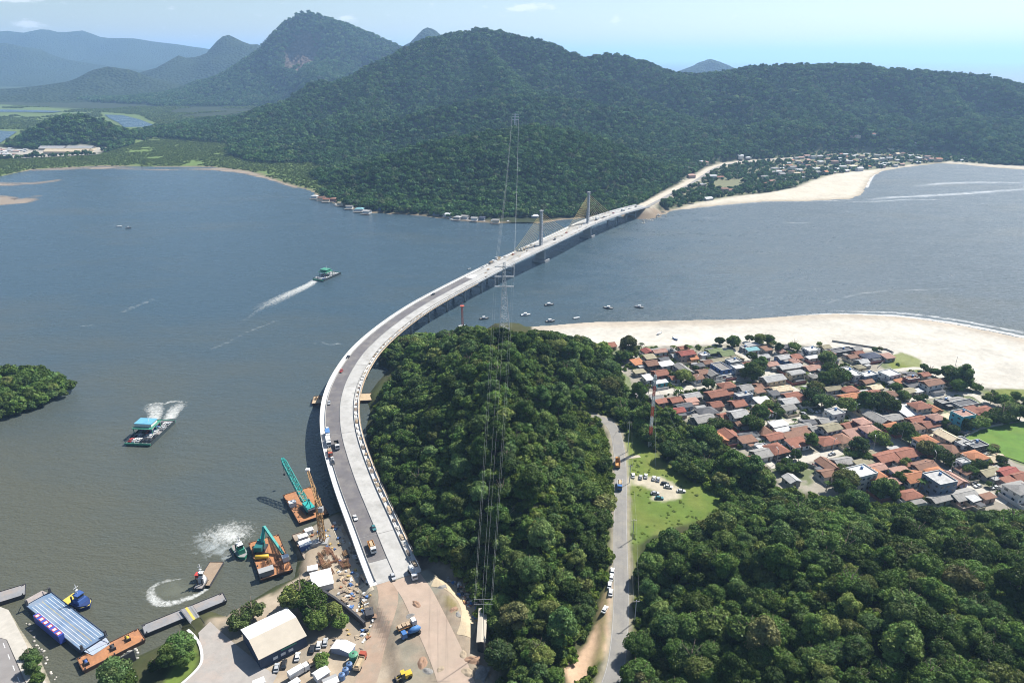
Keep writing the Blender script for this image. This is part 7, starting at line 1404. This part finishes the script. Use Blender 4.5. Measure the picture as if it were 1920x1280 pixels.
# yard and bank trees
for a_, b_, s, pale, lab in [(563, 1108, 1.5, 0, 'big dark tree beside the white workshop'), (548, 1120, 1.1, 0, 'round tree at the shore beside the hangar'), (585, 1128, 1.15, 0, 'tree behind the hangar gable'), (592, 1146, 1.05, 0, 'bright green tree behind the hangar'), (594, 1164, .9, 0, 'bright green tree at the corner of the hangar'), (625, 1150, .8, 0, 'tree beside the grey container office'), (637, 1162, .7, 0, 'small tree inside the black fence'),
                             (472, 1140, 1.05, 1, 'pale yellow-green umbrella tree on the shore by the hangar'), (450, 1155, 1.0, 1, 'pale spreading tree at the forecourt edge'), (441, 1168, .7, 1, 'small pale tree beside the forecourt'), (336, 1210, 1.15, 0, 'dark round tree on the terminal lawn'), (318, 1230, .9, 0, 'dark tree on the lawn next to the round one'), (348, 1232, .7, 0, 'small tree on the lawn by the kerb'), (292, 1243, .6, 0, 'shrubby tree on the lawn edge'),
                             (213, 1266, 1.15, 0, 'broad tree beside the billboard'), (232, 1280, .9, 0, 'bushy tree below the billboard'), (54, 1224, .62, 0, 'round street tree beside the coast road'), (64, 1250, .62, 0, 'street tree beside the coast road with white rocks'), (70, 1272, .5, 0, 'low bush-like tree on the coast road bank'), (602, 1232, .5, 0, 'small tree beside the tent hall'), (604, 1244, .45, 0, 'shrub by the office hut')]:
    e = tree_at(a_, b_, s, 'broadleaf_tree', lab)
    if pale:
        for ch in e.children:
            if ch.name.startswith('crown'): ch.data = CROWNS_PALE[int(rng.integers(3))]
# bamboo clump and bright scrub on hill edge
for a_, b_, s in ((824, 1010, .9), (832, 1020, .8), (816, 1022, .7)): 
    e = tree_at(a_, b_, s, 'bamboo_clump', 'yellow-green feathery bamboo clump at the foot of the wood', 'bamboo at the foot of the wood', CROWNS_PALE)
# ================================================================ MASTS, POLES AND WIRES
M_GALV = mat('galvanised_steel', (.50, .51, .52), .5, var=.1); M_REDW = mat('mast_red', (.50, .10, .06), .6); M_WIRE = mat('pale_wire', (.30, .31, .31), .5)
bp = gp(1218, 835, 6); rmast = empty('radio_mast', (bp.x, bp.y, ground_z(bp.x, bp.y)), 0, 'tall red and white lattice radio mast at the grass clearing', 'mast')
for k in range(7): MB().lattice((0, 0, 6.3 * k), (0, 0, 6.3 * (k + 1)), 1.5 - .08 * k, 1.42 - .08 * k, 6, .16).build('mast_section', M_REDW if k % 2 else M_WHITE, rmast)
MB().bar((0, 0, 44), (0, 0, 48), .12).box(-1, 1, -.2, .2, 41, 42.6).build('antenna', M_WHITE, rmast)
for k in range(3):
    a = k * 2.09 + .5; MB().tube([(0, 0, 40), (22 * math.cos(a), 22 * math.sin(a), .3)], .06, 4).build('guy_wire', M_WIRE, rmast)
bp = gp(868, 632, 4); rm2 = empty('beacon_mast', (bp.x, bp.y, max(ground_z(bp.x, bp.y), .5)), 0, 'thin red beacon mast behind the hill near the bridge', 'mast'); MB().lattice((0, 0, -1), (0, 0, 27), 1.3, 1.0, 14, .15).build('mast', M_REDW, rm2); MB().box(-1.6, 1.6, -1.6, 1.6, 27, 27.4).bar((0, 0, 27), (0, 0, 30), .3).build('beacon_platform', M_REDW, rm2)
bp = gp(946, 664, 30); bz = ground_z(bp.x, bp.y); pyl = empty('transmission_tower', (bp.x, bp.y, bz), 0, 'tall pale lattice power tower standing in the hilltop wood', 'tower'); TH = 46
MB().lattice((0, 0, 0), (0, 0, TH * .62), 6.5, 2.6, 9, .2).build('tower_body', M_GALV, pyl); MB().lattice((0, 0, TH * .62), (0, 0, TH), 2.6, 1.2, 8, .18).build('tower_head', M_GALV, pyl)
for z in (TH * .66, TH * .8, TH * .94): MB().lattice((-6, 0, z), (6, 0, z), .6, .6, 8, .1).build('cross_arm', M_GALV, pyl)
fb = up(966, 246, 1325); fz_ = float(far_z(fb.x, fb.y)); ft = empty('transmission_tower', (fb.x, fb.y, fz_), 0, 'slender power tower on the far wooded hill', 'tower'); MB().lattice((0, 0, 0), (0, 0, 30), 5, 1.4, 8, .3).build('tower_body', M_GALV, ft)
for z in (20, 25, 29): MB().lattice((-6, 0, z), (6, 0, z), .8, .8, 6, .2).build('cross_arm', M_GALV, ft)
nb = gp(908, 1222, 5.0); npole = empty('power_pole', (nb.x, nb.y, ground_z(nb.x, nb.y)), 0, 'tall slim steel pole carrying the power lines beside the barrack', 'pole'); NPH = 27.0
MB().tube([(0, 0, -1), (0, 0, NPH)], [.16, .07], 8).build('post', M_PIER, npole)
for z in (NPH - .3, NPH - 2.5): MB().box(-3.4, 3.4, -.04, .04, z, z + .08).build('cross_arm', M_PIER, npole)
def wire(a, b, sag, r, label, grp):
    a = Vector(a); b = Vector(b); pts = []
    for k in range(13): f = k / 12; p = a.lerp(b, f); p.z -= sag * 4 * f * (1 - f); pts.append(p)
    o = MB().tube(pts, r, 4, False).build('power_line', M_WIRE); tag(o, label, 'wire', grp)
for sx in (-6, 6):
    for z1, z2 in ((TH * .66, 20), (TH * .8, 25), (TH * .94, 29)):
        wire((bp.x + sx, bp.y, bz + z1 - .5), (fb.x + sx, fb.y, fz_ + z2), 16, .04, 'long power line spanning the bay above the bridge', 'power lines over the bay')
for k, sx in enumerate((-6, -5, -1, 1, 5, 6)): wire((bp.x + sx, bp.y, bz + TH * (.66 if k % 2 else .8) - .5), (nb.x + sx * .55, nb.y, npole.location.z + NPH + (-.1 if k % 2 else -2.3)), 3, .02, 'power line running down the wooded hill to the yard', 'power lines down the hill')
PB = [(1177, 846), (1180, 905), (1186, 1010), (1190, 1165)]; PW = []
for k, (a_, b_) in enumerate(PB):
    p = gp(a_, b_, 6); z = ground_z(p.x, p.y); e = empty('utility_pole', (p.x, p.y, z), .1, ['utility pole at the bend of the country road', 'utility pole by the entrance of the gravel lot', 'utility pole beside the country road below the grass', 'utility pole at the lower end of the country road'][k], 'pole'); hh = 19 if k == 0 else 11; MB().tube([(0, 0, -1), (0, 0, hh)], [.2, .14], 8).build('post', M_GALV, e); MB().box(-1.3, 1.3, -.1, .1, hh - .9, hh - .7).build('cross_arm', M_WOODG, e); PW.append((p.x, p.y, z + hh - .6))
for u, v in zip(PW[:-1], PW[1:]):
    for s in (-1.1, 1.1): wire((u[0] + s, u[1], u[2]), (v[0] + s, v[1], v[2]), 1.2, .02, 'thin wire strung along the country road', 'road wires')
for k, (a_, b_) in enumerate([(1456, 868), (1488, 866), (1497, 864), (1688, 832), (1805, 880), (1858, 918), (1637, 845), (1602, 782), (1440, 805), (1452, 798), (1305, 728), (1216, 738), (1405, 690), (1790, 690), (1750, 875), (1780, 893), (1560, 850)]):
    p = gp(a_, b_, 3.1); z = ground_z(p.x, p.y); e = empty('street_pole', (p.x, p.y, z), yg.uniform(0, 3), 'concrete street pole with lamp arm in the beach town', 'pole', 'street poles of the beach town'); MB().tube([(0, 0, -.5), (0, 0, 9)], [.17, .11], 8).build('post', M_PIER, e); MB().bar((0, 0, 8.6), (1.8, 0, 9.1), .1).box(1.6, 2.3, -.15, .15, 9.0, 9.2).build('lamp_arm', M_GALV, e)
for k, (a_, b_, col) in enumerate([(1865, 915, 'white'), (1826, 907, 'black'), (1833, 912, 'white'), (1535, 773, 'white'), (1507, 776, 'silver'), (1368, 709, 'white'), (1361, 710, 'silver'), (1480, 858, 'white'), (1610, 827, 'white'), (1620, 832, 'silver'), (1780, 886, 'white'), (1645, 805, 'white'), (1520, 770, 'white'), (1560, 852, 'silver'), (1700, 750, 'white'), (1732, 858, 'black')]):
    p = gp(a_, b_, 3.2); p.z = ground_z(p.x, p.y) + .09; car(p, R(yg.choice([19, 109]) + yg.uniform(-8, 8)), col, f'{col} car parked in a street of the beach town', 'cars in the beach town')
# rock face and scrub on the cut slope above the road
cF = gp(1085, 795, 22); X_, Y_ = np.meshgrid(np.linspace(-13, 13, 40), np.linspace(-15, 15, 40)); X_ = X_.ravel() + cF.x; Y_ = Y_.ravel() + cF.y; Z_ = near_height(X_, Y_); a_, b_ = pr(X_, Y_, Z_); sd_ = sdist(ROCK_PX, a_, b_); Z_ = Z_ + np.clip((sd_ + 4) / 12, -.6, 1) * (1.0 + .9 * fbm(X_ + Z_, Y_, 5, 3, 66)); ii_ = (np.arange(39)[:, None] * 40 + np.arange(39)[None, :]).ravel(); F_ = np.stack([ii_, ii_ + 1, ii_ + 41, ii_ + 40], 1); F_ = F_[(sd_ > -5)[F_].all(1)]
if len(F_): u_, inv_ = np.unique(F_.ravel(), return_inverse=True); tag(link('rock_face', np_mesh('rock_face', np.stack([X_, Y_, Z_], 1)[u_], inv_.reshape(-1, 4)), None, mat('cut_rock', (.25, .19, .13), .95, var=.4, scale=.5, dirt=(.10, .10, .05), dirt_amt=.8)), kind='structure')
X_, Y_ = poisson(20, 70, 270, 400, 2.2, rng); Z_ = near_height(X_, Y_); k_ = in_view_poly(SCRUB_PX, X_, Y_, Z_ + 1) & (dist_line(ROAD, X_, Y_, False)[0] > 4.6); scatter('scrub', np.stack([X_, Y_, Z_ - .1], 1)[k_], rng.uniform(.6, 1.7, k_.sum()), rng.integers(0, 3, k_.sum()), BUSHC)
# ================================================================ FOAM, WAKES, SANDBARS
def mat_foam(name, col, sc, sx=1.0, sy=1.0, rot=0.0, lo=.44, hi=.80, maxa=.8):
    m = bpy.data.materials.new(name); N, L = nodes_of(m); b = N['Principled BSDF']; b.inputs['Base Color'].default_value = (*col, 1); b.inputs['Roughness'].default_value = .9
    geo = N.new('ShaderNodeNewGeometry'); mp = N.new('ShaderNodeMapping'); mp.inputs['Rotation'].default_value = (0, 0, rot); mp.inputs['Scale'].default_value = (sx, sy, 1); L.new(geo.outputs['Position'], mp.inputs['Vector'])
    n = N.new('ShaderNodeTexNoise'); n.inputs['Scale'].default_value = sc; n.inputs['Detail'].default_value = 8; n.inputs['Roughness'].default_value = .7; n.inputs['Distortion'].default_value = .6; L.new(mp.outputs['Vector'], n.inputs['Vector'])
    at = N.new('ShaderNodeAttribute'); at.attribute_name = 'Col'; sp = N.new('ShaderNodeSeparateColor'); L.new(at.outputs['Color'], sp.inputs['Color'])
    ad = N.new('ShaderNodeMath'); ad.operation = 'MULTIPLY_ADD'; ad.inputs[1].default_value = .42; ad.inputs[2].default_value = -.2; L.new(sp.outputs[0], ad.inputs[0])
    s2 = N.new('ShaderNodeMath'); s2.operation = 'ADD'; L.new(n.outputs['Fac'], s2.inputs[0]); L.new(ad.outputs[0], s2.inputs[1])
    r = N.new('ShaderNodeMapRange'); r.inputs['From Min'].default_value = lo; r.inputs['From Max'].default_value = hi; r.inputs['To Max'].default_value = maxa; L.new(s2.outputs[0], r.inputs['Value'])
    mu = N.new('ShaderNodeMath'); mu.operation = 'MULTIPLY'; mu.use_clamp = True; L.new(r.outputs[0], mu.inputs[0]); q = N.new('ShaderNodeMapRange'); q.inputs['From Max'].default_value = .25; L.new(sp.outputs[0], q.inputs['Value']); L.new(q.outputs[0], mu.inputs[1]); L.new(mu.outputs[0], b.inputs['Alpha'])
    return m
M_FOAM = mat_foam('foam', (.58, .59, .56), .55); M_FOAMW = mat_foam('wake_foam', (.42, .46, .46), .22, 1, 1, 0, .44, .72, .6); M_SURF = mat_foam('surf_foam', (.66, .67, .66), .12, 1, 2.2, .15); M_SHOAL = mat_foam('shoal_foam', (.60, .63, .64), .07, .6, 2.5, -.1, .50, .85, .75); M_BAR = mat_foam('sandbar_mud', (.30, .235, .17), .012, 1, 3, .1, .38, .62, .75); M_TURB = mat_foam('churned_water', (.15, .16, .12), .06, 1, 1, 0, .35, .7, .55)
def foam_strip(name, pts, widths, dens, m, z=.04, n=9, step=2.0, kind='stuff'):
    P = [gp(a, b, 0) for a, b in pts]; L0 = [0]; 
    for i in range(1, len(P)): L0.append(L0[-1] + (P[i] - P[i - 1]).length)
    Q = smooth_line(P, max(step, L0[-1] / 90)); Fm = frames(Q); V = []; Cc = []; acc = 0
    for i, (p, d, r) in enumerate(Fm):
        if i: acc += (Q[i] - Q[i - 1]).length
        w = np.interp(acc, L0, widths); dn = np.interp(acc, L0, dens)
        for k in range(n): f = k / (n - 1) * 2 - 1; V.append(p + r * (f * w / 2) + Vector((0, 0, z))); e = dn * max(0, 1 - abs(f) ** 2.2); Cc.append((e, e, e))
    F = [(i * n + k, i * n + k + 1, (i + 1) * n + k + 1, (i + 1) * n + k) for i in range(len(Fm) - 1) for k in range(n - 1)]
    o = link(name, np_mesh(name, np.array([v[:] for v in V]), np.array(F), False, np.array(Cc)), None, m); tag(o, kind=kind); return o
def foam_blob(name, cx_, cy_, rx, ry, m, peak=1.0, ring=0.0, rot_=0.0, z=.05):
    c = gp(cx_, cy_, 0); V = []; Cc = []; na, nr = 40, 10
    for i in range(nr + 1):
        for k in range(na):
            f = i / nr; a = 2 * math.pi * k / na; x, y = f * rx * math.cos(a), f * ry * math.sin(a); V.append((c.x + x * math.cos(rot_) - y * math.sin(rot_), c.y + x * math.sin(rot_) + y * math.cos(rot_), z))
            e = peak * ((1 - f) ** .8 if not ring else max(0, 1 - abs(f - ring) / .3)); Cc.append((e, e, e))
    F = [(i * na + k, i * na + (k + 1) % na, (i + 1) * na + (k + 1) % na, (i + 1) * na + k) for i in range(nr) for k in range(na)]
    o = link(name, np_mesh(name, np.array(V), np.array(F), False, np.array(Cc)), None, m); tag(o, kind='stuff')
foam_strip('wake', [(592, 525), (575, 536), (540, 552), (505, 569), (470, 585)], [10, 15, 19, 22, 26], [1.1, .95, .8, .55, .1], M_FOAM); foam_strip('wake', [(600, 524), (560, 541), (500, 572), (430, 620)], [5, 6, 7, 6], [1.0, .8, .5, .1], M_FOAM, .06)
foam_strip('wake', [(289, 787), (292, 775), (288, 764), (276, 758)], [9, 12, 16, 12], [1.15, .95, .8, .3], M_FOAM); foam_strip('wake', [(318, 785), (324, 774), (334, 762), (346, 752)], [10, 12, 13, 10], [1.15, .95, .8, .3], M_FOAM); foam_strip('wake', [(275, 760), (290, 756), (308, 757), (320, 753), (345, 752)], [4, 4, 4, 4, 4], [.6, .7, .6, .9, .4], M_FOAM, .06)
foam_blob('foam', 428, 1000, 16, 13, M_FOAM, 1.0); foam_blob('foam', 405, 1022, 22, 12, M_FOAMW, .8, 0, -.5, .045); foam_blob('foam', 436, 1006, 7, 6, M_FOAM, 1.2, 0, 0, .06)
foam_strip('foam', [(388, 1103), (372, 1114), (345, 1124), (318, 1131), (296, 1129), (284, 1118), (284, 1104), (300, 1093), (325, 1086), (350, 1083)], [3, 3.5, 4.5, 5, 5.5, 5.5, 4.5, 3.5, 3, 2], [1.1, .9, .95, .85, 1.0, .95, .7, .6, .5, .2], M_FOAM, .06); foam_blob('foam', 325, 1108, 13, 9, M_TURB, .9, 0, 0, .045)
for pts, w in (([(585, 645), (600, 642), (618, 645), (640, 644)], 5), ([(150, 612), (165, 610), (185, 612)], 4), ([(395, 655), (430, 640), (470, 620), (520, 600)], 5), ([(230, 585), (265, 570), (290, 560)], 9)): foam_strip('foam', pts, [w] * len(pts), [.42] * len(pts), M_FOAMW, .045)
foam_strip('surf', [(1440, 597), (1500, 591), (1560, 588.5), (1630, 590), (1700, 594), (1800, 608), (1920, 632), (2050, 665)], [1.5, 2.5, 5, 6, 7, 8, 9, 9], [.5, .8, 1.0, 1.1, 1.1, 1.1, 1.1, 1], M_SURF, .07); foam_strip('surf', [(1530, 583), (1600, 584), (1700, 588), (1800, 601), (1920, 624)], [4, 6, 8, 9, 9], [.3, .6, .7, .75, .7], M_SURF, .065)
foam_strip('surf', [(1625, 352), (1630, 338), (1640, 326), (1665, 318), (1720, 310)], [8, 12, 12, 8, 5], [1.1, 1.2, 1.1, .8, .5], M_SURF, .07); foam_strip('surf', [(1262, 395), (1330, 388), (1430, 379.5), (1530, 377.5), (1600, 375)], [3] * 5, [.6, .7, .8, .9, 1], M_SURF, .07)
for pts, w, d in (([(1600, 378), (1680, 370), (1760, 366), (1850, 360), (1950, 352)], 26, .95), ([(1690, 352), (1760, 345), (1850, 342), (1960, 345)], 34, .85), ([(1560, 380), (1640, 378), (1720, 374), (1800, 378)], 10, .9), ([(1290, 411), (1330, 409), (1370, 411)], 5, .8), ([(1440, 415), (1490, 418), (1540, 419)], 7, .8), ([(1215, 410), (1260, 408), (1300, 411)], 5, .7), ([(1520, 590), (1560, 565), (1640, 547), (1760, 542), (1920, 540)], 6, .55)): foam_strip('foam', pts, [w] * len(pts), [d * .3] + [d] * (len(pts) - 2) + [d * .6], M_SHOAL, .05)
foam_strip('sandbar', [(-60, 372), (0, 378), (40, 376), (76, 366)], [95, 85, 65, 20], [1.2, 1.1, .9, .4], M_BAR, .05); foam_strip('sandbar', [(-40, 345), (30, 345), (80, 342), (120, 336)], [60, 50, 40, 20], [.7, .6, .5, .2], M_BAR, .045); foam_strip('sandbar', [(60, 320), (180, 315), (300, 318), (420, 318), (500, 332), (560, 352)], [40, 50, 34, 50, 30, 24], [.6, .7, .4, .8, .9, .9], M_BAR, .045)
